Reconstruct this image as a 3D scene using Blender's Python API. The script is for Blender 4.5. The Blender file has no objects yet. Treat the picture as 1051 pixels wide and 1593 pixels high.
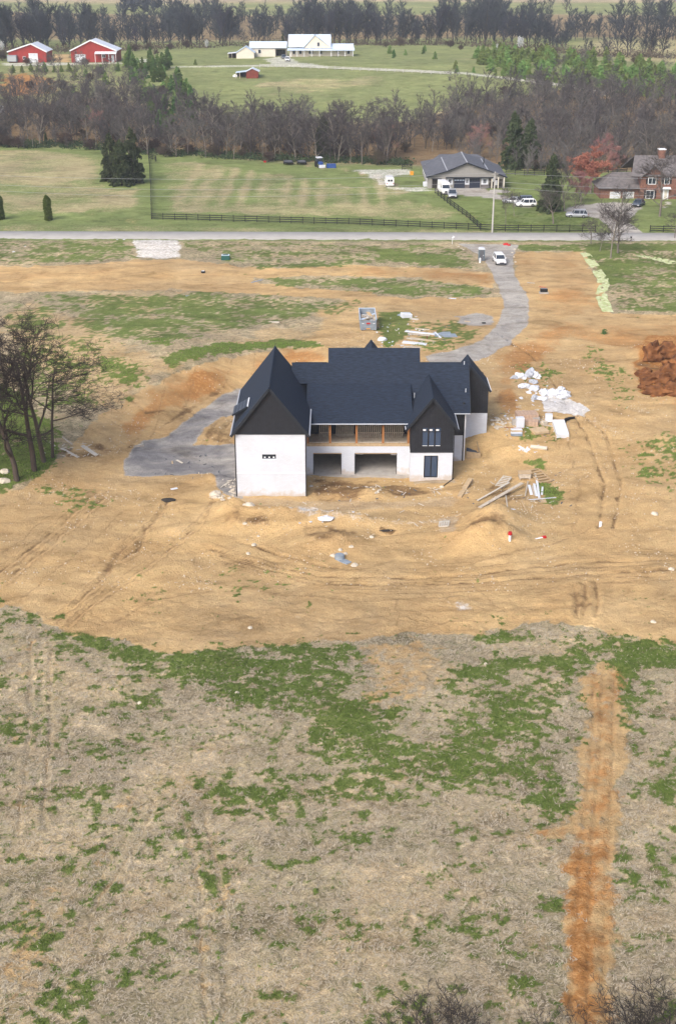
import bpy, bmesh, math, random
import numpy as np
from mathutils import Vector, Matrix

sc = bpy.context.scene
R = math.radians
# ------------------------------------------------------------------ camera, light, exposure
CH, PITCH, FPX, IW, IH = 59.0, R(24.3), 2000.0, 1051.0, 1593.0
cam_d = bpy.data.cameras.new('camera'); cam = bpy.data.objects.new('camera', cam_d)
sc.collection.objects.link(cam)
cam.location = (0, 0, CH); cam.rotation_euler = (R(90) - PITCH, 0, 0)
cam_d.sensor_fit = 'VERTICAL'; cam_d.sensor_height = 24.0; cam_d.lens = 24.0 * FPX / IH
cam_d.clip_start = 0.5; cam_d.clip_end = 9000
sc.camera = cam
SUN_EL, SUN_AZ = R(43), R(215)       # azimuth measured clockwise from +Y
w = bpy.data.worlds.new('World'); sc.world = w; w.use_nodes = True
nt = w.node_tree; nt.nodes.clear()
sky = nt.nodes.new('ShaderNodeTexSky'); sky.sky_type = 'NISHITA'; sky.sun_disc = False
sky.sun_elevation = SUN_EL; sky.sun_rotation = SUN_AZ
sky.air_density = 0.75; sky.dust_density = 5.0; sky.ozone_density = 1.0
bg = nt.nodes.new('ShaderNodeBackground'); bg.inputs['Strength'].default_value = 0.15
wo = nt.nodes.new('ShaderNodeOutputWorld')
nt.links.new(sky.outputs[0], bg.inputs[0]); nt.links.new(bg.outputs[0], wo.inputs[0])
sun_d = bpy.data.lights.new('sun', 'SUN'); sun_d.energy = 1.15; sun_d.angle = R(28); sun_d.color = (1, .985, .955)
sun = bpy.data.objects.new('sun', sun_d); sc.collection.objects.link(sun)
sdir = Vector((math.sin(SUN_AZ) * math.cos(SUN_EL), math.cos(SUN_AZ) * math.cos(SUN_EL), math.sin(SUN_EL)))
sun.rotation_euler = sdir.to_track_quat('Z', 'Y').to_euler(); sun.location = (0, -50, 150)
sc.view_settings.view_transform = 'Standard'; sc.view_settings.look = 'None'
sc.view_settings.exposure = 0.78; sc.view_settings.gamma = 1.0
sc.view_settings.use_curve_mapping = False
sc.cycles.max_bounces = 5; sc.cycles.diffuse_bounces = 3; sc.cycles.volume_bounces = 1
sc.cycles.glossy_bounces = 2; sc.cycles.transmission_bounces = 2; sc.cycles.transparent_max_bounces = 6

# ------------------------------------------------------------------ noise in numpy
def _h(ix, iy, seed):
    n = (ix.astype(np.int64) * 374761393 + iy.astype(np.int64) * 668265263 + seed * 974634777) & 0xffffffff
    n = ((n ^ (n >> 13)) * 1274126177) & 0xffffffff
    n = ((n ^ (n >> 15)) * 2246822519) & 0xffffffff
    return ((n ^ (n >> 16)) & 0xffff) / 65535.0
def vnoise(x, y, seed=0):
    ix, iy = np.floor(x), np.floor(y); fx, fy = x - ix, y - iy
    def g(a, b):
        t = _h(a, b, seed) * 2 * math.pi
        return np.cos(t), np.sin(t)
    u = fx * fx * fx * (fx * (fx * 6 - 15) + 10); v = fy * fy * fy * (fy * (fy * 6 - 15) + 10)
    o = []
    for dx, dy in ((0, 0), (1, 0), (0, 1), (1, 1)):
        cx, cy = g(ix + dx, iy + dy); o.append(cx * (fx - dx) + cy * (fy - dy))
    a = o[0] + u * (o[1] - o[0]); b = o[2] + u * (o[3] - o[2])
    return (a + v * (b - a)) * 1.4            # about -1..1
def fbm(x, y, scale, octv=4, seed=0, gain=.5):
    s = 0; a = 1; t = 0; f = 1 / scale
    for k in range(octv):
        s = s + a * vnoise(x * f + 17.3 * k, y * f - 9.1 * k, seed + k); t += a; a *= gain; f *= 2.03
    return s / t * 1.3
def sstep(a, b, x):
    t = np.clip((x - a) / (b - a), 0, 1); return t * t * (3 - 2 * t)

# ------------------------------------------------------------------ terrain
CP, SP = math.cos(PITCH), math.sin(PITCH)
def plane_pt(px, py, z=0.0):
    a, b = (px - IW / 2) / FPX, (py - IH / 2) / FPX
    d = (a, CP - b * SP, -SP - b * CP)
    t = (z - CH) / d[2]
    return d[0] * t, d[1] * t
CTRL = [(-60,45,0),(0,45,0),(60,45,0),(-60,80,0),(-20,75,0),(20,75,0),(60,80,0),(-60,105,0),(-25,105,0),(0,105,0),(25,105,0),(60,105,.3),
 (-70,128,.8),(-45,125,.3),(-30,125,0),(-12,126,-.2),(3,126,-.2),(20,126,0),(40,126,.4),(75,126,1.2),
 (-12,134,0),(-4,134,0),(3,136,0),(12,137,0),(20,136,.1),(30,136,.7),(45,138,1.5),(70,140,2.4),
 (-15,141,0),(-22,141,0),(-28,141,.4),(-36,140,1.2),(-50,140,2.0),(-75,140,2.4),
 (-15,150,0),(-23,151,.2),(-13,157,.2),(-19,158,.5),(-12,168,1.0),(-8,171,1.4),(-14,163,.6),
 (-27,158,1.2),(-20,162,1.0),(-30,153,1.9),(-38,152,2.8),(-55,155,3.2),(-80,160,3.5),(-25,164,3.6),(-19,171,3.9),(-17,166,1.2),(-11,173,1.5),(-12,177,4.0),(-12,181,4.0),(-3,178,4.0),(-32,170,3.7),
 (-8,140,0),(-8,148,0),(3,147,0),(10,147,0),(14.6,143,.0),(16,146,.4),(3,158,3.2),(10,158,3.2),(-3,163,2.6),
 (19,149,2.5),(21,144,1.0),(24,150,2.4),(22,158,3.3),(30,148,2.2),(40,152,2.8),(60,158,3.4),(80,165,3.6),(26,141,.7),
 (5,168,3.7),(18,170,3.8),(35,172,3.7),(55,180,3.7),(80,190,3.7),
 (-90,190,3.8),(-50,190,3.8),(-20,195,3.9),(0,195,3.9),(20,195,3.8),(45,205,3.8),(90,215,3.8),
 (-90,225,3.7),(-40,225,3.7),(0,225,3.7),(40,230,3.6),(90,235,3.7),(-100,255,3.6),(-50,255,3.6),(0,255,3.6),(50,255,3.6),(100,255,3.6),
 (-100,285,3.5),(-50,285,3.5),(0,285,3.5),(50,285,3.5),(100,285,3.5)]
CT = np.array(CTRL, float)
def _k(r2): return r2 * np.log(r2 + 1e-9) * .5
_n = len(CT); _d2 = ((CT[:, None, :2] - CT[None, :, :2]) ** 2).sum(-1)
_A = np.zeros((_n + 3, _n + 3)); _A[:_n, :_n] = _k(_d2) + np.eye(_n) * 4.0
_A[:_n, _n] = 1; _A[:_n, _n + 1:] = CT[:, :2]; _A[_n, :_n] = 1; _A[_n + 1:, :_n] = CT[:, :2].T
_sol = np.linalg.solve(_A, np.concatenate([CT[:, 2], [0, 0, 0]]))
def tps(x, y):
    out = np.empty_like(x)
    for i in range(0, len(x), 60000):
        a, b = x[i:i + 60000], y[i:i + 60000]
        r2 = (a[:, None] - CT[None, :, 0]) ** 2 + (b[:, None] - CT[None, :, 1]) ** 2
        out[i:i + 60000] = _k(r2) @ _sol[:_n] + _sol[_n] + _sol[_n + 1] * a + _sol[_n + 2] * b
    return out
PY_ = [285, 330, 365, 400, 440, 486, 530, 600, 700, 800, 1000, 1300, 1700, 2200, 2700]
PZ_ = [3.5, 3.4, 2.8, 3.2, 5.5, 9.0, 11.6, 11.0, 8.0, 7.0, 9.0, 16, 26, 40, 46]
# mounds: px, py, height, radius x, radius y (metres)
MOUNDS = [(770,812,2.6,3.0,2.2),(752,838,2.1,3.0,1.8),(792,838,.7,2.0,1.6),(545,808,1.1,5,1.4),(430,800,1.3,5,1.4),(360,790,1.3,2.4,1.6),(520,838,1.2,3.0,1.6),(400,815,.5,2.5,1.4),(470,815,.6,2.8,1.4),
 (640,830,.4,5,1.8),(580,764,.7,1.8,1.2),(335,742,.7,1.8,1.0),(720,760,.35,3,1.6),(800,782,.8,2.4,1.8),(1022,560,1.6,3.4,3.0),(1040,600,1.2,3,2.4),(330,672,.7,3.2,3.6),(930,850,.25,1.2,1.2)]
PITS = [(599,824,.9,1.3,.7),(430,860,.3,1.2,.9),(1000,590,.7,1.6,1.2),(520,767,.35,1.6,1.0)]
def _mw(lst):
    o = []
    for px, py, h, rx, ry in lst:
        x, y = plane_pt(px, py, 0.5 if py > 640 else 3.0); o.append((x, y, h, rx, ry))
    return o
MW, PW = _mw(MOUNDS), _mw(PITS)
# wheel ruts, as pixel polylines turned into ground lines
RUTS = [[(0,885),(60,840),(110,800),(150,765)],[(8,900),(70,850),(120,808),(165,770)],[(165,880),(190,850),(235,812),(262,775)],[(85,960),(150,905),(180,865),(215,850),(225,820)],
 [(100,975),(165,915),(250,860),(320,800),(335,775)],[(330,845),(400,870),(500,890),(640,895),(760,885),(900,870),(1051,868)],[(345,855),(420,882),(520,903),(650,905),(780,897),(900,890),(1051,884)],
 [(370,835),(440,858),(540,880)],[(905,955),(912,930),(910,905)],[(925,955),(930,930),(928,902)],[(896,955),(898,930),(890,905)],[(0,425),(200,428),(380,430),(560,428),(760,440)],
 [(0,440),(200,444),(380,443),(560,455),(760,470)],[(860,640),(910,700),(940,760),(930,820)],[(880,620),(940,700),(965,760),(955,820)],[(190,640),(230,655),(270,650),(340,610)],[(320,690),(335,665),(352,650)],[(340,690),(350,670),(362,655)],[(820,480),(900,492),(1051,500)],[(770,520),(830,560),(880,620)]]
FAINT = [[(405,548),(392,585)],[(372,552),(350,600)],[(318,570),(280,640)],[(268,590),(232,668)],[(425,545),(418,560)],[(475,545),(478,562)],[(120,660),(170,675),(205,690)],[(140,640),(185,655),(235,650)],
 [(615,930),(620,950),(618,970)],[(735,905),(765,930),(785,950)],[(640,980),(700,962),(760,965)],[(480,870),(600,882),(700,876),(800,862)],[(250,880),(330,900),(440,920),(560,930),(700,925)],[(820,905),(880,895),(960,893),(1051,898)],[(830,915),(900,907),(980,905),(1060,912)],
 [(180,960),(240,930),(330,915)],[(0,860),(40,830),(80,800)],[(30,930),(90,880),(140,840),(190,790)],[(420,940),(520,960),(600,955)],[(200,800),(260,830),(300,860),(310,900)],[(950,830),(1000,850),(1051,856)],[(880,700),(900,760),(890,830)],[(640,870),(760,868),(860,848),(920,820)]]
for off_ in (-9, 8, 15):
    FAINT += [[(a_, b_ + off_) for a_, b_ in pl] for pl in RUTS[:7] if off_ < 12 or pl[0][0] > 300]
TRK = [[(888,1593),(892,1480),(897,1400),(905,1300),(918,1180),(926,1040)],[(915,1593),(914,1480),(916,1400),(922,1300),(932,1180),(938,1040)],[(942,1593),(938,1480),(940,1400),(948,1300),(952,1180),(955,1050)],[(283,1265),(300,1330),(312,1400),(316,1500),(318,1593)],[(318,1265),(334,1330),(348,1400),(352,1500),(350,1593)],[(215,1230),(185,1300),(130,1380),(60,1460),(-20,1540)],[(245,1240),(215,1310),(165,1390),(95,1480),(20,1560)],[(50,1000),(45,1150),(30,1300)],[(80,1000),(78,1150),(66,1300)]]
TW = [[plane_pt(a_, b_, 0) for a_, b_ in pl] for pl in TRK]
FW = [[plane_pt(a_, b_, 2.0 if b_ < 700 else .3) for a_, b_ in pl] for pl in FAINT]
RW = []
for pl in RUTS:
    RW.append([plane_pt(a, b, 3.5 if b < 640 else .3) for a, b in pl])
def seg_dist(x, y, pl):
    d = np.full_like(x, 1e9)
    for (ax, ay), (bx, by) in zip(pl[:-1], pl[1:]):
        vx, vy = bx - ax, by - ay; L = vx * vx + vy * vy + 1e-9
        t = np.clip(((x - ax) * vx + (y - ay) * vy) / L, 0, 1)
        d = np.minimum(d, np.hypot(x - ax - t * vx, y - ay - t * vy))
    return d
def Hbase(x, y):
    x = np.atleast_1d(np.asarray(x, float)); y = np.atleast_1d(np.asarray(y, float))
    far = np.interp(y, PY_, PZ_); m = y > 420
    if m.any(): a, b = x[m], y[m]; far[m] += sstep(420, 520, b) * (np.sin(a/58 + 1.3*np.sin(b/75)) * .55 + np.sin(b/41 + a/97) * .35 + 1.2 * sstep(-120, -260, a)) + sstep(900, 1600, b) * (np.sin(a/210 + np.sin(b/260)*1.4) * 5 + np.sin(a/92 + b/310) * 1.6)
    near = far.copy(); m = y < 290
    if m.any(): near[m] = tps(x[m], np.maximum(y[m], 20))
    z = near + (far - near) * sstep(262, 285, y)
    if y.min() > 280: return z
    for cx, cy, h, rx, ry in MW: z = z + h * np.exp(-(((x - cx) / rx) ** 2 * .9 + ((y - cy) / ry) ** 2 * .9) ** .8)
    for cx, cy, h, rx, ry in PW: z = z - h * np.exp(-((x - cx) / rx) ** 2 - ((y - cy) / ry) ** 2)
    z = np.where((x > -3.6) & (x < 13.3) & (y > 141.6) & (y < 149.5), np.minimum(z, -.06), z)
    z = np.where((x > -11.4) & (x < -3.8) & (y > 135.1) & (y < 149.9), np.minimum(z, -.06), z)
    return z
def H1(x, y): return float(Hbase([x], [y])[0])
def P(px, py, dz=0.0):
    z = 0.0
    for k in range(30):
        x, y = plane_pt(px, py, z); d = H1(x, y) - z; z += d * .7
        if abs(d) < 2e-3: break
    return Vector((x, y, z + dz))
def Ppoly(pts): return [tuple(P(a, b)[:2]) for a, b in pts]
def at_depth(px, py, Y):
    """point on the vertical plane at ground distance Y seen at pixel (px, py)"""
    a, b = (px - IW / 2) / FPX, (py - IH / 2) / FPX
    d = (a, CP - b * SP, -SP - b * CP); t = Y / d[1]
    return Vector((d[0] * t, Y, CH + d[2] * t))

# ------------------------------------------------------------------ materials
def mat(name, col, rough=.8, var=.0, scale=3.0, bump=0.0, bscale=20.0, metal=0.0, col2=None, spec=.3, stretch=None, detail=4):
    m = bpy.data.materials.new(name); m.use_nodes = True; t = m.node_tree; b = t.nodes['Principled BSDF']
    b.inputs['Roughness'].default_value = rough; b.inputs['Metallic'].default_value = metal
    b.inputs['Specular IOR Level'].default_value = spec
    b.inputs['Base Color'].default_value = (*col, 1)
    tc = t.nodes.new('ShaderNodeTexCoord'); src = tc.outputs['Object']
    if stretch:
        mp = t.nodes.new('ShaderNodeMapping'); mp.inputs['Scale'].default_value = stretch
        t.links.new(src, mp.inputs[0]); src = mp.outputs[0]
    if var > 0 or col2:
        n = t.nodes.new('ShaderNodeTexNoise'); n.inputs['Scale'].default_value = scale; n.inputs['Detail'].default_value = detail
        t.links.new(src, n.inputs['Vector'])
        r = t.nodes.new('ShaderNodeValToRGB')
        c2 = col2 or tuple(min(1, c * (1 + var)) for c in col); c1 = tuple(c * (1 - var) for c in col) if not col2 else col
        r.color_ramp.elements[0].position = .3; r.color_ramp.elements[1].position = .7
        r.color_ramp.elements[0].color = (*c1, 1); r.color_ramp.elements[1].color = (*c2, 1)
        oi = t.nodes.new('ShaderNodeObjectInfo')
        t.links.new(n.outputs['Fac'], r.inputs[0]); t.links.new(r.outputs[0], b.inputs['Base Color'])
    if bump > 0:
        n2 = t.nodes.new('ShaderNodeTexNoise'); n2.inputs['Scale'].default_value = bscale; n2.inputs['Detail'].default_value = 5
        bp = t.nodes.new('ShaderNodeBump'); bp.inputs['Strength'].default_value = bump; bp.inputs['Distance'].default_value = .03
        t.links.new(src, n2.inputs['Vector']); t.links.new(n2.outputs['Fac'], bp.inputs['Height']); t.links.new(bp.outputs[0], b.inputs['Normal'])
    return m
def rmat(name, col, dv=.25, dh=.02, rough=.85, scale=1.2, sat=1.0, attr=False):
    """foliage / bark: colour shifts from one instance to the next and through the volume"""
    m = bpy.data.materials.new(name); m.use_nodes = True; t = m.node_tree; b = t.nodes['Principled BSDF']
    b.inputs['Roughness'].default_value = rough; b.inputs['Specular IOR Level'].default_value = .15
    tc = t.nodes.new('ShaderNodeTexCoord'); n = t.nodes.new('ShaderNodeTexNoise'); n.inputs['Scale'].default_value = scale; n.inputs['Detail'].default_value = 3
    t.links.new(tc.outputs['Object'], n.inputs['Vector'])
    oi = t.nodes.new('ShaderNodeObjectInfo')
    ad = t.nodes.new('ShaderNodeMath'); ad.operation = 'ADD'; t.links.new(n.outputs['Fac'], ad.inputs[0]); t.links.new(oi.outputs['Random'], ad.inputs[1])
    mr = t.nodes.new('ShaderNodeMapRange'); mr.inputs[1].default_value = .3; mr.inputs[2].default_value = 1.7
    mr.inputs[3].default_value = 1 - dv; mr.inputs[4].default_value = 1 + dv; t.links.new(ad.outputs[0], mr.inputs[0])
    mr2 = t.nodes.new('ShaderNodeMapRange'); mr2.inputs[3].default_value = .5 - dh; mr2.inputs[4].default_value = .5 + dh; t.links.new(oi.outputs['Random'], mr2.inputs[0])
    hs = t.nodes.new('ShaderNodeHueSaturation'); hs.inputs['Color'].default_value = (*col, 1); hs.inputs['Saturation'].default_value = sat
    t.links.new(mr.outputs[0], hs.inputs['Value']); t.links.new(mr2.outputs[0], hs.inputs['Hue']); t.links.new(hs.outputs[0], b.inputs['Base Color'])
    return m
M = {}
M['roof'] = mat('charcoal_shingles', (.012,.020,.037), .85, .5, 2.2, .5, 40, stretch=(.7, 5, 5), detail=6)
M['roof_edge'] = mat('dark_trim', (.016,.02,.028), .5)
M['siding'] = mat('black_siding', (.015,.017,.023), .6, .2, 2)
M['white'] = mat('white_metal_trim', (.72,.74,.77), .5, .04, 3)
M['cedar'] = mat('cedar', (.30,.135,.05), .7, .3, 4, .2, 30, stretch=(6,6,1))
M['lumber'] = mat('new_lumber', (.42,.31,.185), .8, .15, 3)
M['oldlumber'] = mat('weathered_lumber', (.42,.37,.30), .85, .2, 3)
M['paleboard'] = mat('pale_board', (.50,.46,.39), .8, .1, 3)
M['ply'] = mat('plywood', (.46,.35,.22), .8, .15, 2)
M['glass'] = mat('dark_glass', (.02,.03,.045), .12, spec=.6)
M['blueglass'] = mat('blue_glass', (.035,.06,.11), .15, spec=.7)
M['black'] = mat('black_metal', (.012,.013,.016), .5)
M['fence'] = mat('black_fence_paint', (.012,.012,.013), .7, .3, 6)
M['concrete'] = mat('concrete', (.36,.34,.31), .9, .12, 1.5, .2, 30)
M['drywall'] = mat('bare_wall', (.45,.43,.40), .9, .08, 1)
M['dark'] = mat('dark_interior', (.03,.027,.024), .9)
M['stone'] = mat('pale_limestone', (.50,.44,.35), .9, .25, 3, .4, 12)
M['whitebag'] = mat('white_plastic', (.56,.58,.62), .55, .2, 4, .6, 10)
M['greybag'] = mat('grey_insulation', (.36,.38,.42), .8, .2, 5, .4, 14)
M['red'] = mat('red_paint', (.40,.015,.015), .5)
M['redbarn'] = mat('red_barn_metal', (.26,.022,.018), .6, .15, .6)
M['oldred'] = mat('old_red_barn', (.17,.035,.022), .8, .2, 1)
M['whiteroof'] = mat('white_metal_roof', (.60,.63,.68), .4, .05, .5)
M['bluewhite'] = mat('pale_blue_metal_roof', (.50,.60,.72), .35, .07, .4)
M['cream'] = mat('cream_siding', (.62,.58,.50), .8, .05, .8)
M['greyroof'] = mat('grey_shingles', (.095,.10,.115), .8, .2, 1.2)
M['greyroof2'] = mat('brown_grey_shingles', (.125,.115,.115), .85, .25, 1.5)
M['greige'] = mat('greige_siding', (.25,.245,.23), .8, .05, 1)
M['lightridge'] = mat('ridge_cap', (.32,.33,.35), .6)
M['brick'] = mat('red_brick', (.19,.095,.070), .9, .3, 3)
M['garagedoor'] = mat('navy_door', (.018,.025,.045), .5)
M['pole'] = mat('weathered_pole', (.40,.39,.37), .85, .15, 1)
M['wire'] = mat('wire', (.30,.31,.32), .6)
M['asphalt'] = mat('asphalt_road', (.33,.32,.30), .9, .08, .5, .3, 30)
M['darkasphalt'] = mat('dark_asphalt', (.075,.08,.095), .9, .15, .5)
M['tyre'] = mat('tyre', (.012,.012,.012), .8)
M['rim'] = mat('rim', (.35,.36,.37), .35, metal=.7)
M['carwhite'] = mat('white_car_paint', (.75,.76,.77), .25, spec=.5)
M['carsilver'] = mat('silver_car_paint', (.40,.42,.45), .3, metal=.3, spec=.5)
M['cargrey'] = mat('grey_car_paint', (.10,.12,.15), .3, metal=.3, spec=.5)
M['lamp'] = mat('lamp_glass', (.7,.7,.72), .2)
M['lampred'] = mat('lamp_red', (.35,.01,.01), .3)
M['toilet'] = mat('grey_blue_plastic', (.10,.14,.17), .5, .08, 2)
M['dumpster'] = mat('grey_blue_steel', (.22,.26,.30), .6, .2, 1.5)
M['orange'] = mat('orange_panel', (.65,.30,.03), .6)
M['greenbox'] = mat('green_box', (.012,.075,.062), .5)
M['bluep'] = mat('blue_tarp', (.02,.06,.22), .5)
M['blanket'] = None
M['bark'] = rmat('grey_bark', (.20,.175,.150), .25, .02, scale=2)
M['barkdark'] = rmat('dark_bark', (.05,.042,.038), .25, .02, scale=2)
M['twig'] = rmat('grey_twigs', (.088,.078,.074), .25, .03)
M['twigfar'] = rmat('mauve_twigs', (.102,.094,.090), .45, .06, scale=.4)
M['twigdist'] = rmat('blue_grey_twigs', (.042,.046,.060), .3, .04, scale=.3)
M['barknear'] = rmat('near_bark', (.085,.068,.055), .35, .02, scale=1.5)
M['scrub'] = rmat('scrub_twigs', (.045,.038,.034), .25, .02)
M['twignear'] = rmat('dark_twigs', (.042,.034,.030), .2, .02)
M['brown'] = rmat('brown_brush', (.085,.062,.050), .35, .04, scale=.5)
M['coral'] = rmat('coral_buds', (.36,.165,.10), .25, .02, scale=.8)
M['pink'] = rmat('pinkish_buds', (.27,.14,.125), .25, .02, scale=.8)
M['blossom'] = rmat('white_blossom', (.50,.52,.52), .2, .02)
M['pine'] = rmat('pine_needles', (.080,.145,.040), .35, .03, scale=.9)
M['pine2'] = rmat('young_pine_needles', (.15,.225,.065), .35, .03, scale=.9)
M['cedarleaf'] = rmat('cedar_needles', (.050,.070,.032), .35, .02, scale=1.2)
M['arbor'] = rmat('arborvitae_leaves', (.065,.095,.018), .3, .02, scale=1.5)
M['hedge'] = rmat('green_undergrowth', (.045,.065,.030), .4, .05, scale=.3)
M['grass'] = rmat('grass_blades', (.115,.175,.034), .65, .0, scale=2.5)
M['straw'] = rmat('dry_straw', (.44,.385,.29), .55, .0, scale=5)

# white painted brick wall with faint courses, coursing along world z
def brickwhite():
    m = bpy.data.materials.new('white_painted_brick'); m.use_nodes = True; t = m.node_tree; b = t.nodes['Principled BSDF']
    b.inputs['Roughness'].default_value = .8
    tc = t.nodes.new('ShaderNodeTexCoord')
    mp = t.nodes.new('ShaderNodeMapping'); mp.inputs['Rotation'].default_value = (R(90), 0, 0); t.links.new(tc.outputs['Object'], mp.inputs[0])
    br = t.nodes.new('ShaderNodeTexBrick'); br.inputs['Scale'].default_value = 1.0
    br.inputs['Brick Width'].default_value = .4; br.inputs['Row Height'].default_value = .16; br.inputs['Mortar Size'].default_value = .012
    br.inputs['Color1'].default_value = (.59,.63,.70,1); br.inputs['Color2'].default_value = (.55,.59,.66,1); br.inputs['Mortar'].default_value = (.52,.555,.61,1)
    t.links.new(mp.outputs[0], br.inputs['Vector'])
    n = t.nodes.new('ShaderNodeTexNoise'); n.inputs['Scale'].default_value = .5; n.inputs['Detail'].default_value = 5; t.links.new(tc.outputs['Object'], n.inputs['Vector'])
    mx = t.nodes.new('ShaderNodeMix'); mx.data_type = 'RGBA'; mx.blend_type = 'MULTIPLY'; mx.inputs[0].default_value = .25
    r = t.nodes.new('ShaderNodeValToRGB'); r.color_ramp.elements[0].position = .35; r.color_ramp.elements[0].color = (.8,.76,.7,1); r.color_ramp.elements[1].position = .6; r.color_ramp.elements[1].color = (1,1,1,1)
    t.links.new(n.outputs['Fac'], r.inputs[0]); t.links.new(br.outputs[0], mx.inputs[6]); t.links.new(r.outputs[0], mx.inputs[7]); sx_ = t.nodes.new('ShaderNodeSeparateXYZ'); t.links.new(tc.outputs['Object'], sx_.inputs[0])
    n3 = t.nodes.new('ShaderNodeTexNoise'); n3.inputs['Scale'].default_value = 1.6; n3.inputs['Detail'].default_value = 6; t.links.new(tc.outputs['Object'], n3.inputs['Vector'])
    ma = t.nodes.new('ShaderNodeMath'); ma.operation = 'MULTIPLY_ADD'; ma.inputs[1].default_value = -2.2; t.links.new(n3.outputs['Fac'], ma.inputs[0]); t.links.new(sx_.outputs['Z'], ma.inputs[2])
    mq = t.nodes.new('ShaderNodeMapRange'); mq.inputs[1].default_value = -1.0; mq.inputs[2].default_value = -.35; mq.inputs[3].default_value = .55; mq.inputs[4].default_value = 0; t.links.new(ma.outputs[0], mq.inputs[0])
    my = t.nodes.new('ShaderNodeMix'); my.data_type = 'RGBA'; my.inputs[7].default_value = (.42,.31,.18,1); t.links.new(mq.outputs[0], my.inputs[0]); t.links.new(mx.outputs[2], my.inputs[6]); t.links.new(my.outputs[2], b.inputs['Base Color'])
    bp = t.nodes.new('ShaderNodeBump'); bp.inputs['Strength'].default_value = .4; bp.inputs['Distance'].default_value = .02
    t.links.new(br.outputs['Fac'], bp.inputs['Height']); bp.invert = True; t.links.new(bp.outputs[0], b.inputs['Normal'])
    return m
M['brickwhite'] = brickwhite()

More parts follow.
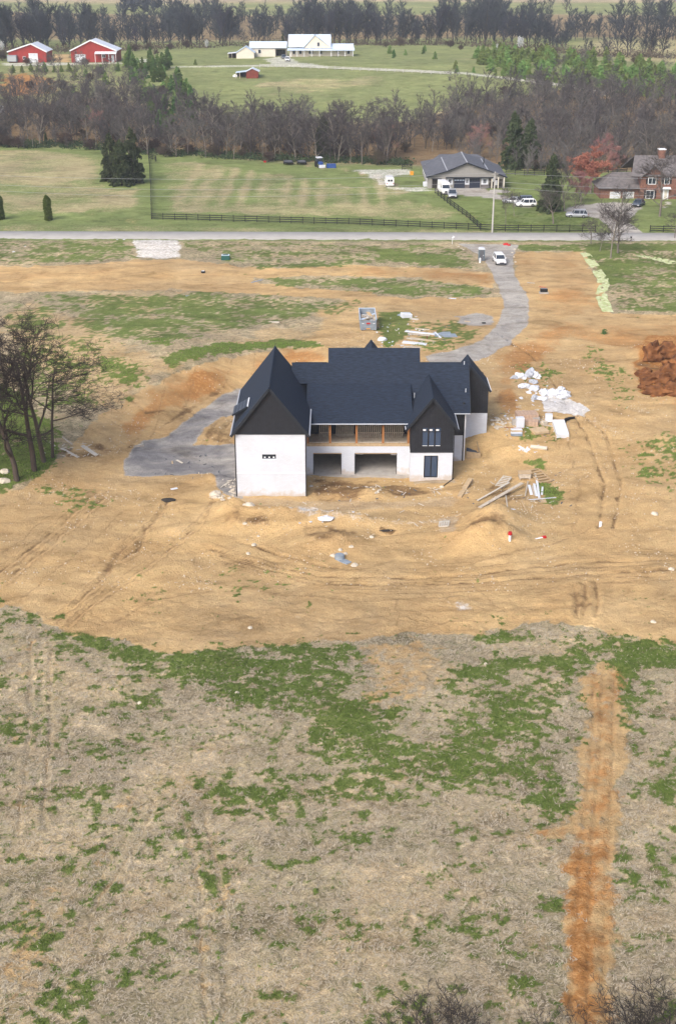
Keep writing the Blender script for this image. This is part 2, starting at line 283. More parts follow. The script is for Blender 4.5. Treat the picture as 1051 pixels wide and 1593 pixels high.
# ground: colours of the soils and grasses, chosen by per-vertex cover values
def ground_mat():
    m = bpy.data.materials.new('ground_cover'); m.use_nodes = True; t = m.node_tree; L = t.links; N = t.nodes
    b = N['Principled BSDF']; b.inputs['Roughness'].default_value = .95; b.inputs['Specular IOR Level'].default_value = .1
    tc = N.new('ShaderNodeTexCoord')
    def noise(scale, detail=4, dist=0, rough=.55, st=None):
        n = N.new('ShaderNodeTexNoise'); n.inputs['Scale'].default_value = scale; n.inputs['Detail'].default_value = detail
        n.inputs['Distortion'].default_value = dist; n.inputs['Roughness'].default_value = rough
        src = tc.outputs['Object']
        if st:
            mp = N.new('ShaderNodeMapping'); mp.inputs['Scale'].default_value = st; L.new(src, mp.inputs[0]); src = mp.outputs[0]
        L.new(src, n.inputs['Vector']); return n.outputs['Fac']
    def ramp(f, stops):
        r = N.new('ShaderNodeValToRGB'); e = r.color_ramp.elements
        e[0].position, e[0].color = stops[0][0], (*stops[0][1], 1); e[1].position, e[1].color = stops[-1][0], (*stops[-1][1], 1)
        for p, c in stops[1:-1]:
            q = e.new(p); q.color = (*c, 1)
        L.new(f, r.inputs[0]); return r.outputs[0]
    def mix(f, a, c, mode='MIX'):
        x = N.new('ShaderNodeMix'); x.data_type = 'RGBA'; x.blend_type = mode
        if isinstance(f, float): x.inputs[0].default_value = f
        else: L.new(f, x.inputs[0])
        L.new(a, x.inputs[6]); L.new(c, x.inputs[7]); return x.outputs[2]
    def mth(op, a, b2, clamp=False):
        x = N.new('ShaderNodeMath'); x.operation = op; x.use_clamp = clamp
        for i, v in enumerate((a, b2)):
            if isinstance(v, (int, float)): x.inputs[i].default_value = v
            else: L.new(v, x.inputs[i])
        return x.outputs[0]
    A1 = N.new('ShaderNodeAttribute'); A1.attribute_name = 'coverA'; A2 = N.new('ShaderNodeAttribute'); A2.attribute_name = 'coverB'
    s1 = N.new('ShaderNodeSeparateColor'); s2 = N.new('ShaderNodeSeparateColor'); L.new(A1.outputs['Color'], s1.inputs[0]); L.new(A2.outputs['Color'], s2.inputs[0])
    dirt, green, gravel, orange = s1.outputs[0], s1.outputs[1], s1.outputs[2], A1.outputs['Alpha']
    pale, damp_shade, lawn, dry = s2.outputs[0], s2.outputs[1], s2.outputs[2], A2.outputs['Alpha']
    fine = noise(9, 5, .3); mid = noise(2.2, 5, .6); big = noise(.12, 5, .4); swirl = noise(1.9, 7, 2.6, .66); spk = noise(26, 3, 0, .7)
    def edge(v, amt=.55, n=mid):
        x = mth('ADD', v, mth('MULTIPLY', mth('SUBTRACT', n, .5), amt)); mr = N.new('ShaderNodeMapRange'); mr.interpolation_type = 'SMOOTHSTEP'
        mr.inputs[1].default_value = .3; mr.inputs[2].default_value = .7; L.new(x, mr.inputs[0]); return mr.outputs[0]
    n1 = noise(.30, 9, .8, .72, (.55, 1, 1)); n2 = noise(.055, 5, .5, .6, (.6, 1, 1))
    toneA = ramp(n1, [(.33, (.62, .60, .57)), (.45, (.90, .89, .88)), (.55, (1.03, 1.03, 1.03)), (.68, (1.22, 1.22, 1.22))])
    toneB = ramp(n2, [(.35, (.84, .84, .86)), (.65, (1.14, 1.12, 1.08))])
    strawtone = ramp(noise(.55, 8, 2.2, .74), [(.32, (.42, .42, .38)), (.46, (.86, .87, .84)), (.56, (1.1, 1.09, 1.06)), (.68, (1.5, 1.47, 1.42))])
    straw = mix(.5, ramp(swirl, [(.30, (.13,.108,.072)), (.45, (.29,.25,.18)), (.58, (.46,.405,.305)), (.72, (.66,.59,.46))]),
                ramp(big, [(.38, (.25,.225,.155)), (.5, (.37,.32,.235)), (.62, (.48,.39,.26))]))
    straw = mix(1.0, straw, strawtone, 'MULTIPLY')
    straw = mix(1.0, straw, ramp(big, [(.3, (1.07,1.03,.95)), (.7, (1.10,1.05,.96))]), 'MULTIPLY')
    ol = N.new('ShaderNodeMapRange'); ol.inputs[1].default_value = .50; ol.inputs[2].default_value = .72; ol.inputs[4].default_value = .42; L.new(noise(.42, 7, 1.0, .68), ol.inputs[0])
    straw = mix(ol.outputs[0], straw, ramp(fine, [(.3, (.12,.145,.05)), (.7, (.27,.28,.13))]))
    dirtc = mix(.45, ramp(mid, [(.3, (.44,.285,.128)), (.5, (.51,.35,.160)), (.7, (.58,.425,.215))]),
                ramp(big, [(.35, (.49,.31,.132)), (.5, (.52,.36,.168)), (.65, (.56,.415,.225))]))
    dirtc = mix(.28, dirtc, ramp(fine, [(.3, (.36,.24,.115)), (.7, (.64,.48,.29))]))
    orangec = ramp(mid, [(.3, (.30,.135,.040)), (.55, (.43,.215,.075)), (.72, (.54,.33,.15))])
    greenc = mix(.55, ramp(mid, [(.3, (.050,.090,.016)), (.55, (.105,.165,.030)), (.75, (.22,.26,.085))]), ramp(fine, [(.35, (.055,.095,.018)), (.65, (.20,.26,.07))]))
    gravc = mix(.45, ramp(spk, [(.3, (.12,.116,.114)), (.5, (.255,.25,.245)), (.68, (.48,.465,.44))]), ramp(noise(.5, 5, 1.0), [(.35, (.19,.187,.185)), (.65, (.37,.36,.335))]))
    palec = ramp(mid, [(.3, (.56,.545,.52)), (.7, (.80,.79,.77))])
    damp_shade_c = ramp(mid, [(.3, (.125,.078,.038)), (.7, (.25,.155,.078))])  # dark soil colour, also used for shading painted on mounds and bank
    lawnc = mix(.5, ramp(noise(.35, 6, .6), [(.3, (.115,.18,.05)), (.55, (.185,.25,.085)), (.75, (.27,.31,.13))]), ramp(mid, [(.3, (.15,.19,.06)), (.7, (.26,.28,.12))]))
    dryc = mix(.5, ramp(noise(.5, 6, .8), [(.3, (.27,.25,.125)), (.7, (.47,.40,.235))]), ramp(mid, [(.3, (.30,.26,.14)), (.7, (.44,.38,.23))]))
    c = straw
    c = mix(lawn, c, lawnc)
    c = mix(edge(dry, .7), c, dryc)
    c = mix(edge(dirt, .5), c, dirtc)
    c = mix(edge(orange, .6), c, orangec)
    c = mix(edge(damp_shade, .6), c, damp_shade_c)
    gl = N.new('ShaderNodeMapRange'); gl.inputs[1].default_value = .55; gl.inputs[2].default_value = .25; L.new(damp_shade, gl.inputs[0])
    gravc = mix(gl.outputs[0], mix(1.0, gravc, ramp(spk, [(0, (.88,.88,.92)), (1, (.92,.92,.95))]), 'MULTIPLY'), mix(1.0, gravc, ramp(spk, [(0, (1.42,1.38,1.30)), (1, (1.5,1.45,1.36))]), 'MULTIPLY'))
    c = mix(edge(gravel, .45, fine), c, gravc)
    c = mix(edge(pale, .6), c, palec)
    gm = mth('ADD', green, mth('MULTIPLY', mth('SUBTRACT', fine, .5), .9)); g2 = N.new('ShaderNodeMapRange'); g2.interpolation_type = 'SMOOTHSTEP'; g2.inputs[1].default_value = .22; g2.inputs[2].default_value = .95; g2.inputs[4].default_value = .94; L.new(gm, g2.inputs[0])
    greenc = mix(ramp(noise(.35, 5, .5), [(.4, (0,0,0)), (.7, (.6,.6,.6))]), greenc, ramp(fine, [(.3, (.11,.15,.035)), (.7, (.26,.29,.10))]))
    c = mix(g2.outputs[0], c, greenc)
    c = mix(1.0, c, toneA, 'MULTIPLY'); c = mix(1.0, c, toneB, 'MULTIPLY')
    L.new(c, b.inputs['Base Color'])
    hsum = mth('ADD', mth('MULTIPLY', swirl, .8), mth('ADD', mth('MULTIPLY', fine, .35), mth('MULTIPLY', spk, .15)))
    bp = N.new('ShaderNodeBump'); bp.inputs['Strength'].default_value = 1.0; bp.inputs['Distance'].default_value = .30
    L.new(hsum, bp.inputs['Height']); L.new(bp.outputs[0], b.inputs['Normal'])
    return m
M['ground'] = ground_mat()

# ------------------------------------------------------------------ object helpers
COL = sc.collection
def link(o, parent=None):
    COL.objects.link(o)
    if parent is not None: o.parent = parent
    return o
def tag(o, label=None, cat=None, group=None, kind=None):
    if label: o['label'] = label
    if cat: o['category'] = cat
    if group: o['group'] = group
    if kind: o['kind'] = kind
    return o
def thing(name, loc, label, cat, rz=0.0, group=None):
    o = bpy.data.objects.new(name, None); o.location = loc; o.rotation_euler = (0, 0, rz); o.empty_display_size = .3
    link(o); return tag(o, label, cat, group)
class MB:
    def __init__(s): s.v = []; s.f = []
    def add(s, v, f):
        n = len(s.v); s.v += [tuple(p) for p in v]; s.f += [tuple(i + n for i in q) for q in f]; return s
    def box(s, x0, x1, y0, y1, z0, z1):
        return s.add([(x0,y0,z0),(x1,y0,z0),(x1,y1,z0),(x0,y1,z0),(x0,y0,z1),(x1,y0,z1),(x1,y1,z1),(x0,y1,z1)],
                     [(3,2,1,0),(4,5,6,7),(0,1,5,4),(1,2,6,5),(2,3,7,6),(3,0,4,7)])
    def bar(s, a, b, wd, ht, up=(0,0,1)):
        a, b = Vector(a), Vector(b); d = (b - a).normalized(); u = Vector(up)
        r = d.cross(u)
        if r.length < 1e-4: r = d.cross(Vector((1,0,0)))
        r.normalize(); u = r.cross(d).normalized(); r *= wd / 2; u *= ht / 2
        v = [a-r-u, a+r-u, a+r+u, a-r+u, b-r-u, b+r-u, b+r+u, b-r+u]
        return s.add(v, [(0,3,2,1),(4,5,6,7),(0,1,5,4),(1,2,6,5),(2,3,7,6),(3,0,4,7)][0:6])
    def tube(s, pts, rad, n=8, cap=True):
        pts = [Vector(p) for p in pts]; rad = rad if isinstance(rad, (list, tuple)) else [rad] * len(pts)
        v = []; f = []
        for i, p in enumerate(pts):
            d = (pts[min(i+1, len(pts)-1)] - pts[max(i-1, 0)]).normalized()
            u = d.cross(Vector((0,0,1)));  u = u if u.length > .05 else d.cross(Vector((1,0,0)))
            u.normalize(); w_ = d.cross(u)
            for k in range(n):
                a = 2*math.pi*k/n; v.append(p + (u*math.cos(a) + w_*math.sin(a)) * rad[i])
        for i in range(len(pts)-1):
            for k in range(n): f.append((i*n+k, i*n+(k+1)%n, (i+1)*n+(k+1)%n, (i+1)*n+k))
        if cap: f.append(tuple(range(n))[::-1]); f.append(tuple((len(pts)-1)*n+k for k in range(n)))
        return s.add(v, f)
    def prism(s, poly, axis, a, b):
        """poly of 2D points swept along axis x, y or z"""
        def p3(q, t): return {'x': (t, q[0], q[1]), 'y': (q[0], t, q[1]), 'z': (q[0], q[1], t)}[axis]
        n = len(poly); v = [p3(q, a) for q in poly] + [p3(q, b) for q in poly]
        return s.add(v, [tuple(range(n))[::-1], tuple(range(n, 2*n))] + [(i, (i+1)%n, n+(i+1)%n, n+i) for i in range(n)])
    def slab(s, quad, th):
        """a flat plate: quad of 3D points, thickness along its normal, downwards"""
        q = [Vector(p) for p in quad]; nrm = (q[1]-q[0]).cross(q[-1]-q[0]).normalized()
        if nrm.z < 0: nrm = -nrm
        n = len(q); v = q + [p - nrm*th for p in q]
        return s.add(v, [tuple(range(n)), tuple(range(n, 2*n))[::-1]] + [(i, n+i, n+(i+1)%n, (i+1)%n) for i in range(n)])
    def mesh(s, name, m, smooth=False):
        me = bpy.data.meshes.new(name); me.from_pydata(s.v, [], s.f); me.materials.append(m)
        bm = bmesh.new(); bm.from_mesh(me); bmesh.ops.recalc_face_normals(bm, faces=bm.faces); bm.to_mesh(me); bm.free()
        if smooth: me.polygons.foreach_set('use_smooth', [True]*len(me.polygons))
        return me
    def build(s, name, m, parent=None, smooth=False, bevel=0.0):
        o = bpy.data.objects.new(name, s.mesh(name, m, smooth)); link(o, parent)
        if bevel:
            bv = o.modifiers.new('bevel', 'BEVEL'); bv.width = bevel; bv.segments = 2; bv.limit_method = 'ANGLE'
        return o
def inst(me, name, parent=None, loc=(0,0,0), rot=(0,0,0), scale=(1,1,1)):
    o = bpy.data.objects.new(name, me); o.location = loc; o.rotation_euler = rot; o.scale = scale
    return link(o, parent)
def copy_tree(o, parent=None):
    c = o.copy(); COL.objects.link(c)
    if parent is not None: c.parent = parent
    for ch in list(o.children): copy_tree(ch, c)
    return c
def np_mesh(name, V, F, m, attrs=None, smooth=True):
    """V (n,3), F (k,3|4) arrays straight into a mesh"""
    me = bpy.data.meshes.new(name); k, q = F.shape
    me.vertices.add(len(V)); me.vertices.foreach_set('co', np.ascontiguousarray(V, dtype=np.float32).ravel())
    me.loops.add(k*q); me.loops.foreach_set('vertex_index', np.ascontiguousarray(F, dtype=np.int32).ravel())
    me.polygons.add(k); me.polygons.foreach_set('loop_start', np.arange(0, k*q, q, dtype=np.int32)); me.polygons.foreach_set('loop_total', np.full(k, q, dtype=np.int32))
    me.update(calc_edges=True)
    if smooth: me.polygons.foreach_set('use_smooth', np.ones(k, dtype=bool))
    for an, arr in (attrs or {}).items():
        a = me.attributes.new(an, 'FLOAT_COLOR', 'POINT'); a.data.foreach_set('color', np.ascontiguousarray(arr, dtype=np.float32).ravel())
    me.materials.append(m); return me

# ------------------------------------------------------------------ ground cover zones
def sd_poly(x, y, poly):
    n = len(poly); d = np.full_like(x, 1e18); ins = np.zeros(len(x), bool)
    for i in range(n):
        ax, ay = poly[i]; bx, by = poly[(i+1) % n]
        vx, vy = bx-ax, by-ay; L = vx*vx+vy*vy+1e-9
        t = np.clip(((x-ax)*vx+(y-ay)*vy)/L, 0, 1); d = np.minimum(d, (x-ax-t*vx)**2+(y-ay-t*vy)**2)
        c = ((ay > y) != (by > y)); xi = (bx-ax)*(y-ay)/((by-ay) if abs(by-ay) > 1e-9 else 1e-9)+ax
        ins ^= c & (x < xi)
    d = np.sqrt(d); return np.where(ins, d, -d)
GRAVEL_DRIVE = [(712,379),(735,392),(750,398),(762,420),(776,452),(784,475),(774,505),(748,530),(705,545),(660,554),(670,566),(745,562),(790,536),(818,508),(824,485),(818,455),(800,430),(797,400),(806,381)]
GRAVEL_PAD = [(190,742),(196,718),(204,700),(225,685),(262,678),(300,645),(345,616),(376,604),(376,642),(345,650),(318,668),(300,693),(376,693),(376,776),(352,770),(338,758),(327,736),(260,741)]
# zone: channel, polygon (pixels), value, edge softness m, wobble m
Z = []
def zone(ch, poly, val=1.0, soft=1.0, wob=1.2): Z.append((ch, Ppoly(poly), val, soft, wob))
DI, GR, GV, OR, PA, DA, LA, DR, WD = range(9)
zone(DI, [(-330,778),(30,762),(62,742),(100,706),(120,680),(165,640),(235,600),(300,572),(345,556),(440,543),(505,541),(600,545),(700,545),(760,545),(800,500),(800,430),(797,392),(905,392),(925,430),(945,488),(1480,500),(1480,1012),(1051,1006),(985,990),(930,975),(850,968),(790,982),(700,990),(640,986),(560,1000),(450,1004),(300,1014),(250,1017),(200,996),(110,992),(78,980),(40,945),(-330,928)], 1, .8, 1.6)
zone(DI, [(-330,416),(120,413),(200,405),(290,405),(400,418),(560,414),(690,418),(770,424),(770,449),(640,433),(500,429),(400,433),(388,438),(440,446),(560,455),(640,464),(790,462),(790,500),(640,476),(500,464),(380,456),(300,452),(150,452),(0,456),(-330,458)], 1, 1.0, 2.0)
zone(DI, [(440,545),(470,520),(500,500),(480,486),(540,465),(640,470),(790,466),(800,520),(720,552)], .62, 3, 2.5)
zone(DI, [(100,470),(180,440),(300,445),(240,500)], .45, 4, 3)
zone(DI, [(-20,500),(60,470),(150,500),(260,560),(330,545),(420,500),(520,520),(440,545),(330,560),(160,650),(80,600)], .50, 4, 3.5)
zone(DI, [(560,1000),(640,985),(690,1000),(690,1040),(620,1100),(570,1100),(560,1050)], .55, 3, 2)
zone(DI, [(876,1660),(878,1480),(884,1400),(884,1304),(822,1303),(820,1288),(880,1282),(900,1230),(896,1180),(905,1130),(900,1060),(920,1025),(945,1030),(975,1046),(968,1080),(985,1110),(978,1180),(962,1230),(975,1280),(966,1340),(950,1400),(962,1480),(950,1560),(965,1660)], .76, 1.0, 1.3)
zone(DI, [(150,1560),(0,1530),(0,1420),(140,1330),(190,1230),(220,1230),(180,1330),(60,1480)], .38, 3, 2)
zone(DI, [(0,950),(80,985),(70,1200),(0,1300)], .28, 4, 2)
zone(DI, [(285,1260),(345,1400),(330,1600),(300,1600),(300,1400)], .34, 2.5, 1)
zone(DI, [(310,1260),(330,1260),(355,1400),(340,1420)], .36, 1.5, .6)
zone(OR, [(876,1660),(878,1500),(884,1410),(890,1330),(925,1330),(935,1400),(925,1480),(930,1560),(960,1600),(965,1660)], .72, 1.6, 1.4)
zone(OR, [(878,1660),(884,1300),(900,1230),(905,1130),(905,1040),(975,1046),(970,1180),(965,1340),(960,1480),(965,1660)], .42, 1.5, 1.0)
zone(OR, [(925,1418),(960,1424),(958,1438),(925,1436)], .55, .7, .8)
zone(OR, [(915,1500),(958,1508),(945,1522),(915,1516)], .5, .7, .8); zone(OR, [(820,1290),(884,1284),(884,1302),(822,1302)], .35, .5, .5)
zone(OR, [(885,1300),(960,1290),(950,1380),(890,1390)], .42, 2, 1)
zone(OR, [(240,596),(330,560),(440,541),(508,541),(508,565),(450,575),(380,600),(330,625),(250,665),(215,680),(190,665)], .38, 3, 1.5)
zone(OR, [(560,416),(690,419),(770,425),(770,447),(660,437),(560,430)], .46, 4, 3); zone(OR, [(-60,416),(400,418),(400,432),(-60,440)], .36, 3, 1.5)
zone(OR, [(805,392),(905,392),(930,440),(945,488),(860,500),(825,480),(815,440),(798,410)], .42, 6, 4)
zone(OR, [(760,560),(800,530),(870,500),(1130,502),(1130,660),(1040,640),(1000,590),(960,545),(890,530),(830,585),(770,610)], .5, 4, 2.5)
zone(OR, [(985,540),(1010,522),(1130,522),(1130,630),(1040,618),(1000,610)], .95, 1.5, 1.2)
zone(OR, [(770,610),(800,600),(810,650),(770,645)], .5, 1.5, 1)
zone(OR, [(0,118),(30,112),(85,122),(92,145),(40,150),(0,150)], .75, 8, 8)
zone(DI, [(75,84),(115,84),(115,97),(75,97)], .7, 6, 3)
zone(PA, [(206,373),(280,373),(284,401),(240,403),(214,400)], .58, .8, .9)
zone(PA, [(838,612),(862,609),(918,638),(905,648),(870,642),(845,640)], 1, .5, .6)
zone(PA, [(905,645),(930,650),(1000,690),(990,694),(920,660)], .35, 1, .6)
zone(PA, [(430,790),(480,790),(600,808),(700,800),(720,808),(600,820),(500,812),(440,800)], .40, 2, 1.2)
zone(PA, [(770,646),(800,640),(880,650),(870,665),(800,668),(772,670)], .35, 1.5, 1)
zone(PA, [(560,500),(590,515),(640,545),(590,545),(540,545),(480,535),(520,515)], .30, 2, 2)
zone(PA, [(675,925),(735,925),(735,950),(680,950)], .30, .8, .8)
zone(GV, GRAVEL_DRIVE, 1, .8, .5); zone(GV, GRAVEL_PAD, 1, .7, .6); zone(DA, GRAVEL_PAD, .62, .7, .6)
zone(GV, [(708,492),(740,487),(768,492),(765,506),(735,508),(715,503)], .75, 1, 1)
zone(GV, [(478,776),(600,778),(700,770),(720,775),(700,790),(560,795),(478,800),(370,780),(372,772)], .42, 1.2, 1.0)
zone(GV, [(675,805),(715,800),(712,835),(682,830)], .45, 1, .8)
zone(GV, [(555,880),(600,880),(600,872),(555,872)], .0, 1, .8)
zone(GV, [(640,745),(712,742),(712,752),(640,754)], .5, .5, .5)
zone(DA, [(190,706),(205,684),(260,652),(300,628),(345,598),(374,586),(374,594),(345,608),(302,640),(264,664),(222,680),(206,698)], .62, .8, .5)  # dark line painted along the bank toe to strengthen its shading
zone(OR, [(165,650),(235,600),(330,566),(440,545),(505,545),(505,562),(450,566),(400,582),(374,592),(300,630),(240,660),(200,690)], .56, 3, 2)
# damp and darker subsoil, with shading of the mound slopes painted in
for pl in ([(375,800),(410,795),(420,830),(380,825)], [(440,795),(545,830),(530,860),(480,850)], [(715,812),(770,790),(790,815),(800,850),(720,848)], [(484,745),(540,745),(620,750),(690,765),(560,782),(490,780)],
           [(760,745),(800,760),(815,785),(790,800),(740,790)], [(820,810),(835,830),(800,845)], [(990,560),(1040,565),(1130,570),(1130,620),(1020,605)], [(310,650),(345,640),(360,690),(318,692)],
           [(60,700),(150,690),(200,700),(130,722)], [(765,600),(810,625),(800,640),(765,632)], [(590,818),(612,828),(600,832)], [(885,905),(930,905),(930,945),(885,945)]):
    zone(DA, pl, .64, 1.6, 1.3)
for pl in ([(715,822),(740,800),(775,806),(800,822),(806,850),(760,856),(716,850)], [(395,800),(440,808),(470,835),(400,832)], [(345,785),(378,792),(392,820),(350,812)], [(480,820),(520,812),(560,820),(575,845),(500,858),(470,845)]): zone(DA, pl, .66, 2.2, 1.6)  # darker soil colour paints the shading of the mounds' near slopes
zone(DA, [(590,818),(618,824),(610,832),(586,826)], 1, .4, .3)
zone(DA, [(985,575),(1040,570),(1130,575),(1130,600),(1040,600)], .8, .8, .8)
# green cover density
def green(poly, val=.6, soft=3, wob=2.0): zone(GR, poly, min(1, val + .07), soft, wob)
green([(92,988),(130,984),(180,1000),(260,1018),(450,1004),(565,1000),(578,1050),(560,1085),(600,1115),(680,1095),(710,1050),(800,1020),(900,1005),(925,1040),(895,1100),(890,1230),(870,1262),(800,1240),(700,1225),(560,1272),(525,1265),(480,1200),(400,1130),(330,1100),(220,1070),(140,1040)], .60, 4, 2)
green([(100,988),(260,1018),(450,1006),(565,1003),(572,1045),(420,1070),(300,1060),(180,1040)], .72, 3, 1.5)
green([(420,1060),(560,1050),(560,1085),(640,1120),(600,1180),(500,1180),(420,1110)], .80, 3, 2)
green([(640,1120),(880,1100),(890,1230),(760,1220)], .52, 4, 2)
green([(700,1040),(800,1022),(918,1012),(900,1050),(760,1062),(690,1070)], .88, 2, 1.2)
green([(720,985),(790,978),(850,970),(840,1000),(740,1010)], .55, 1.5, 1.2)
green([(925,995),(1051,1004),(1480,1012),(1480,1048),(1000,1052),(985,1100),(1000,1140),(975,1150),(960,1060)], .85, 2, 1.5)
green([(520,1225),(700,1215),(880,1230),(880,1262),(760,1255),(700,1240),(560,1275)], .80, 2, 1.5)
green([(300,1225),(400,1200),(480,1230),(440,1266),(330,1262)], .82, 2, 2)
green([(965,1205),(1480,1215),(1480,1285),(1051,1275),(975,1245)], .80, 2, 1.5)
green([(975,1250),(1051,1280),(1480,1300),(1480,1370),(1000,1350)], .5, 3, 2)
green([(790,1523),(840,1518),(840,1532),(800,1540)], .95, .5, .5); green([(840,1408),(872,1404),(870,1420),(842,1420)], .95, .4, .5)
green([(960,1290),(975,1290),(972,1322),(962,1322)], .9, .5, .3); green([(415,1345),(500,1332),(500,1352),(420,1356)], .9, 1, .8)
green([(150,1380),(215,1365),(215,1380),(155,1392)], .9, 1, .8); green([(310,1360),(345,1362),(345,1400),(310,1400)], .8, 1, .8)
green([(0,1330),(60,1325),(55,1350),(0,1350)], .8, 1, 1); green([(25,1455),(75,1440),(70,1475),(20,1480)], .85, 1, 1); green([(185,1455),(290,1440),(270,1475),(200,1480)], .72, 2, 1)
green([(50,1540),(130,1530),(120,1560),(60,1560)], .85, 1, 1)
green([(0,1100),(300,1080),(330,1200),(200,1300),(0,1350)], .42, 8, 3); green([(0,1370),(400,1350),(600,1480),(400,1600),(0,1600)], .28, 8, 3)
green([(40,760),(70,742),(150,762),(160,795),(100,800),(60,780)], .52, 2, 1.5); green([(80,950),(120,950),(110,985),(85,980)], .5, 1, 1)
green([(-330,560),(20,600),(60,640),(108,690),(92,712),(62,742),(20,768),(-330,780)], .9, 2, 1.2); green([(-330,915),(8,920),(12,945),(-330,945)], .9, 1, 1)
green([(150,860),(500,850),(560,930),(300,980),(160,960)], .22, 6, 3); green([(690,950),(850,950),(900,985),(640,990)], .3, 4, 2)
green([(60,985),(130,984),(260,1016),(450,1004),(560,1000),(560,1018),(440,1024),(260,1040),(150,1020)], .85, 1.2, 1.0); green([(300,1190),(900,1150),(900,1262),(760,1262),(560,1280),(300,1262)], .56, 4, 3)
# lawns beyond the site
green([(-330,372),(206,374),(215,402),(120,412),(-330,414)], .60, 3, 2); green([(100,376),(200,378),(210,400),(100,405)], .72, 2, 2)
green([(290,376),(712,380),(735,392),(752,420),(690,418),(560,414),(400,418),(300,403)], .52, 3, 2); green([(560,385),(720,392),(748,416),(600,412)], .85, 3, 2); green([(390,410),(540,408),(520,416),(400,418)], .8, 1.5, 1)
green([(395,434),(500,430),(640,434),(765,448),(760,462),(640,462),(560,454),(440,446)], .66, 1.5, 1.5)
green([(60,460),(300,455),(500,466),(560,470),(520,490),(420,505),(300,525),(240,545),(120,520)], .70, 4, 3)
green([(250,556),(330,533),(440,526),(500,532),(510,542),(440,541),(345,553),(262,572)], .93, 1.2, .8)
green([(130,540),(220,560),(240,590),(200,625),(150,600)], .72, 3, 2); green([(0,470),(100,470),(180,560),(160,640),(60,640),(0,600)], .55, 4, 3)
green([(586,486),(640,486),(640,520),(600,545),(586,515)], .93, 1, .6); green([(640,500),(740,500),(700,545),(640,545)], .65, 1.5, 1.2); green([(720,512),(760,508),(735,532),(700,540)], .7, 1, .8)
green([(905,392),(940,378),(1480,380),(1480,498),(950,488),(928,430)], .62, 3, 2); green([(905,392),(960,385),(1000,420),(960,450),(935,440)], .85, 2, 1.5); green([(905,378),(1480,380),(1480,398),(905,392)], .9, 2, 1)
green([(790,381),(905,380),(905,392),(806,391)], .8, 1, .8)
green([(900,528),(930,540),(960,560),(1000,612),(995,640),(965,640),(935,600),(905,560)], .42, 1.5, 1.5)
green([(965,680),(1051,668),(1480,670),(1480,770),(1000,775),(975,740)], .52, 3, 2); green([(795,570),(850,560),(880,580),(840,612),(800,595)], .52, 1.5, 1.5)
green([(795,662),(870,655),(872,685),(800,688)], .55, 1, 1); green([(820,715),(850,718),(846,732),(828,730)], .8, 1, .7); green([(830,745),(850,750),(880,765),(862,785),(840,784)], .9, .8, .7)
zone(DI, [(600,507),(612,503),(612,518),(600,520)], .5, 1, .3)
# lawn, pasture and dry fields (lawn channel recolours the base)
zone(LA, [(-400,200),(300,220),(640,240),(1600,240),(1600,378),(-400,374)], 1, 2, 1)
zone(LA, [(-900,0),(2000,0),(2000,236),(1051,236),(640,240),(300,225),(-900,215)], .85, 10, 5)
zone(DR, [(-300,236),(60,232),(170,243),(160,280),(225,330),(-300,335)], .50, 4, 4); zone(DR, [(-200,240),(150,244),(158,275),(60,290),(-200,280)], .62, 4, 3)
zone(DR, [(95,315),(215,290),(215,325),(100,330)], .62, 4, 4)
zone(DR, [(245,255),(300,250),(560,290),(720,330),(700,345),(560,338),(265,332),(250,290)], .50, 4, 3)
zone(DR, [(560,268),(600,272),(640,300),(600,312),(575,300)], .55, 2, 2); zone(DR, [(340,236),(560,262),(560,270),(350,246)], .45, 2, 2)
zone(DR, [(380,125),(600,118),(620,130),(420,150)], .5, 8, 8); zone(DR, [(880,60),(1100,62),(1100,102),(960,95),(880,80)], .6, 10, 8)
zone(DR, [(-900,-40),(2000,-40),(2000,40),(-900,40)], .35, 30, 30); zone(DR, [(0,100),(180,110),(300,170),(300,220),(0,215)], .45, 10, 8)
zone(DR, [(690,80),(1100,95),(1100,118),(690,98)], .35, 8, 8)
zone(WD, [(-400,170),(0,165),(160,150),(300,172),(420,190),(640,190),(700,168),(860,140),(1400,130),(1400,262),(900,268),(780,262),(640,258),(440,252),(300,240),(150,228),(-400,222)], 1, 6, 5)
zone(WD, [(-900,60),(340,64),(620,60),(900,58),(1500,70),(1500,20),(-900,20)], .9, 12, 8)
zone(PA, [(540,265),(560,263),(642,262),(645,272),(620,273),(600,278),(612,290),(672,290),(672,299),(640,299),(600,294),(580,284),(570,272)], .52, 1, .6)
zone(PA, [(0,97),(190,97),(200,92),(260,90),(260,95),(200,99),(60,103),(0,103)], .5, 3, 2)
zone(PA, [(430,88),(450,87),(470,97),(520,104),(620,107),(730,112),(830,124),(900,132),(970,146),(965,150),(890,137),(820,129),(720,116),(600,111),(440,104),(260,106),(260,103),(420,100),(405,92)], .5, 2, 1)
zone(GV, [(673,293),(690,302),(735,305),(792,312),(800,322),(830,323),(830,316),(800,310),(770,300),(755,294)], 1, .8, .4)
zone(GV, [(880,322),(905,318),(960,314),(1000,318),(985,335),(975,345),(1000,362),(1030,372),(985,376),(955,372),(945,352),(930,340),(900,334),(880,334)], 1, .8, .5)
zone(OR, [(1028,313),(1043,313),(1042,322),(1026,328)], .5, .5, .2); zone(PA, [(1028,313),(1043,313),(1042,324),(1030,326)], .6, .5, .2)
for pl, v_ in (([(680,300),(747,360),(985,361),(950,338),(880,327),(846,272),(786,272),(800,312),(735,306)], .62), ([(1000,362),(1130,366),(1130,325),(1045,325),(1012,350)], .62), ([(232,240),(258,245),(266,335),(236,341)], .58), ([(-200,226),(230,236),(230,246),(170,240),(0,234),(-200,234)], .6), ([(615,275),(665,288),(665,294),(620,290)], .6), ([(785,262),(975,262),(975,300),(900,312),(846,300),(800,285)], .5)):
    zone(GR, pl, v_, 2, 2)
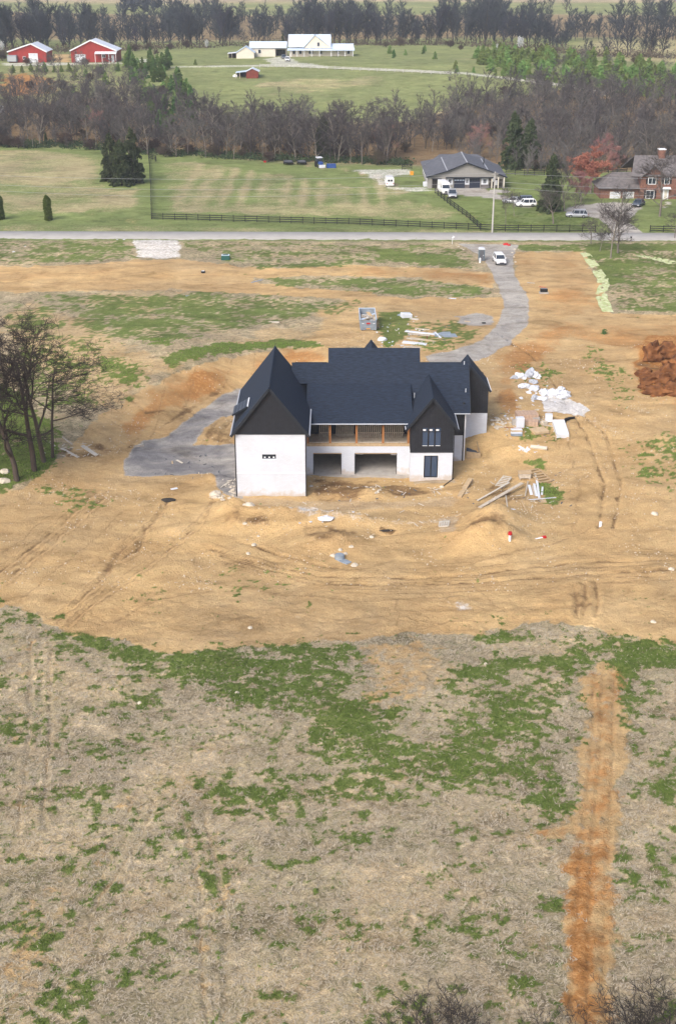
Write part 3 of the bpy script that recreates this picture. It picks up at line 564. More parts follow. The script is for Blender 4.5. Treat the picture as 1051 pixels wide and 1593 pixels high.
zone(DR, [(-300,344),(1130,362),(1130,372),(-300,356)], .42, 3, 1.5)
def cover(x, y):
    A = np.zeros((9, len(x)))
    w1 = fbm(x, y, 2.4, 4, 21); w2 = fbm(x, y, 9, 3, 31)
    for ch, poly, val, soft, wob in Z:
        if ch == GR: soft *= 1.6; wob *= 1.3
        xs = [p[0] for p in poly]; ys = [p[1] for p in poly]; mg = soft + wob * 2 + 1
        m = (x > min(xs)-mg) & (x < max(xs)+mg) & (y > min(ys)-mg) & (y < max(ys)+mg)
        if not m.any(): continue
        sd = sd_poly(x[m], y[m], poly) + (w1[m] * .8 + w2[m] * .5) * wob
        v = np.clip(.5 + sd / soft, 0, 1) * val; A[ch][m] = np.maximum(A[ch][m], v)
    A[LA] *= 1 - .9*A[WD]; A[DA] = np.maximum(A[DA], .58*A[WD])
    near = y < 280
    # green: density turned into ragged tufts
    d = A[GR]; pat = fbm(x * .75, y, .85, 4, 41, .75) * .85 + fbm(x * .7, y, 4.5, 4, 44, .6) * .55
    base = np.where(y < 125, .38 + .10 * sstep(-5, -30, x) + .06 * sstep(15, 28, x), .22) * (1 - sstep(.3, .7, A[DI]) * .8)
    d = np.maximum(d, base * (1 - sstep(250, 262, y)))
    g = sstep(-.10, .26, pat + (d - .5) * 1.15 - .04) * near
    A[GR] = np.where(y > 282, A[GR] * (.75 + .4*w2), g * (1 - sstep(.4, .7, A[GV])))
    A[DI] *= 1 - .0 * g
    # field striping left by the mower, and scattered worn spots
    u = 2 * math.pi * (x / 4.6)
    st = np.sin(u + fbm(x, y, 14, 2, 51) * 1.2) * .20 * sstep(285, 292, y) * (1 - sstep(345, 352, y)) * ((x > -37) & (x < 30))
    A[DR] = np.clip(A[DR] + st + fbm(x, y, 12, 4, 52) * .28 * (A[LA] > .2), 0, 1)
    pk = A[DI] > .3
    f1 = fbm(x, y, 1.6, 4, 171, .65); fg = (y < 118); A[OR] = np.where(fg & (A[OR] > .05), np.clip(A[OR] + f1*.42, 0, 1), A[OR]); A[DI] = np.where(fg & (A[DI] > .1) & (A[DI] < .8), np.clip(A[DI] + fbm(x, y, 1.1, 4, 181, .65)*.62, 0, 1), A[DI])
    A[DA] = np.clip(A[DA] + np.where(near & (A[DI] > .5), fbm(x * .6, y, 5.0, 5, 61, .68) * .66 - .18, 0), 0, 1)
    A[OR] = np.clip(A[OR] + np.where(near & (A[DI] > .5), fbm(x, y, 11, 3, 71) * .22, 0) * (A[OR] > .05), 0, 1)
    A[PA] = np.clip(A[PA] + np.where(near & (A[DI] > .5), sstep(.34, .6, fbm(x, y, 7, 4, 81)) * .28, 0), 0, 1)
    A[DI] = np.clip(A[DI] + np.where(near & (A[DI] < .3), sstep(.25, .6, fbm(x, y, 8, 4, 91)) * .40, 0), 0, 1)
    if near.any():
        rd = np.full(len(x), 1e9)
        nm = near & (y > 100)
        tm = near & (y < 112) & (y > 45); td = np.full(int(tm.sum()), 1e9)
        if tm.any():
            for pl in TW: td = np.minimum(td, seg_dist(x[tm] + w1[tm]*.3, y[tm] + w2[tm]*.5, pl))
            e = np.exp(-(td / .26) ** 2); A[DA][tm] = np.maximum(A[DA][tm], e * (.34 + .5*w1[tm]) * (A[DI][tm] > .5)); A[GR][tm] *= 1 - .8*e
            A[DI][tm] = np.maximum(A[DI][tm], np.exp(-(td / .30) ** 2) * (.36 + .30*w1[tm])); rd[tm] = np.minimum(rd[tm], td * 1.0 + .16)
        fd = np.full(int(nm.sum()), 1e9)
        for pl in FW: fd = np.minimum(fd, seg_dist(x[nm] + w1[nm]*.5, y[nm] + w2[nm]*.7, pl))
        A[DA][nm] = np.maximum(A[DA][nm], np.exp(-(fd / .30) ** 2) * .48 * (A[DI][nm] > .4))
        for pl in RW: rd[nm] = np.minimum(rd[nm], seg_dist(x[nm] + w1[nm]*.35, y[nm] + w2[nm]*.5, pl))
        A[DA] = np.maximum(A[DA], np.exp(-(rd / .34) ** 2) * .66 * (.75 + .6 * w1) * (A[DI] > .4))
        return A, rd
    return A, np.full(len(x), 1e9)
def relief(x, y, A, rd):
    dirt = sstep(.4, .7, A[DI]); soft = 1 - sstep(.4, .7, np.maximum(A[GV], A[PA]))
    h = dirt * soft * (fbm(x * .6, y, 3.0, 5, 101, .6) * .26 + np.abs(fbm(x, y, 1.0, 3, 111)) * .12)
    h += (1 - dirt) * soft * (np.abs(fbm(x, y, .8, 4, 121, .65)) * .24 + fbm(x, y, 4, 3, 125) * .16)
    h += A[GR] * (.05 + .07 * fbm(x, y, .5, 2, 131))
    h -= np.exp(-(rd / .28) ** 2) * .13 - np.exp(-((rd - .5) / .22) ** 2) * .07
    for cx, cy, hh, rx, ry in MW:
        e = np.exp(-((x-cx)/rx)**2*.9 - ((y-cy)/ry)**2*.9); h += e * (np.abs(fbm(x, y, 1.3, 4, 141)) * .55 * min(1, hh)) * sstep(.1, .4, e)
    return h
STRIPS = [(-38, 38, 42, 112, .175), (-58, 58, 112, 182, .29), (-92, 92, 182, 282, .5), (-260, 260, 282, 640, 2.0), (-950, 950, 640, 2680, 16.0),
          (-260, -37, 20, 112, 2.0), (37, 260, 20, 112, 2.0), (-38, 38, 20, 42.1, 1.5), (-260, -57, 112, 182, 2.0), (57, 260, 112, 182, 2.0), (-260, -91, 182, 282, 2.0), (91, 260, 182, 282, 2.0)]
gv, ga, gb, gq, gc = [], [], [], [], []; off = 0
for si, (x0, x1, y0, y1, st) in enumerate(STRIPS):
    nx, ny = int((x1-x0)/st)+1, int(round((y1-y0)/st))+1
    xs = np.linspace(x0, x1, nx); ys = np.linspace(y0 - (st*.8 if 0 < si < 5 else 0), y1, ny)
    X, Y = np.meshgrid(xs, ys); x, y = X.ravel(), Y.ravel()
    A, rd = cover(x, y); z = Hbase(x, y)
    house = ((x > -11.9) & (x < 16.5) & (y > 134.7) & (y < 158))
    rl = relief(x, y, A, rd) if y0 < 282 else 0
    fade = sstep(0, 1.5, np.minimum(y - y0, y1 - y)) if y0 < 300 else 1
    inside = (x > -3.6) & (x < 13.3) & (y > 141.3) & (y < 149.5)
    near_road = sstep(1.0, 3.0, np.abs(y - 261.4))
    z = z + rl * (fade * .6 + .4) * np.where(inside, 0, 1) * near_road
    z = np.where(y < y0, z - .03, z) - (.05 if si > 4 else 0)
    A[DA] = np.where(inside, 0, A[DA])
    q = (np.arange(ny-1)[:, None]*nx + np.arange(nx-1)[None]).ravel()
    F = np.stack([q, q+1, q+nx+1, q+nx], 1)
    cl = np.zeros(len(x), int)
    if y0 < 282: cl = np.where(A[GV] > .6, 1, np.where(A[DI] > .5, 2, np.where((y < 258.2), 3, 4)))
    else: cl = np.where(A[GV] > .6, 5, np.where(A[DI] > .55, 6, 4))
    if y0 > 600: cl[:] = 7
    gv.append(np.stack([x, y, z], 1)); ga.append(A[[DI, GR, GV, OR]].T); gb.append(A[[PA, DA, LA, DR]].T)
    gq.append(F + off); gc.append(cl[q]); off += len(x)
    if si == 0: NEAR = (x, y, z, A)
    if si == 1: MIDG = (x, y, z, A)
GVv, GA, GB, GQ, GC = (np.concatenate(a) for a in (gv, ga, gb, gq, gc))
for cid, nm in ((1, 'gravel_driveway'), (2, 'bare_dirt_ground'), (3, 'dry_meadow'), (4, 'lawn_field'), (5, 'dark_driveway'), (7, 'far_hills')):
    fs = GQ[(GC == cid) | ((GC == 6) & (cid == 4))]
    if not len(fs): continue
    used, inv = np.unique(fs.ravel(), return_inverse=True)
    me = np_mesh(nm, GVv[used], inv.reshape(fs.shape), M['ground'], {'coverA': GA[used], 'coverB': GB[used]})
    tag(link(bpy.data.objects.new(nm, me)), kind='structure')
# the wide sheet under everything, out past the frame on every side
xs = np.arange(-1400, 1401, 40.0); ys = np.arange(-120, 2721, 40.0); X, Y = np.meshgrid(xs, ys); x, y = X.ravel(), Y.ravel()
zz = Hbase(x, y); instrip = np.zeros(len(x), bool)
zz = np.where((np.abs(x) < 320) & (y > -20) & (y < 700) | (np.abs(x) < 1000) & (y > 600), zz - 3.5, zz - .3)
q = (np.arange(len(ys)-1)[:, None]*len(xs) + np.arange(len(xs)-1)[None]).ravel(); nx = len(xs)
A = np.zeros((8, len(x))); A[LA] = np.where(y > 250, .9, .3)
me = np_mesh('ground', np.stack([x, y, zz], 1), np.stack([q, q+1, q+nx+1, q+nx], 1), M['ground'], {'coverA': A[[DI, GR, GV, OR]].T, 'coverB': A[[PA, DA, LA, DR]].T})
tag(link(bpy.data.objects.new('ground', me)), kind='structure')

# ------------------------------------------------------------------ grass tufts and matted straw, as real blades
rng = np.random.default_rng(5)
def pick(src, ch_fn, n, jit):
    x, y, z, A = src; wgt = ch_fn(x, y, A); wgt = np.clip(wgt, 0, None); wgt /= wgt.sum()
    i = rng.choice(len(x), n, p=wgt); return x[i] + rng.uniform(-jit, jit, n), y[i] + rng.uniform(-jit, jit, n), z[i]
def blades(x, y, z, h, wd, lean, nb):
    n = len(x); x, y, z = (np.repeat(a, nb) for a in (x, y, z)); h = np.repeat(h, nb) * rng.uniform(.6, 1.2, n*nb)
    a = rng.uniform(0, 2*math.pi, n*nb); l = rng.uniform(.2, 1, n*nb) * lean; b = a + rng.normal(0, .5, n*nb)
    bx, by = x + rng.normal(0, .05, n*nb), y + rng.normal(0, .05, n*nb)
    px, py = np.cos(b + math.pi/2) * wd/2, np.sin(b + math.pi/2) * wd/2
    v = np.stack([np.stack([bx-px, by-py, z-.03], 1), np.stack([bx+px, by+py, z-.03], 1), np.stack([bx + np.cos(a)*l, by + np.sin(a)*l, z + h], 1)], 1)
    return v.reshape(-1, 3), np.arange(n*nb*3).reshape(-1, 3)
x, y, z = pick(NEAR, lambda x, y, A: sstep(.25, .9, A[GR]) * (y < 112) * (y > 48), 64000, .09)
V, F = blades(x, y, z, rng.uniform(.05, .16, len(x)), .055, .14, 4)
tag(link(bpy.data.objects.new('green_grass', np_mesh('green_grass', V, F, M['grass'], smooth=False))), 'low green grass tufts growing in patches over the straw-covered field', 'grass', kind='stuff')
def strands(x, y, z, ln, wd):
    n = len(x); a = fbm(x, y, 2.2, 2, 201) * 5 + rng.normal(0, .7, n); a2 = a + rng.normal(0, .8, n)
    dx, dy = np.cos(a)*ln, np.sin(a)*ln; ex, ey = dx + np.cos(a2)*ln, dy + np.sin(a2)*ln
    px, py = -np.sin(a)*wd/2, np.cos(a)*wd/2; h = rng.uniform(.02, .11, n)
    v = np.stack([np.stack([x-px, y-py, z-.01], 1), np.stack([x+px, y+py, z-.01], 1), np.stack([x+dx+px, y+dy+py, z+h], 1), np.stack([x+dx-px, y+dy-py, z+h], 1), np.stack([x+ex, y+ey, z], 1)], 1).reshape(-1, 3)
    k = np.arange(n)*5
    return v, np.concatenate([np.stack([k, k+1, k+2], 1), np.stack([k, k+2, k+3], 1), np.stack([k+3, k+2, k+4], 1)])
x, y, z = pick(NEAR, lambda x, y, A: (1 - sstep(.3, .6, A[DI])) * (1 - A[GR]*.9) * (y < 112) * (y > 48), 85000, .09)
V, F = strands(x, y, z, rng.uniform(.10, .26, len(x)), .035)
tag(link(bpy.data.objects.new('dead_grass', np_mesh('dead_grass', V, F, M['straw'], smooth=False))), 'matted pale dead grass lying over the near field', 'dead grass', kind='stuff')
x, y, z = pick(MIDG, lambda x, y, A: sstep(.5, .9, A[GR]), 22000, .14)
V, F = blades(x, y, z, rng.uniform(.08, .2, len(x)), .08, .12, 3)
tag(link(bpy.data.objects.new('site_grass', np_mesh('site_grass', V, F, M['grass'], smooth=False))), 'green grass tufts along the edges of the bare dirt around the house', 'grass', kind='stuff')
# small stones and clods on the bare dirt
x, y, z = pick(MIDG, lambda x, y, A: sstep(.5, .8, A[DI]) * (1 - A[GV]) * (fbm(x, y, 6, 3, 211) + .3).clip(0) ** 2 * ((x < -3.6) | (x > 13.3) | (y < 141.3) | (y > 149)), 5200, .3)
r = rng.uniform(.035, .12, len(x)) ** 1.0; oc = np.array([(1,0,0),(-1,0,0),(0,1,0),(0,-1,0),(0,0,1),(0,0,-.5)])
V = (oc[None] * r[:, None, None] * rng.uniform(.6, 1.3, (len(x), 6, 1)) + np.stack([x, y, z], 1)[:, None]).reshape(-1, 3)
of = np.array([(0,2,4),(2,1,4),(1,3,4),(3,0,4),(2,0,5),(1,2,5),(3,1,5),(0,3,5)]); F = (of[None] + (np.arange(len(x))*6)[:, None, None]).reshape(-1, 3)
M['pebble'] = mat('dirt_clods', (.40,.30,.19), .95, scale=1.5, col2=(.62,.56,.46))
tag(link(bpy.data.objects.new('stones', np_mesh('stones', V, F, M['pebble'], smooth=False))), 'small pale stones and clods scattered over the bare dirt', 'stones', kind='stuff')

# road: a ribbon following the ground, with soft cross fall and patched edges
xs = np.arange(-420, 421, 3.0); mb = MB(); prof = [(-3.5,-.25),(-3.25,.03),(0,.12),(3.25,.03),(3.5,-.25)]
yl = P(10, 366)[1]; yr = P(1040, 369)[1]
def road_y(x): return yl + (yr - yl) * (x + 70) / 140.0 if abs(x) < 70 else (yl if x < 0 else yr)
YR = (yl + yr) / 2
rz_ = Hbase(xs, np.full(len(xs), YR)) + .12
V = np.array([(a, road_y(a) + p, zz_ + q2) for a, zz_ in zip(xs, rz_) for p, q2 in prof]); n = len(prof)
q = (np.arange(len(xs)-1)[:, None]*n + np.arange(n-1)[None]).ravel()
tag(link(bpy.data.objects.new('road', np_mesh('road', V, np.stack([q, q+n, q+n+1, q+1], 1), M['asphalt']))), kind='structure')

# ------------------------------------------------------------------ trees
def tubes_mesh(name, polys, m, sides):
    """polys: list of (points (k,3), radii (k,)) -> one mesh of tapered tubes"""
    V = []; F = []; off = 0
    for pts, rad in polys:
        pts = np.asarray(pts, float); k = len(pts)
        d = np.gradient(pts, axis=0); d /= np.linalg.norm(d, axis=1, keepdims=True) + 1e-9
        ref = np.array([0.3, 0.2, 1.0]) if abs(d[0][2]) < .8 else np.array([1.0, .3, .1])
        u = np.cross(d, ref); u /= np.linalg.norm(u, axis=1, keepdims=True) + 1e-9; w_ = np.cross(d, u)
        a = np.arange(sides) * 2 * math.pi / sides
        ring = pts[:, None] + (u[:, None]*np.cos(a)[None, :, None] + w_[:, None]*np.sin(a)[None, :, None]) * np.asarray(rad)[:, None, None]
        V.append(ring.reshape(-1, 3))
        i = np.arange(k-1)[:, None]*sides; j = np.arange(sides)[None]; j2 = (j+1) % sides
        F.append((np.stack([i+j, i+j2, i+sides+j2, i+sides+j], -1)).reshape(-1, 4) + off); off += k*sides
    return np_mesh(name, np.concatenate(V), np.concatenate(F), m)
def grow(rs, height, spread=.55, levels=5, r0=.16, nchild=(5, 4, 4, 3, 3), first=.25, droop=0.0, wob=.12, ratio=.62, minr=.012, multi=1, upturn=.25, curve=.6):
    out = [[] for _ in range(levels)]
    def br(p, d, L, r, lev):
        k = 5 if lev < 2 else (4 if lev < 4 else 3); pts = [p]; rad = [r]; dd = d / np.linalg.norm(d)
        for i in range(k):
            dd = dd + rs.normal(0, wob * (1 if lev else .45), 3); dd[2] += (upturn - droop * lev) * .12 * (1 if lev else 0); dd /= np.linalg.norm(dd)
            p = p + dd * L / k; pts.append(p); rad.append(max(minr, r * (1 - (i+1)/k * (.72 if lev else .6))))
        out[lev].append((np.array(pts), np.array(rad)))
        if lev + 1 >= levels: return
        n = nchild[lev]
        for c in range(n):
            t = first + (1 - first) * (c + rs.uniform(.2, .8)) / n if lev == 0 else rs.uniform(.25, 1.0)
            q = t * k; i = min(int(q), k-1); bp = pts[i] + (pts[i+1] - pts[i]) * (q - i); dirp = pts[i+1] - pts[i]; dirp /= np.linalg.norm(dirp)
            ph = rs.uniform(0, 2*math.pi) if lev else (c * 2.4 + rs.uniform(-.5, .5)); side = np.array([math.cos(ph), math.sin(ph), rs.uniform(-.1, .35)])
            side -= dirp * side.dot(dirp) * .8; nd = dirp * (1 - spread * rs.uniform(.7, 1.2)) + side * spread * rs.uniform(.8, 1.3)
            br(bp, nd, L * ratio * rs.uniform(.75, 1.15) * (1.15 - .5 * t if lev == 0 else 1), max(minr, rad[i] * rs.uniform(.5, .7)), lev + 1)
    for m_ in range(multi):
        a = rs.uniform(0, 6.28); d = np.array([math.cos(a)*.28*(multi > 1), math.sin(a)*.28*(multi > 1), 1.0])
        br(np.array([0., 0., -.15]), d, height * (.62 if multi == 1 else .5), r0, 0)
    return out
def bare_meshes(name, seed, height, mt, mc, split=2, **kw):
    o = grow(np.random.default_rng(seed), height, **kw)
    tr = [p for l in o[:split] for p in l]; cr = [p for l in o[split:] for p in l]
    allp = np.concatenate([p[0] for p in tr + cr]); s = height / allp[:, 2].max()
    tr = [(p * s, r) for p, r in tr]; cr = [(p * s, r) for p, r in cr]
    return tubes_mesh('trunk', tr, mt, 5 if kw.get('levels', 5) < 6 else 7), tubes_mesh('crown', cr, mc, 3)
def leaf_cloud(pts, size, m, name='crown', rs=None, flat=.0, tri=True):
    rs = rs or np.random.default_rng(3); n = len(pts); a = rs.normal(size=(n, 3)); a /= np.linalg.norm(a, axis=1, keepdims=True)
    b = rs.normal(size=(n, 3)); b -= a * (a*b).sum(1, keepdims=True); b /= np.linalg.norm(b, axis=1, keepdims=True); c = np.cross(a, b)
    s = (size * rs.uniform(.6, 1.4, n))[:, None]; b = b * s; c = c * s * .6
    V = np.stack([pts - b, pts + c, pts + b*1.1, pts - c], 1).reshape(-1, 3); F = np.arange(n*4).reshape(-1, 4)
    return np_mesh(name, V, F, m, smooth=False)
def conifer_meshes(seed, h, rad, mt, mc, n=1500, leaf=.22, tiers=9, base=.08, power=.85):
    rs = np.random.default_rng(seed); pts = []
    nb = tiers * 7
    for b in range(nb):
        t = base + (1 - base) * (b + rs.uniform(0, 1)) / nb; L = rad * (1 - t) ** power * rs.uniform(.72, 1.15) + .08; a = rs.uniform(0, 6.283)
        k = max(5, int(n / nb * (L / rad) * 1.9)); s = rs.uniform(.12, 1, k) ** .7
        wx = rs.normal(0, .10 * rad, k) * (1.1 - s); lift = rs.uniform(-.02, .16)
        px = np.cos(a)*L*s - np.sin(a)*wx; py = np.sin(a)*L*s + np.cos(a)*wx; pz = t*h + (lift*s - .22*s*s) * L + rs.normal(0, .05*rad, k)
        pts.append(np.stack([px, py, pz], 1))
    pts = np.concatenate(pts); pts = np.concatenate([pts, np.stack([rs.normal(0,.05,14), rs.normal(0,.05,14), h*rs.uniform(.93,1.02,14)], 1)])
    tr = MB().tube([(0,0,-.2),(0,0,h*.5),(0,0,h*.97)], [rad*.06+.03, rad*.04+.02, .015], 6).mesh('trunk', mt)
    return tr, leaf_cloud(pts, leaf, mc, rs=rs)
def plant(kind, meshes, p, rz, sc_, label, cat, group=None, name='bare_tree'):
    o = thing(name, p, label, cat, rz, group); o.scale = (sc_ if isinstance(sc_, tuple) else (sc_,)*3)
    inst(meshes[0], 'trunk', o); inst(meshes[1], 'crown', o); return o
random.seed(11); rng = np.random.default_rng(11)
rr = random.uniform

# --- the wooded belt behind the pasture, one tree at a time
BELT = [bare_meshes('b', 100+i, 12.5, M['bark'], M['twigfar'], split=2, levels=5, nchild=(9, 5, 5, 4), spread=sp, r0=.17, minr=mr_, first=fi, ratio=.50, wob=.12)
        for i, (sp, fi, mr_) in enumerate(((.45, .18, .030), (.55, .25, .028), (.38, .3, .030), (.60, .12, .028), (.50, .35, .026), (.42, .2, .032)))]
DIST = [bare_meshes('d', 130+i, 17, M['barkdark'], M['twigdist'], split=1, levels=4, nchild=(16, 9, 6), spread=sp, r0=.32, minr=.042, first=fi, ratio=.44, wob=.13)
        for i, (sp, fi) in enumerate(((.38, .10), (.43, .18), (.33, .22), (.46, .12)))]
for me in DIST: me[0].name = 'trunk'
BRUSH = [bare_meshes('u', 160+i, 3.6, M['brown'], M['brown'], split=1, levels=4, nchild=(8, 6, 4), spread=.6, r0=.06, minr=.028, first=.1, ratio=.6, multi=4, wob=.16) for i in range(3)]
def front(px): return float(np.interp(px, [-200, 0, 150, 230, 300, 450, 560, 640, 700, 785, 880, 970, 1060, 1300], [224, 227, 231, 238, 243, 250, 254, 258, 246, 262, 262, 262, 262, 262]))
def back(px): return float(np.interp(px, [-200, 0, 150, 300, 420, 640, 700, 760, 860, 940, 1060, 1300], [176, 176, 178, 196, 208, 206, 190, 182, 172, 170, 172, 172]))
lab = {'belt': 'bare grey-brown deciduous tree in the wooded belt behind the mown pasture', 'dist': 'bare blue-grey tree in the far wood behind the farmhouse and red barns'}
used = []
def far_enough(x, y, d):
    for a, b in used:
        if abs(a-x) < d and abs(b-y) < d and math.hypot(a-x, b-y) < d: return False
    used.append((x, y)); return True
n = 0; tries = 0
while n < 190 and tries < 4000:
    tries += 1; px = rr(-90, 1140); t = rr(0, 1) ** 1.5; py = front(px) + (back(px) - front(px)) * t
    x, y = plane_pt(px, py, 3.5)
    if (632 < px < 800 and py > 232) or (965 < px and py > 262): continue
    if not far_enough(x, y, 2.9): continue
    k = random.randrange(6); s = rr(.62, 1.06) * (1.0 if px > 160 else .92)
    if 690 < px < 1060: s *= .92
    plant('b', BELT[k], (x, y, H1(x, y)), rr(0, 6.28), (s*rr(.85, 1.1), s*rr(.85, 1.1), s), lab['belt'], 'tree', 'bare trees of the wooded belt'); n += 1
n = 0; tries = 0
while n < 80 and tries < 3000:
    tries += 1; px = rr(-60, 1110); t = rr(0, .9); py = front(px) + (back(px) - front(px)) * t + 2
    x, y = plane_pt(px, py, 3.5)
    if (632 < px < 800 and py > 236) or (965 < px and py > 262): continue
    s = rr(.7, 1.25)
    o = plant('u', BRUSH[n % 3], (x, y, H1(x, y)), rr(0, 6.28), s, 'low brown leafless brush at the foot of the wooded belt', 'bush', 'brush of the wooded belt', 'brush'); n += 1
# greenish undergrowth along the foot of the belt: one mass
pts = []
for k in range(900):
    px = rr(-60, 1100); py = front(px) + rr(-9, 0) * (1 if px < 640 else .6)
    if (636 < px < 800) or (880 < px): continue
    x, y = plane_pt(px, py, 3.3); z = H1(x, y); m_ = 26
    pts.append(np.stack([x + rng.normal(0, 1.0, m_), y + rng.normal(0, .6, m_), z + np.abs(rng.normal(0, .55, m_))], 1))
tag(link(bpy.data.objects.new('undergrowth', leaf_cloud(np.concatenate(pts), .26, M['hedge'], 'undergrowth', rng))), 'dark green undergrowth along the foot of the wooded belt', 'undergrowth', kind='stuff')
# scrubby slope on the left and the grey thicket on the right
n = 0
for k in range(130):
    if k < 56: px, py = rr(-40, 310), rr(126, 186)
    else: px, py = rr(700, 1130), rr(146, 196) if rr(0, 1) < .8 else rr(128, 150)
    x, y = plane_pt(px, py, 6.0)
    if px > 700 and py < 150 - (px-700)*.04 and px < 860: continue
    if 300 > px > 190 and py < 140: continue
    if not far_enough(x, y, 3.2): continue
    s = rr(.32, .72)
    plant('b', BELT[n % 6], (x, y, H1(x, y)), rr(0, 6.28), (s*1.2, s*1.2, s), 'small bare tree on the scrubby slope below the red barns' if k < 56 else 'small bare grey tree in the thicket below the pine plantation', 'tree', 'scrub trees below the barns' if k < 56 else 'thicket trees on the right slope'); n += 1
BR2 = [( 'brown leafless scrub bush on the slope below the red barns', (-30, 300, 110, 190)), ('brown leafless scrub bush in the thicket on the right', (700, 1110, 140, 200))]
for q, (lb, (a, b, c, d)) in enumerate(BR2):
    for k in range(34):
        px, py = rr(a, b), rr(c, d)
        if q == 0 and px > 190 and py < 150: continue
        if q == 1 and px < 860 and py < 150: continue
        x, y = plane_pt(px, py, 6)
        plant('u', BRUSH[k % 3], (x, y, H1(x, y)), rr(0, 6), rr(.7, 1.3), lb, 'bush', 'scrub bushes, ' + ('left slope' if q == 0 else 'right thicket'), 'brush')
for px, py in [(232,78),(244,86),(210,80),(290,76),(266,78),(600,74),(622,72),(640,70),(590,72),(700,74),(716,78),(832,86),(860,88),(985,98)]:
    p = P(px, py); plant('u', BRUSH[random.randrange(3)], p, rr(0, 6), rr(.6, 1.2), 'reddish-brown bush standing in front of the far wood', 'bush', 'bushes in front of the far wood', 'brush')

# --- the far wood
n = 0; tries = 0; used = []
while n < 64 and tries < 5000:
    tries += 1; px = rr(-70, 1120); fr = float(np.interp(px, [-70, 180, 420, 700, 850, 900, 1120], [84, 78, 70, 70, 76, 86, 92])); bk = fr - 38
    py = fr - 2 * rr(0, 1); p = P(px, py)
    if 880 < px and 66 < py < 82: continue
    if not far_enough(p.x, p.y, 3.6): continue
    s = rr(.6, 1.2) * (.62 if px > 900 and py > 70 else 1)
    s *= 1 + .22*math.sin(px/37) + .12*math.sin(px/11+2); plant('d', DIST[n % 4], p, rr(0, 6.28), (s*rr(.95, 1.25), s*rr(.95, 1.25), s), lab['dist'], 'tree', 'bare trees of the far wood'); n += 1
# deeper rows of the far wood, and woods on the hills: masses nobody could count
def wood_mass(name, label, spots, h, leaf, m):
    pts = []
    for x, y, s in spots:
        z = H1(x, y); k = 60; a = rng.uniform(0, 6.28, k); t = rng.uniform(.1, 1, k); r = s * 4.2 * np.sqrt(rng.uniform(0, 1, k)) * np.sin(np.clip(t, .12, .97) * math.pi) ** .6
        pts.append(np.stack([x + np.cos(a)*r, y + np.sin(a)*r, z + t*h*s], 1))
    tag(link(bpy.data.objects.new(name, leaf_cloud(np.concatenate(pts), leaf, m, name, rng))), label, 'wood', kind='stuff')
sp = [(x, y, rr(.6, 1.1)) for x, y in [tuple(P(rr(-90, 1140), 50 + rr(-12, 9)))[:2] for k in range(300)]]
def joined(name, label, cat, pairs, spots, m):
    V = []; F = []; off = 0; src = []
    for me in pairs:
        v = np.empty(len(me.vertices)*3, np.float32); me.vertices.foreach_get('co', v); f = np.empty(len(me.loops), np.int32); me.loops.foreach_get('vertex_index', f); src.append((v.reshape(-1, 3), f.reshape(-1, 3)))
    for i, (x, y, z, s) in enumerate(spots):
        v, f = src[i % len(src)]; a = rr(0, 6.28); c, q = math.cos(a), math.sin(a)
        V.append(np.stack([(v[:, 0]*c - v[:, 1]*q)*s*1.1 + x, (v[:, 0]*q + v[:, 1]*c)*s*1.1 + y, v[:, 2]*s + z], 1)); F.append(f + off); off += len(v)
    tag(link(bpy.data.objects.new(name, np_mesh(name, np.concatenate(V), np.concatenate(F), m, smooth=False))), label, cat, kind='stuff')
def simple_tree(seed, h, n1, n2, r, first=.1, sp=.5, n3=0):
    """trunk and limbs as three-sided tubes, each twig a slim three-sided spike: few faces for trees far away"""
    o_ = grow(np.random.default_rng(seed), h, levels=3, nchild=(n1, n2, n3), spread=sp, r0=r*3.2, minr=r, first=first, ratio=.46, wob=.16)
    k = h / max(q[0][:, 2].max() for l in o_ for q in l); V = []; F = []; off = 0; an = np.arange(3)*2.0944
    for lev, l in enumerate(o_):
        for pts, rad in l:
            pts = pts*k
            idx = [0, len(pts)-1] if lev == 2 else ([0, 2, len(pts)-1] if lev == 1 else list(range(len(pts)))); q = pts[idx]; rd = rad[idx].copy()
            if lev == 2: rd = rd*1.3
            d = q[-1]-q[0]; d = d/np.linalg.norm(d); u = np.cross(d, (.3, .2, 1.0) if abs(d[2]) < .8 else (1.0, .3, .1)); u /= np.linalg.norm(u); w_ = np.cross(d, u); m_ = len(q)-1
            for i in range(m_): V.append(q[i] + (np.cos(an)[:, None]*u + np.sin(an)[:, None]*w_)*rd[i])
            V.append(q[-1:]);
            for i in range(m_-1):
                for j in range(3): A0, A1, B0, B1 = off+i*3+j, off+i*3+(j+1) % 3, off+(i+1)*3+j, off+(i+1)*3+(j+1) % 3; F += [(A0, A1, B1), (A0, B1, B0)]
            for j in range(3): F.append((off+(m_-1)*3+j, off+(m_-1)*3+(j+1) % 3, off+m_*3))
            off += m_*3+1
    return np_mesh('trees', np.concatenate(V), np.array(F), M['twigdist'])
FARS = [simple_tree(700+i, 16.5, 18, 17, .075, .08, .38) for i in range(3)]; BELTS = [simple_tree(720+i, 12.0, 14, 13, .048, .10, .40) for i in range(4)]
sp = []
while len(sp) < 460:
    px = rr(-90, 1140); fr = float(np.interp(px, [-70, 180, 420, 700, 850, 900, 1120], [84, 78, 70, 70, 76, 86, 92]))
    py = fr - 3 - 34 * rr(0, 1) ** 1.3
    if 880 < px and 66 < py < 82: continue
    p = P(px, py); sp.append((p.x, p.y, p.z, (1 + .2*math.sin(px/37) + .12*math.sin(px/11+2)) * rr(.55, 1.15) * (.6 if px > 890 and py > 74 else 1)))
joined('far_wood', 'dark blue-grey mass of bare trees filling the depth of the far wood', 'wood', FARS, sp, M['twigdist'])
sp = []
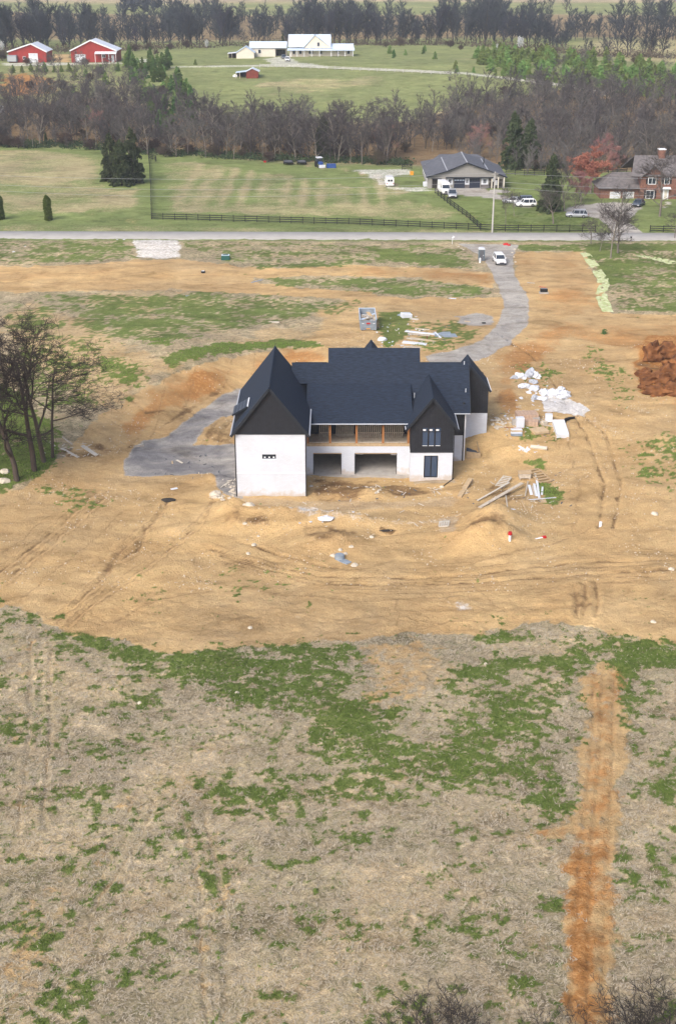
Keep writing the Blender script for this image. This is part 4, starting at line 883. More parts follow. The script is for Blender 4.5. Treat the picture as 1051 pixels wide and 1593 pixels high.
while len(sp) < 360:
    px = rr(-110, 1150); py = front(px) + (back(px) - 8 - front(px)) * rr(.05, 1)
    if (632 < px < 800 and py > 232) or (965 < px and py > 250): continue
    x, y = plane_pt(px, py, 3.5); sp.append((x, y, H1(x, y), rr(.6, 1.05)))
def belt_more(name, lb, n_, box, smin, smax, cond):
    sp = []
    while len(sp) < n_:
        px, py = rr(box[0], box[1]), rr(box[2], box[3])
        if not cond(px, py): continue
        x, y = plane_pt(px, py, 6); sp.append((x, y, H1(x, y), rr(smin, smax)))
    joined(name, lb, 'wood', BELTS, sp, M['twigfar'])
belt_more('thicket', 'grey leafless thicket covering the slope on the right behind the cedars', 400, (690, 1150, 146, 258), .32, .72, lambda a, b: b > 172 - (a-690)*.12 and not (a < 800 and b > 236) and not (a > 965 and b > 250) and b > 150)
belt_more('scrub_thicket', 'brown-grey leafless scrub covering the slope below the red barns', 190, (-60, 300, 122, 215), .25, .6, lambda a, b: not (185 < a and b < 150) and b > 126 + 10*math.sin(a/25))
joined('belt_wood', 'tangle of bare grey-brown trees filling the depth of the wooded belt', 'wood', BELTS, sp, M['twigfar'])
sp = []
for (a, b, c, d, n_) in ((-50, 90, 2, 20, 0), (190, 250, 8, 20, 16), (560, 900, 12, 22, 0)):
    for k in range(n_): p = P(rr(a, b), rr(c, d)); sp.append((p.x, p.y, rr(.5, .9)))
for k in range(240): x = rr(-900, 900); y = rr(1500, 1900); sp.append((x, y, rr(.8, 1.3)))
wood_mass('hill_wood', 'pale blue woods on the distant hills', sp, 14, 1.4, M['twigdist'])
for px, py, s in [(545,33,.8),(575,28,.55),(615,26,.5),(855,22,.8),(880,20,.7),(985,24,.6),(1010,20,.7),(120,24,.5),(745,24,.55),(760,26,.5),(440,28,.5),(30,24,.6)]:
    p = P(px, py); plant('d', DIST[random.randrange(4)], p, rr(0, 6), s, 'lone dark bare tree on the far fields above the wood', 'tree', 'lone trees on the far fields')
pts = []
for k in range(420):
    px = rr(-80, 1130); fr = float(np.interp(px, [-70, 180, 420, 700, 850, 900, 1120], [86, 80, 72, 71, 78, 88, 93])); p = P(px, fr - rr(0, 3)); m_ = 22
    pts.append(np.stack([p.x + rng.normal(0, 2.2, m_), p.y + rng.normal(0, 1.5, m_), p.z + np.abs(rng.normal(0, 1.5, m_))], 1))
tag(link(bpy.data.objects.new('far_brush', leaf_cloud(np.concatenate(pts), .42, M['brown'], 'far_brush', rng))), 'brown-grey brush along the foot of the far wood', 'brush', kind='stuff')
# --- pines
YP = [conifer_meshes(300+i, 5.0, 2.0, M['barkdark'], M['pine2'], 700, .34, 6, .02, .55) for i in range(3)]
DP = [conifer_meshes(310+i, 7.0, 2.3, M['barkdark'], M['pine'], 1000, .38, 8, .03, .6) for i in range(3)]
def inpoly(px, py, poly): return sd_poly(np.array([float(px)]), np.array([float(py)]), poly)[0] > 0
PL = [(733,98),(760,112),(820,120),(900,126),(1000,134),(1130,142),(1130,122),(1000,108),(930,98),(800,90),(745,86)]
n = 0; used = []
while n < 190:
    px, py = rr(730, 1130), rr(84, 144)
    if not inpoly(px, py, PL): continue
    x, y = plane_pt(px, py, 11)
    if not far_enough(x, y, 2.0): continue
    plant('p', YP[n % 3], (x, y, H1(x, y)), rr(0, 6), (rr(.9,1.3), rr(.9,1.3), rr(.65, 1.1)), 'young green pine in the dense plantation beyond the right-hand track', 'pine tree', 'plantation pines', 'pine_tree'); n += 1
PL2 = [(192,112),(215,100),(246,100),(270,120),(300,150),(300,176),(262,190),(236,176),(212,150),(200,140)]
n = 0
while n < 62:
    px, py = rr(190, 302), rr(98, 190)
    if not inpoly(px, py, PL2): continue
    x, y = plane_pt(px, py, 8)
    if not far_enough(x, y, 2.2): continue
    dk = py > 160
    plant('p', (DP if dk else (DP if n % 2 else YP))[n % 3], (x, y, H1(x, y)), rr(0, 6), rr(.7, 1.0), 'green pine in the grove to the right of the red barns', 'pine tree', 'pines of the grove by the barns', 'pine_tree'); n += 1
for px, py, s in [(21,114,.5),(35,113,.42),(49,111,.45),(60,112,.45),(70,112,.6),(85,112,.4),(96,112,.4),(108,112,.55),(118,124,.75),(134,119,.45),(158,116,.6),(184,111,.55),(165,132,.7),(138,186,.7),(115,146,.5),(158,152,.6),(304,101,.35),(265,92,.4)]:
    plant('p', YP[random.randrange(3)], P(px, py), rr(0, 6), s*1.2, 'small round green conifer among the scrub in front of the red barns', 'conifer', 'small conifers before the red barns', 'pine_tree')
for px, py, s in [(708,108,.55),(710,112,.4),(736,113,.35),(770,118,.4),(782,118,.55),(822,125,.7),(835,122,.6),(850,134,.5),(862,130,.5),(905,140,.6),(970,145,.7),(880,139,.6),(660,80,.45),(630,86,.4),(606,84,.6),(676,92,.5)]:
    plant('p', YP[random.randrange(3)], P(px, py), rr(0, 6), s*1.15, 'small green conifer beside the track to the right of the farmhouse', 'conifer', 'small conifers beside the track', 'pine_tree')
for px, py, s in [(612,90,.75),(658,84,.65)]:
    plant('p', DP[0], P(px, py), rr(0, 6), s*.6, 'dark rounded cedar on the lawn ' + ('nearest the farmhouse porch' if px == 612 else 'farther right of the farmhouse'), 'cedar', None, 'cedar_tree')
BIG = [conifer_meshes(330+i, 11.0, 3.4, M['barkdark'], M['cedarleaf'], 6500, .27, 15, .02, .50) for i in range(3)]
for px, py, s, sx, lb in [(796,262,1.25,.85,'large dark green cedar to the right of the grey garage, left one of the pair'),(822,262,1.1,.9,'dark green cedar to the right of the grey garage, right one of the pair'),
      (855,330,1.1,.75,'dark cedar with bare branches in front of it beside the parked silver cars'),(503,246,1.0,.85,'tall dark cedar inside the wooded belt behind the blue tractor'),
      (174,281,1.0,.85,'dark cedar at the left of the group of three in the pasture'),(190,289,.95,.92,'broad dark cedar at the front of the group of three in the pasture'),(208,285,1.15,.75,'tall dark cedar at the right of the group of three in the pasture'),
      (440,76,.6,.5,'small dark cedar against the far wood left of the farmhouse gable'),(72,222,.28,.6,'small dark rounded cedar at the foot of the wooded belt on the left')]:
    p = P(px, py); plant('c', BIG[random.randrange(3)], p, rr(0, 6), (s*sx, s*sx, s), lb, 'cedar', None, 'cedar_tree')
def column_meshes(seed, h, r):
    rs = np.random.default_rng(seed); n_ = 3200; t = rs.uniform(0, 1, n_); a = rs.uniform(0, 6.28, n_)
    rad = r * np.where(t > .8, np.sqrt(np.clip((1.02 - t) / .22, 0, 1)), 1) * (1 + .12*np.sin(3*a + 9*t)) * rs.uniform(.7, 1.05, n_)
    two = np.where((t > .72) & (np.cos(a) > 0), .25, 0)
    pts = np.stack([np.cos(a)*rad, np.sin(a)*rad, t*h*(1 - two*.2) + .1], 1)
    return MB().tube([(0,0,-.1),(0,0,h*.7)], [.09, .05], 6).mesh('trunk', M['barkdark']), leaf_cloud(pts, .14, M['arbor'], rs=rs)
CM = column_meshes(7, 5.2, .78)
plant('a', CM, P(76, 343), .3, 1.0, 'columnar green arborvitae standing alone by the road', 'arborvitae', None, 'arborvitae')
plant('a', CM, P(1, 342), 2.3, (1.1, 1.1, .98), 'columnar green arborvitae at the left edge of the picture by the road', 'arborvitae', None, 'arborvitae')
# blossoming trees
for px, py, s, lb in [(100,72,1.0,'small white-blossomed tree behind the red barns'),(808,82,1.1,'tall white-blossomed tree in front of the far wood on the right'),(772,82,.6,'small white-blossomed tree at the back of the plantation'),(2,196,1.1,'white-blossomed tree at the left edge in front of the belt'),(322,78,.7,'pale blossomed tree left of the farmhouse'),(4,84,.9,'pale blossomed tree at the left edge by the trailer')]:
    rs = np.random.default_rng(int(px)); k = 420; a = rs.normal(size=(k, 3)); a /= np.linalg.norm(a, axis=1, keepdims=True)
    pts = a * rs.uniform(.3, 1, (k, 1)) * np.array([1.5, 1.5, 2.4]) + np.array([0, 0, 4.0])
    tr = MB().tube([(0,0,-.1),(0,0,2.2),(.1,0,4.6)], [.12,.09,.03], 6).mesh('trunk', M['bark'])
    plant('w', (tr, leaf_cloud(pts, .2, M['blossom'], rs=rs)), P(px, py), 0, s, lb, 'blossom tree', None, 'blossom_tree')
# coral and pink budding trees beside the brick house
def bud_tree(name, h, mc, p, lb, seed, s=1.0, leaf=.14, per=3):
    o_ = grow(np.random.default_rng(seed), h, levels=5, nchild=(9, 6, 5, 4), spread=.5, r0=.16, minr=.02, first=.15, ratio=.55, multi=1)
    tr = [q for l in o_[:3] for q in l]; tips = np.concatenate([q[0][1:] for l in o_[2:] for q in l]); k = h / tips[:, 2].max()
    rs = np.random.default_rng(seed+1); tips = np.repeat(tips * k, per, 0); tips = tips + rs.normal(0, .14, tips.shape)
    tips = tips[tips[:, 2] > h*.22]
    plant('x', (tubes_mesh('trunk', [(a*k, b) for a, b in tr], M['bark'], 4), leaf_cloud(tips, leaf, mc, rs=rs)), p, 0, s, lb, 'budding tree', None, name)
bud_tree('budding_tree', 11.5, M['coral'], P(918, 300), 'bright coral-red budding tree left of the brick house', 41, per=4, leaf=.11, s=(1.25, 1.2, .98))
bud_tree('budding_tree', 7.2, M['pink'], P(903, 316), 'dull pink budding tree in front of the coral-red one', 42, leaf=.08, per=2)
bud_tree('budding_tree', 6.5, M['pink'], P(952, 268), 'faint orange-pink budding tree behind the garage of the brick house', 43, leaf=.09, per=1)
bud_tree('budding_tree', 9.0, M['pink'], P(935, 262), 'thin rosy budding tree at the edge of the wooded belt', 44, leaf=.08, per=1)
for px, lb in ((150, 'left'), (600, 'middle'), (745, 'right')):
    bud_tree('budding_tree', 9.5, M['pink'], P(px, front(px)-8), 'faintly pink budding tree in the wooded belt, ' + lb + ' one of three', int(px), leaf=.07, per=1)
# individual bare trees near the road and the houses
MID = [bare_meshes('m', 400+i, 12, M['bark'], M['twig'], split=2, levels=5, nchild=(8, 5, 5, 4), spread=sp, r0=.20, minr=.02, first=fi, ratio=.60, wob=.14) for i, (sp, fi) in enumerate(((.45, .28), (.55, .2), (.40, .35)))]
def solo(k, px, py, h, lb, sx=1.0, ms=MID):
    p = P(px, py); s = h / 12.0; plant('s', ms[k], p, rr(0, 6), (s*sx, s*sx, s), lb, 'tree')
solo(0, 949, 402, 12.5, 'tall grey bare tree on the near side of the road, left of a pair', .8); solo(1, 960, 394, 9.5, 'spreading dark bare tree on the near side of the road, right of a pair', 1.35)
solo(1, 918, 380, 6.0, 'small crooked dark bare tree at the near road verge', 1.1); solo(2, 932, 391, 4.6, 'stunted bare tree with a broken top at the near road verge', .9)
solo(1, 1025, 337, 16, 'large bare tree in front of the brick house', 1.0); solo(0, 860, 348, 8.5, 'bare pale-trunked tree on the lawn behind the road fence', 1.1)
solo(2, 877, 328, 12.5, 'tall bare grey tree beside the silver car', .8); solo(2, 786, 349, 8.0, 'thin young bare tree on the lawn near the utility pole', .5); solo(0, 799, 337, 6.5, 'thin young bare tree in front of the parked silver cars', .7)
solo(1, 893, 334, 6.0, 'small bare tree in front of the silver car', 1.0); solo(0, 965, 338, 8, 'bare tree in front of the brick house garage', 1.0); solo(2, 600, 256, 12, 'pale-trunked bare tree at the front of the wooded belt', .7); solo(0, 62, 226, 13.5, 'dark leaning bare tree at the left of the wooded belt', .9)
solo(1, 1048, 372, 7, 'bare tree at the right edge by the road', .9); solo(0, 838, 262, 11.5, 'pale grey bare tree beside the pair of cedars', .8); solo(1, 728, 132, 5, 'lone small bare tree on the pasture slope', .6); solo(2, 435, 150, 3.4, 'tiny bare tree on the pasture below the farmhouse', .7)
for px, py, r_ in [(787,352,1.1),(861,350,1.0),(799,339,.8)]:
    pass
# big bare trees on the left of the site, the nearest ones
def big(seed, px, py, h, lb, **kw):
    k = dict(levels=6, nchild=(7, 5, 4, 4, 3), spread=.48, r0=.36, minr=.018, first=.28, ratio=.60, wob=.15); k.update(kw)
    ms = bare_meshes('g', seed, h, M['barknear'], M['twignear'], split=2, **k)
    plant('g', ms, P(px, py), seed*1.9, (1.04, 1.04, 1.0), lb, 'tree')
big(501, 54, 733, 20.0, 'large dark bare tree on the grass left of the gravel pad, middle of the clump', r0=.34); big(502, 27, 749, 17.5, 'large bare tree with a pale lower trunk, frontmost of the clump on the left', r0=.34)
big(503, 69, 718, 19.5, 'tall straight bare tree at the back of the clump left of the gravel pad', r0=.30, spread=.62); big(504, -28, 742, 19, 'bare tree cut by the left edge of the picture', r0=.4)
big(505, 82, 712, 13.5, 'low bare tree leaning towards the gravel pad at the right of the clump', r0=.2, spread=.85, upturn=-.1)
# leafless scrub at the bottom edge
SC = [bare_meshes('s', 520+i, 5.0, M['scrub'], M['scrub'], split=1, levels=5, nchild=(4, 4, 3, 2), spread=.5, r0=.06, minr=.013, first=.12, ratio=.62, wob=.15, multi=mu) for i, mu in enumerate((3, 4, 2))]
for k, (px, py, h, lb) in enumerate([(622,1650,4.6,'thin leafless shrub at the bottom edge, leftmost of them'),(672,1655,4.4,'dense leafless shrub at the bottom edge, second from the left'),(700,1648,4.9,'tall dark leafless shrub at the bottom edge left of the orange trench'),(735,1655,4.2,'leafless shrub at the bottom edge next to the tall dark one'),(838,1640,3.2,'pale low leafless shrub at the bottom edge left of the orange trench'),
      (905,1650,4.0,'thin leafless shrub standing over the orange trench'),(948,1660,4.4,'leafless shrub over the right side of the orange trench'),(990,1640,5.0,'dark twiggy shrub at the bottom right corner'),(1040,1650,5.6,'leafless shrub cut by the right edge at the bottom'),(565,1650,2.3,'low leafless shrub barely showing at the bottom edge'),(1010,1670,4.2,'leafless shrub behind the dark twiggy one at the bottom right')]):
    p = P(px, py); plant('s', SC[k % 3], p, rr(0, 6), h/5.0*1.03, lb, 'shrub', None, 'bare_shrub')
p = P(939, 520); ms = conifer_meshes(5, 1.4, .45, M['bark'], M['pine'], 160, .12, 4, .0, .5)
plant('y', ms, p, 0, (1.3, 1.3, .55), 'small green sapling planted alone in the orange soil', 'sapling', None, 'sapling')

# ------------------------------------------------------------------ the new house under construction
def zat(py, Y, px=525.5): return at_depth(px, py, Y).z
M['gutter'] = mat('pale_gutter', (.42,.45,.50), .5)
house = thing('new_house', (0, 142, 0), 'large new house under construction, black roof and gables over white walls', 'house')
def hb(mb, name, m, parent=house, bevel=0.0, smooth=False):
    o = mb.build(name, m, parent, smooth, bevel); o.matrix_parent_inverse = Matrix.Translation((0, -142, 0)) if parent is house else Matrix.Identity(4); return o
def wall_with_holes(mb, x0, x1, z0, z1, y, th, holes):
    """a wall on plane y (front face), thickness th going back, with rectangular openings (x0,x1,z0,z1)"""
    xs = sorted({x0, x1, *[h[0] for h in holes], *[h[1] for h in holes]})
    for a, b in zip(xs[:-1], xs[1:]):
        hs = sorted([(h[2], h[3]) for h in holes if h[0] <= a + 1e-6 and h[1] >= b - 1e-6]); z = z0
        for p, q in hs:
            if p > z: mb.box(a, b, y, y+th, z, p)
            z = q
        if z < z1: mb.box(a, b, y, y+th, z, z1)
def gable_roof(parent, xc, half, zr, tan, y0, y1, th=.22, name='roof', over=.0, fascia=True, rel=hb):
    mb = MB(); ze = zr - half*tan
    mb.slab([(xc-half, y0, ze), (xc, y0, zr), (xc, y1, zr), (xc-half, y1, ze)], th)
    mb.slab([(xc, y0, zr), (xc+half, y0, ze), (xc+half, y1, ze), (xc, y1, zr)], th)
    return rel(mb, name, M['roof'], parent)
# left wing: white two-storey block with the big black gable
WX0, WX1, WY0, WY1, WC = -11.5, -3.7, 135.0, 150.0, -7.6
mb = MB(); wall_with_holes(mb, WX0, WX1, -1.2, 7.66, WY0, .3, [(-8.55, -7.0, 4.62, 5.18)])
mb.box(WX0, WX0+.3, WY0+.3, WY1, -1.2, 7.66); mb.box(WX1-.3, WX1, WY0+.3, WY1, -1.2, 7.66); mb.box(WX0+.3, WX1-.3, WY1-.3, WY1, 1, 7.66)
wall = hb(mb, 'wall', M['brickwhite'])
mb = MB().box(WX0-.035, WX1+.02, WY0-.035, WY0+.05, 2.86, 2.93); hb(mb, 'ledge', M['white'], wall)
mb = MB().box(-8.62, -6.93, WY0-.05, WY0-.005, 4.52, 4.60); f = hb(MB().box(-8.55, -7.0, WY0+.12, WY0+.16, 4.62, 5.18), 'window', M['glass'])
hb(mb, 'window_sill', M['white'], f)
for k in range(4): hb(MB().box(-8.55+k*.5, -8.49+k*.5, WY0+.07, WY0+.12, 4.62, 5.18), 'window_bar', M['black'], f)
for k in range(3): hb(MB().box(-8.35+k*.5, -8.17+k*.5, WY0+.10, WY0+.118, 4.72, 4.86), 'sticker', M['white'], f)
T = 1.28
mb = MB().prism([(WX0-.02, 7.68), (WX1+.02, 7.68), (WX1+.02, 13.05-3.92*T), (WC, 13.05), (WX0-.02, 13.05-3.92*T)], 'y', WY0-.04, WY0+.2); g = hb(mb, 'gable', M['siding'])
mb = MB()
for k in range(int(7.8/.32)):
    x = WX0 + .16 + k*.32; zt = 12.9 - abs(x-WC)*T
    if zt > 8.0: mb.box(x-.025, x+.025, WY0-.065, WY0-.042, 7.75, zt)
o = hb(mb, 'batten', M['siding'], g); o['kind'] = 'stuff'
hb(MB().box(WX0-.05, WX1+.05, WY0-.085, WY0-.04, 7.60, 7.76), 'trim_board', M['roof_edge'], g)
mb = MB().prism([(WX0, 7.7), (WX1, 7.7), (WC, 12.9)], 'y', WY1-.2, WY1-.05); hb(mb, 'gable', M['siding'])
roofL = gable_roof(house, WC, 4.35, 13.2, T, WY0-.45, WY1+.3)
mb = MB()
for s in (-1, 1): mb.bar((WC+s*.02, WY0-.47, 13.06), (WC+s*4.38, WY0-.47, 13.06-4.36*T), .07, .30, up=(0, 0, 1))
hb(mb, 'barge_board', M['roof_edge'], roofL)
hb(MB().tube([(WC+4.42, WY0-.45, 7.60), (WC+4.42, WY1-3.5, 7.60)], .085, 6), 'gutter', M['gutter'], roofL)
hb(MB().tube([(WC-4.42, WY0-.45, 7.60), (WC-4.42, WY1+.3, 7.60)], .085, 6), 'gutter', M['gutter'], roofL)
hb(MB().tube([(WC, WY0-.4, 13.23), (WC, WY1+.3, 13.23)], .07, 6), 'ridge_cap', M['roof'], roofL)
hb(MB().box(WX1+.02, WX1+.12, WY0-.06, WY0+.04, -.2, 7.6), 'downpipe', M['black']); hb(MB().box(WX0-.12, WX0-.02, WY0-.06, WY0+.04, -.2, 7.6), 'downpipe', M['black'])
# small shed dormer with a gridded dark roof on the far left slope
dz = lambda x: 9.98 + (x + 10.3) * .58
mb = MB().slab([(-11.95, 137.4, dz(-11.95)), (-10.25, 137.4, dz(-10.25)), (-10.25, 140.4, dz(-10.25)), (-11.95, 140.4, dz(-11.95))], .10); d = hb(mb, 'dormer_roof', M['garagedoor'])
for k in range(7): y = 137.55 + k*.45; hb(MB().bar((-11.95, y, dz(-11.95)+.02), (-10.25, y, dz(-10.25)+.02), .05, .06), 'seam', M['cargrey'], d)
for k in range(5): x = -11.85 + k*.38; hb(MB().bar((x, 137.4, dz(x)+.025), (x, 140.4, dz(x)+.025), .04, .05), 'seam', M['cargrey'], d)
hb(MB().bar((-11.98, 137.36, dz(-11.98)-.02), (-10.22, 137.36, dz(-10.22)-.02), .05, .2), 'trim_board', M['roof_edge'], d)
hb(MB().bar((-10.22, 137.4, dz(-10.22)+.03), (-10.22, 140.4, dz(-10.22)+.03), .12, .07), 'trim_board', M['white'], d)
mb = MB().prism([(-11.7, 7.95), (-11.7, dz(-11.7)-.1), (-10.3, dz(-10.3)-.1), (-10.3, 8.9)], 'y', 137.6, 140.2); hb(mb, 'dormer_wall', M['siding'])
# basement level: white front wall with two wide openings, garage slab and bare interior
GY = 141.5; BX1 = 8.45
O1 = (-2.93, .42, -.5, 2.78); O2 = (1.96, 6.98, -.5, 2.78)
mb = MB(); wall_with_holes(mb, -3.7, BX1, -.5, 3.62, GY, .35, [O1, O2]); hb(mb, 'basement_wall', M['brickwhite'])
for (a, b, c, dd) in (O1, O2):
    o = hb(MB().box(a, b, GY+.10, GY+.36, 2.62, 2.78), 'lintel', M['lumber']); hb(MB().box(a, a+.07, GY+.05, GY+.12, 0, 2.62), 'door_track', M['black'], o); hb(MB().box(b-.07, b, GY+.05, GY+.12, 0, 2.62), 'door_track', M['black'], o)
hb(MB().box(-3.68, 13.2, GY+.02, 148.9, -.05, .04), 'garage_slab', M['concrete'])
mb = MB().box(-3.65, 13.2, 148.6, 148.85, .04, 3.3).box(1.0, 1.25, GY+.4, 148.6, .04, 3.3).box(13.0, 13.2, GY+.4, 148.6, .04, 3.3); hb(mb, 'inner_wall', M['drywall'])
hb(MB().box(-3.68, 13.3, GY+.36, 148.9, 3.3, 3.45), 'ceiling', M['drywall'])
hb(MB().box(2.1, 3.0, GY+1.0, GY+3.4, 2.2, 2.8), 'duct', M['white']); hb(MB().box(6.3, 6.95, GY+.8, GY+3.4, 2.2, 2.8), 'duct', M['white']); hb(MB().box(-2.8, .3, 146.8, 147.0, 1.95, 2.6), 'beam', M['paleboard'])
hb(MB().box(-3.7, BX1, GY-.35, GY+.05, -.6, .02), 'apron', M['concrete'])
# porch above the garages
hb(MB().box(-3.7, BX1, GY+.02, 145.4, 3.46, 3.68), 'porch_floor', M['oldlumber'])
hb(MB().box(-3.7, BX1, GY-.03, GY+.20, 3.63, 3.98), 'rim_beam', M['lumber'])
hb(MB().box(-3.7, BX1, GY+.02, GY+.25, 6.30, 6.55), 'porch_beam', M['cedar'])
for x in (-3.55, -.93, 2.18, 5.30, 8.28): hb(MB().box(x-.13, x+.13, GY, GY+.24, 3.985, 6.295), 'porch_post', M['cedar'])
rl = hb(MB().box(-3.6, BX1-.1, GY+.08, GY+.14, 4.05, 4.12), 'rail', M['oldlumber'])
mb = MB(); wall_with_holes(mb, -3.7, 8.5, 3.7, 8.1, 145.4, .2, [(-2.6, -.6, 3.7, 5.9), (.2, 1.6, 4.3, 5.9), (3.0, 5.0, 3.7, 5.9), (6.0, 7.6, 4.3, 5.9)]); hb(mb, 'porch_back_wall', M['siding'])
for a, b, c in ((-2.6, -.6, 3.7), (.2, 1.6, 4.3), (3.0, 5.0, 3.7), (6.0, 7.6, 4.3)): hb(MB().box(a, b, 145.5, 145.54, c, 5.9), 'window', M['glass'])
pm = {}
n = 0
for (a, b, hgt, yy) in ((-2.2, -.85, 5.35, 144.3), (-.2, 1.9, 5.1, 144.6), (2.35, 5.1, 5.2, 144.2), (5.5, 7.9, 5.15, 144.4)):
    k = 0; x = a
    while x < b:
        hh = hgt + .12*math.sin(x*7); mb = MB().bar((x, yy, 3.72), (x+.05, yy+.35, hh), .13, .05)
        hb(mb, 'railing_board', M['oldlumber']); x += .245; k += 1
for a, b in ((-2.2, -.9), (2.35, 5.0), (5.5, 7.9)): hb(MB().box(a, b, 144.05, 144.12, 4.3, 4.42), 'railing_rail', M['oldlumber'])
# main roof: steep upper slope for the whole length, lower-pitched part over the porch
RX0, RX1, RYc, RZ = -5.6, 15.8, 149.5, 11.4; ST = 1.04
by = RYc - 1.96; bz = RZ - 1.96*ST; ez, ey = 6.72, 140.85
mb = MB()
mb.prism([(ey, ez), (by, bz), (RYc, RZ), (RYc, RZ-.28), (by, bz-.28), (ey, ez-.2)], 'x', -3.72, BX1+.3)
mb.slab([(RX0, by, bz), (-3.72, by, bz), (-3.72, RYc, RZ), (RX0, RYc, RZ)], .22)
mb.slab([(BX1+.3, 144.85, RZ-4.65*ST), (RX1, 144.85, RZ-4.65*ST), (RX1, RYc, RZ), (BX1+.3, RYc, RZ)], .22)
mb.slab([(RX0, RYc, RZ), (RX1, RYc, RZ), (RX1, 154.5, RZ-5*ST), (RX0, 154.5, RZ-5*ST)], .22)
roof = hb(mb, 'roof', M['roof'])
hb(MB().box(-3.68, BX1-.2, 141.9, 145.3, 6.50, 6.55), 'porch_ceiling', M['cedar'])
hb(MB().tube([(-3.4, ey-.06, ez-.06), (BX1-.25, ey-.06, ez-.06)], .075, 6), 'gutter', M['gutter'], roof)
hb(MB().tube([(13.3, 144.8, RZ-4.66*ST-.08), (RX1-.03, 144.8, RZ-4.66*ST-.08)], .075, 6), 'gutter', M['gutter'], roof)
hb(MB().bar((RX1+.03, 144.85, RZ-4.65*ST-.05), (RX1+.03, RYc, RZ-.05), .05, .24), 'barge_board', M['roof_edge'], roof)
hb(MB().tube([(-5.2, RYc, RZ-.01), (-1.35, RYc, RZ-.01)], .05, 6), 'ridge_cap', M['roof'], roof); hb(MB().tube([(9.95, RYc, RZ-.01), (RX1, RYc, RZ-.01)], .05, 6), 'ridge_cap', M['roof'], roof)
# raised middle block of the ridge
x0, x1 = at_depth(510.5, 555, 150).x, at_depth(653, 555, 150).x; d_ = 1.35
mb = MB().prism([(by+.1, bz+.1*ST+.025), (RYc+d_, RZ+d_*ST+.02), (RYc+2*d_+2.6, RZ-2.6*ST), (RYc+2, RZ-3.5)], 'x', x0, x1); hb(mb, 'raised_roof', M['roof'])
hb(MB().tube([(x1-.8, 146.2, 7.9), (x1-.8, 146.2, 8.65)], .05, 8), 'vent_pipe', M['gutter'], roof); p = at_depth(724, 607, 146.6); hb(MB().tube([(p.x, 146.6, p.z-.25), (p.x, 146.6, p.z+.2)], .07, 8), 'vent_pipe', M['gutter'], roof)
p = at_depth(721.5, 563, 149.2); hb(MB().tube([(p.x, 149.1, p.z-.3), (p.x, 149.1, p.z+.12)], .06, 8), 'vent_pipe', M['gutter'], roof)
# small gable of the entrance side, its peak showing over the ridge
xc = at_depth(577, 528, 157).x; zr2 = zat(528, 157)
mb = MB().slab([(xc-3, 151, zr2-3*T), (xc, 151, zr2), (xc, 157, zr2), (xc-3, 157, zr2-3*T)], .2).slab([(xc, 151, zr2), (xc+3, 151, zr2-3*T), (xc+3, 157, zr2-3*T), (xc, 157, zr2)], .2); hb(mb, 'entrance_gable_roof', M['roof'])
mb = MB().prism([(xc-2.7, 3), (xc+2.7, 3), (xc+2.7, zr2-2.75*T), (xc, zr2-.25), (xc-2.7, zr2-2.75*T)], 'y', 153, 156.6); hb(mb, 'entrance_wall', M['brickwhite'])
mb = MB().box(-3.7, 15.2, 153.7, 153.95, 2.5, 7.1).box(-3.7, 15.2, 149.0, 153.7, 2.5, 2.9); hb(mb, 'rear_wall', M['brickwhite'])
# small gable wing right of the porch
CX, CW0, CW1, CY = 10.92, 8.45, 13.42, 140.0; CZ = 10.28
dx0, dx1 = at_depth(658.6, 725, CY).x, at_depth(680.8, 725, CY).x; dz1 = zat(708.5, CY); dz0 = zat(743.2, CY)
wx0, wx1 = at_depth(655.6, 680, CY).x, at_depth(686, 680, CY).x; wz1, wz0 = zat(664.5, CY), zat(694.8, CY)
mb = MB(); wall_with_holes(mb, CW0, CW1, -.8, 3.5, CY, .3, [(dx0, dx1, dz0, dz1)])
mb.box(CW0, CW0+.3, CY+.3, 145.4, -.8, 3.5).box(CW1-.3, CW1, CY+.3, 145.4, -.8, 3.5); cw = hb(mb, 'wall', M['brickwhite'])
dr = hb(MB().box(dx0+.03, dx1-.03, CY+.16, CY+.20, dz0+.05, dz1-.03), 'patio_door', M['blueglass'])
for a in (dx0+.03, (dx0+dx1)/2-.05, dx1-.13): hb(MB().box(a, a+.10, CY+.09, CY+.16, dz0+.02, dz1-.02), 'door_frame', M['black'], dr)
for a in (dz0+.02, dz1-.12): hb(MB().box(dx0+.03, dx1-.03, CY+.095, CY+.155, a, a+.1), 'door_frame', M['black'], dr)
hb(MB().box(dx0-.07, dx0, CY-.03, CY+.02, dz0, dz1+.1), 'casing', M['white'], dr); hb(MB().box(dx1, dx1+.07, CY-.03, CY+.02, dz0, dz1+.1), 'casing', M['white'], dr); hb(MB().box(dx0, dx1, CY-.03, CY+.02, dz1, dz1+.08), 'casing', M['white'], dr)
zc_ = CZ - .2
mb = MB(); wall_with_holes(mb, CW0-.02, CW1+.02, 3.52, 6.6, CY-.04, .3, [(wx0, wx1, wz0, min(wz1, 6.55))])
mb.prism([(CW0-.02, 6.6), (CW1+.02, 6.6), (CW1+.02, zc_-2.5*T), (CX, zc_), (CW0-.02, zc_-2.5*T)], 'y', CY-.04, CY+.26)
mb.box(CW1-.2, CW1+.02, CY+.26, 145.4, 3.52, 7.0).box(CW0-.02, CW0+.2, CY+.26, 145.4, 3.52, 7.0); cg = hb(mb, 'gable', M['siding'])
mb = MB()
for k in range(16):
    x = CW0 + .1 + k*.32; zt = zc_ - .1 - abs(x-CX)*T
    if wx0-.06 < x < wx1+.06: mb.box(x-.025, x+.025, CY-.065, CY-.042, 3.55, wz0-.08).box(x-.025, x+.025, CY-.065, CY-.042, wz1+.1, zt)
    else: mb.box(x-.025, x+.025, CY-.065, CY-.042, 3.55, zt)
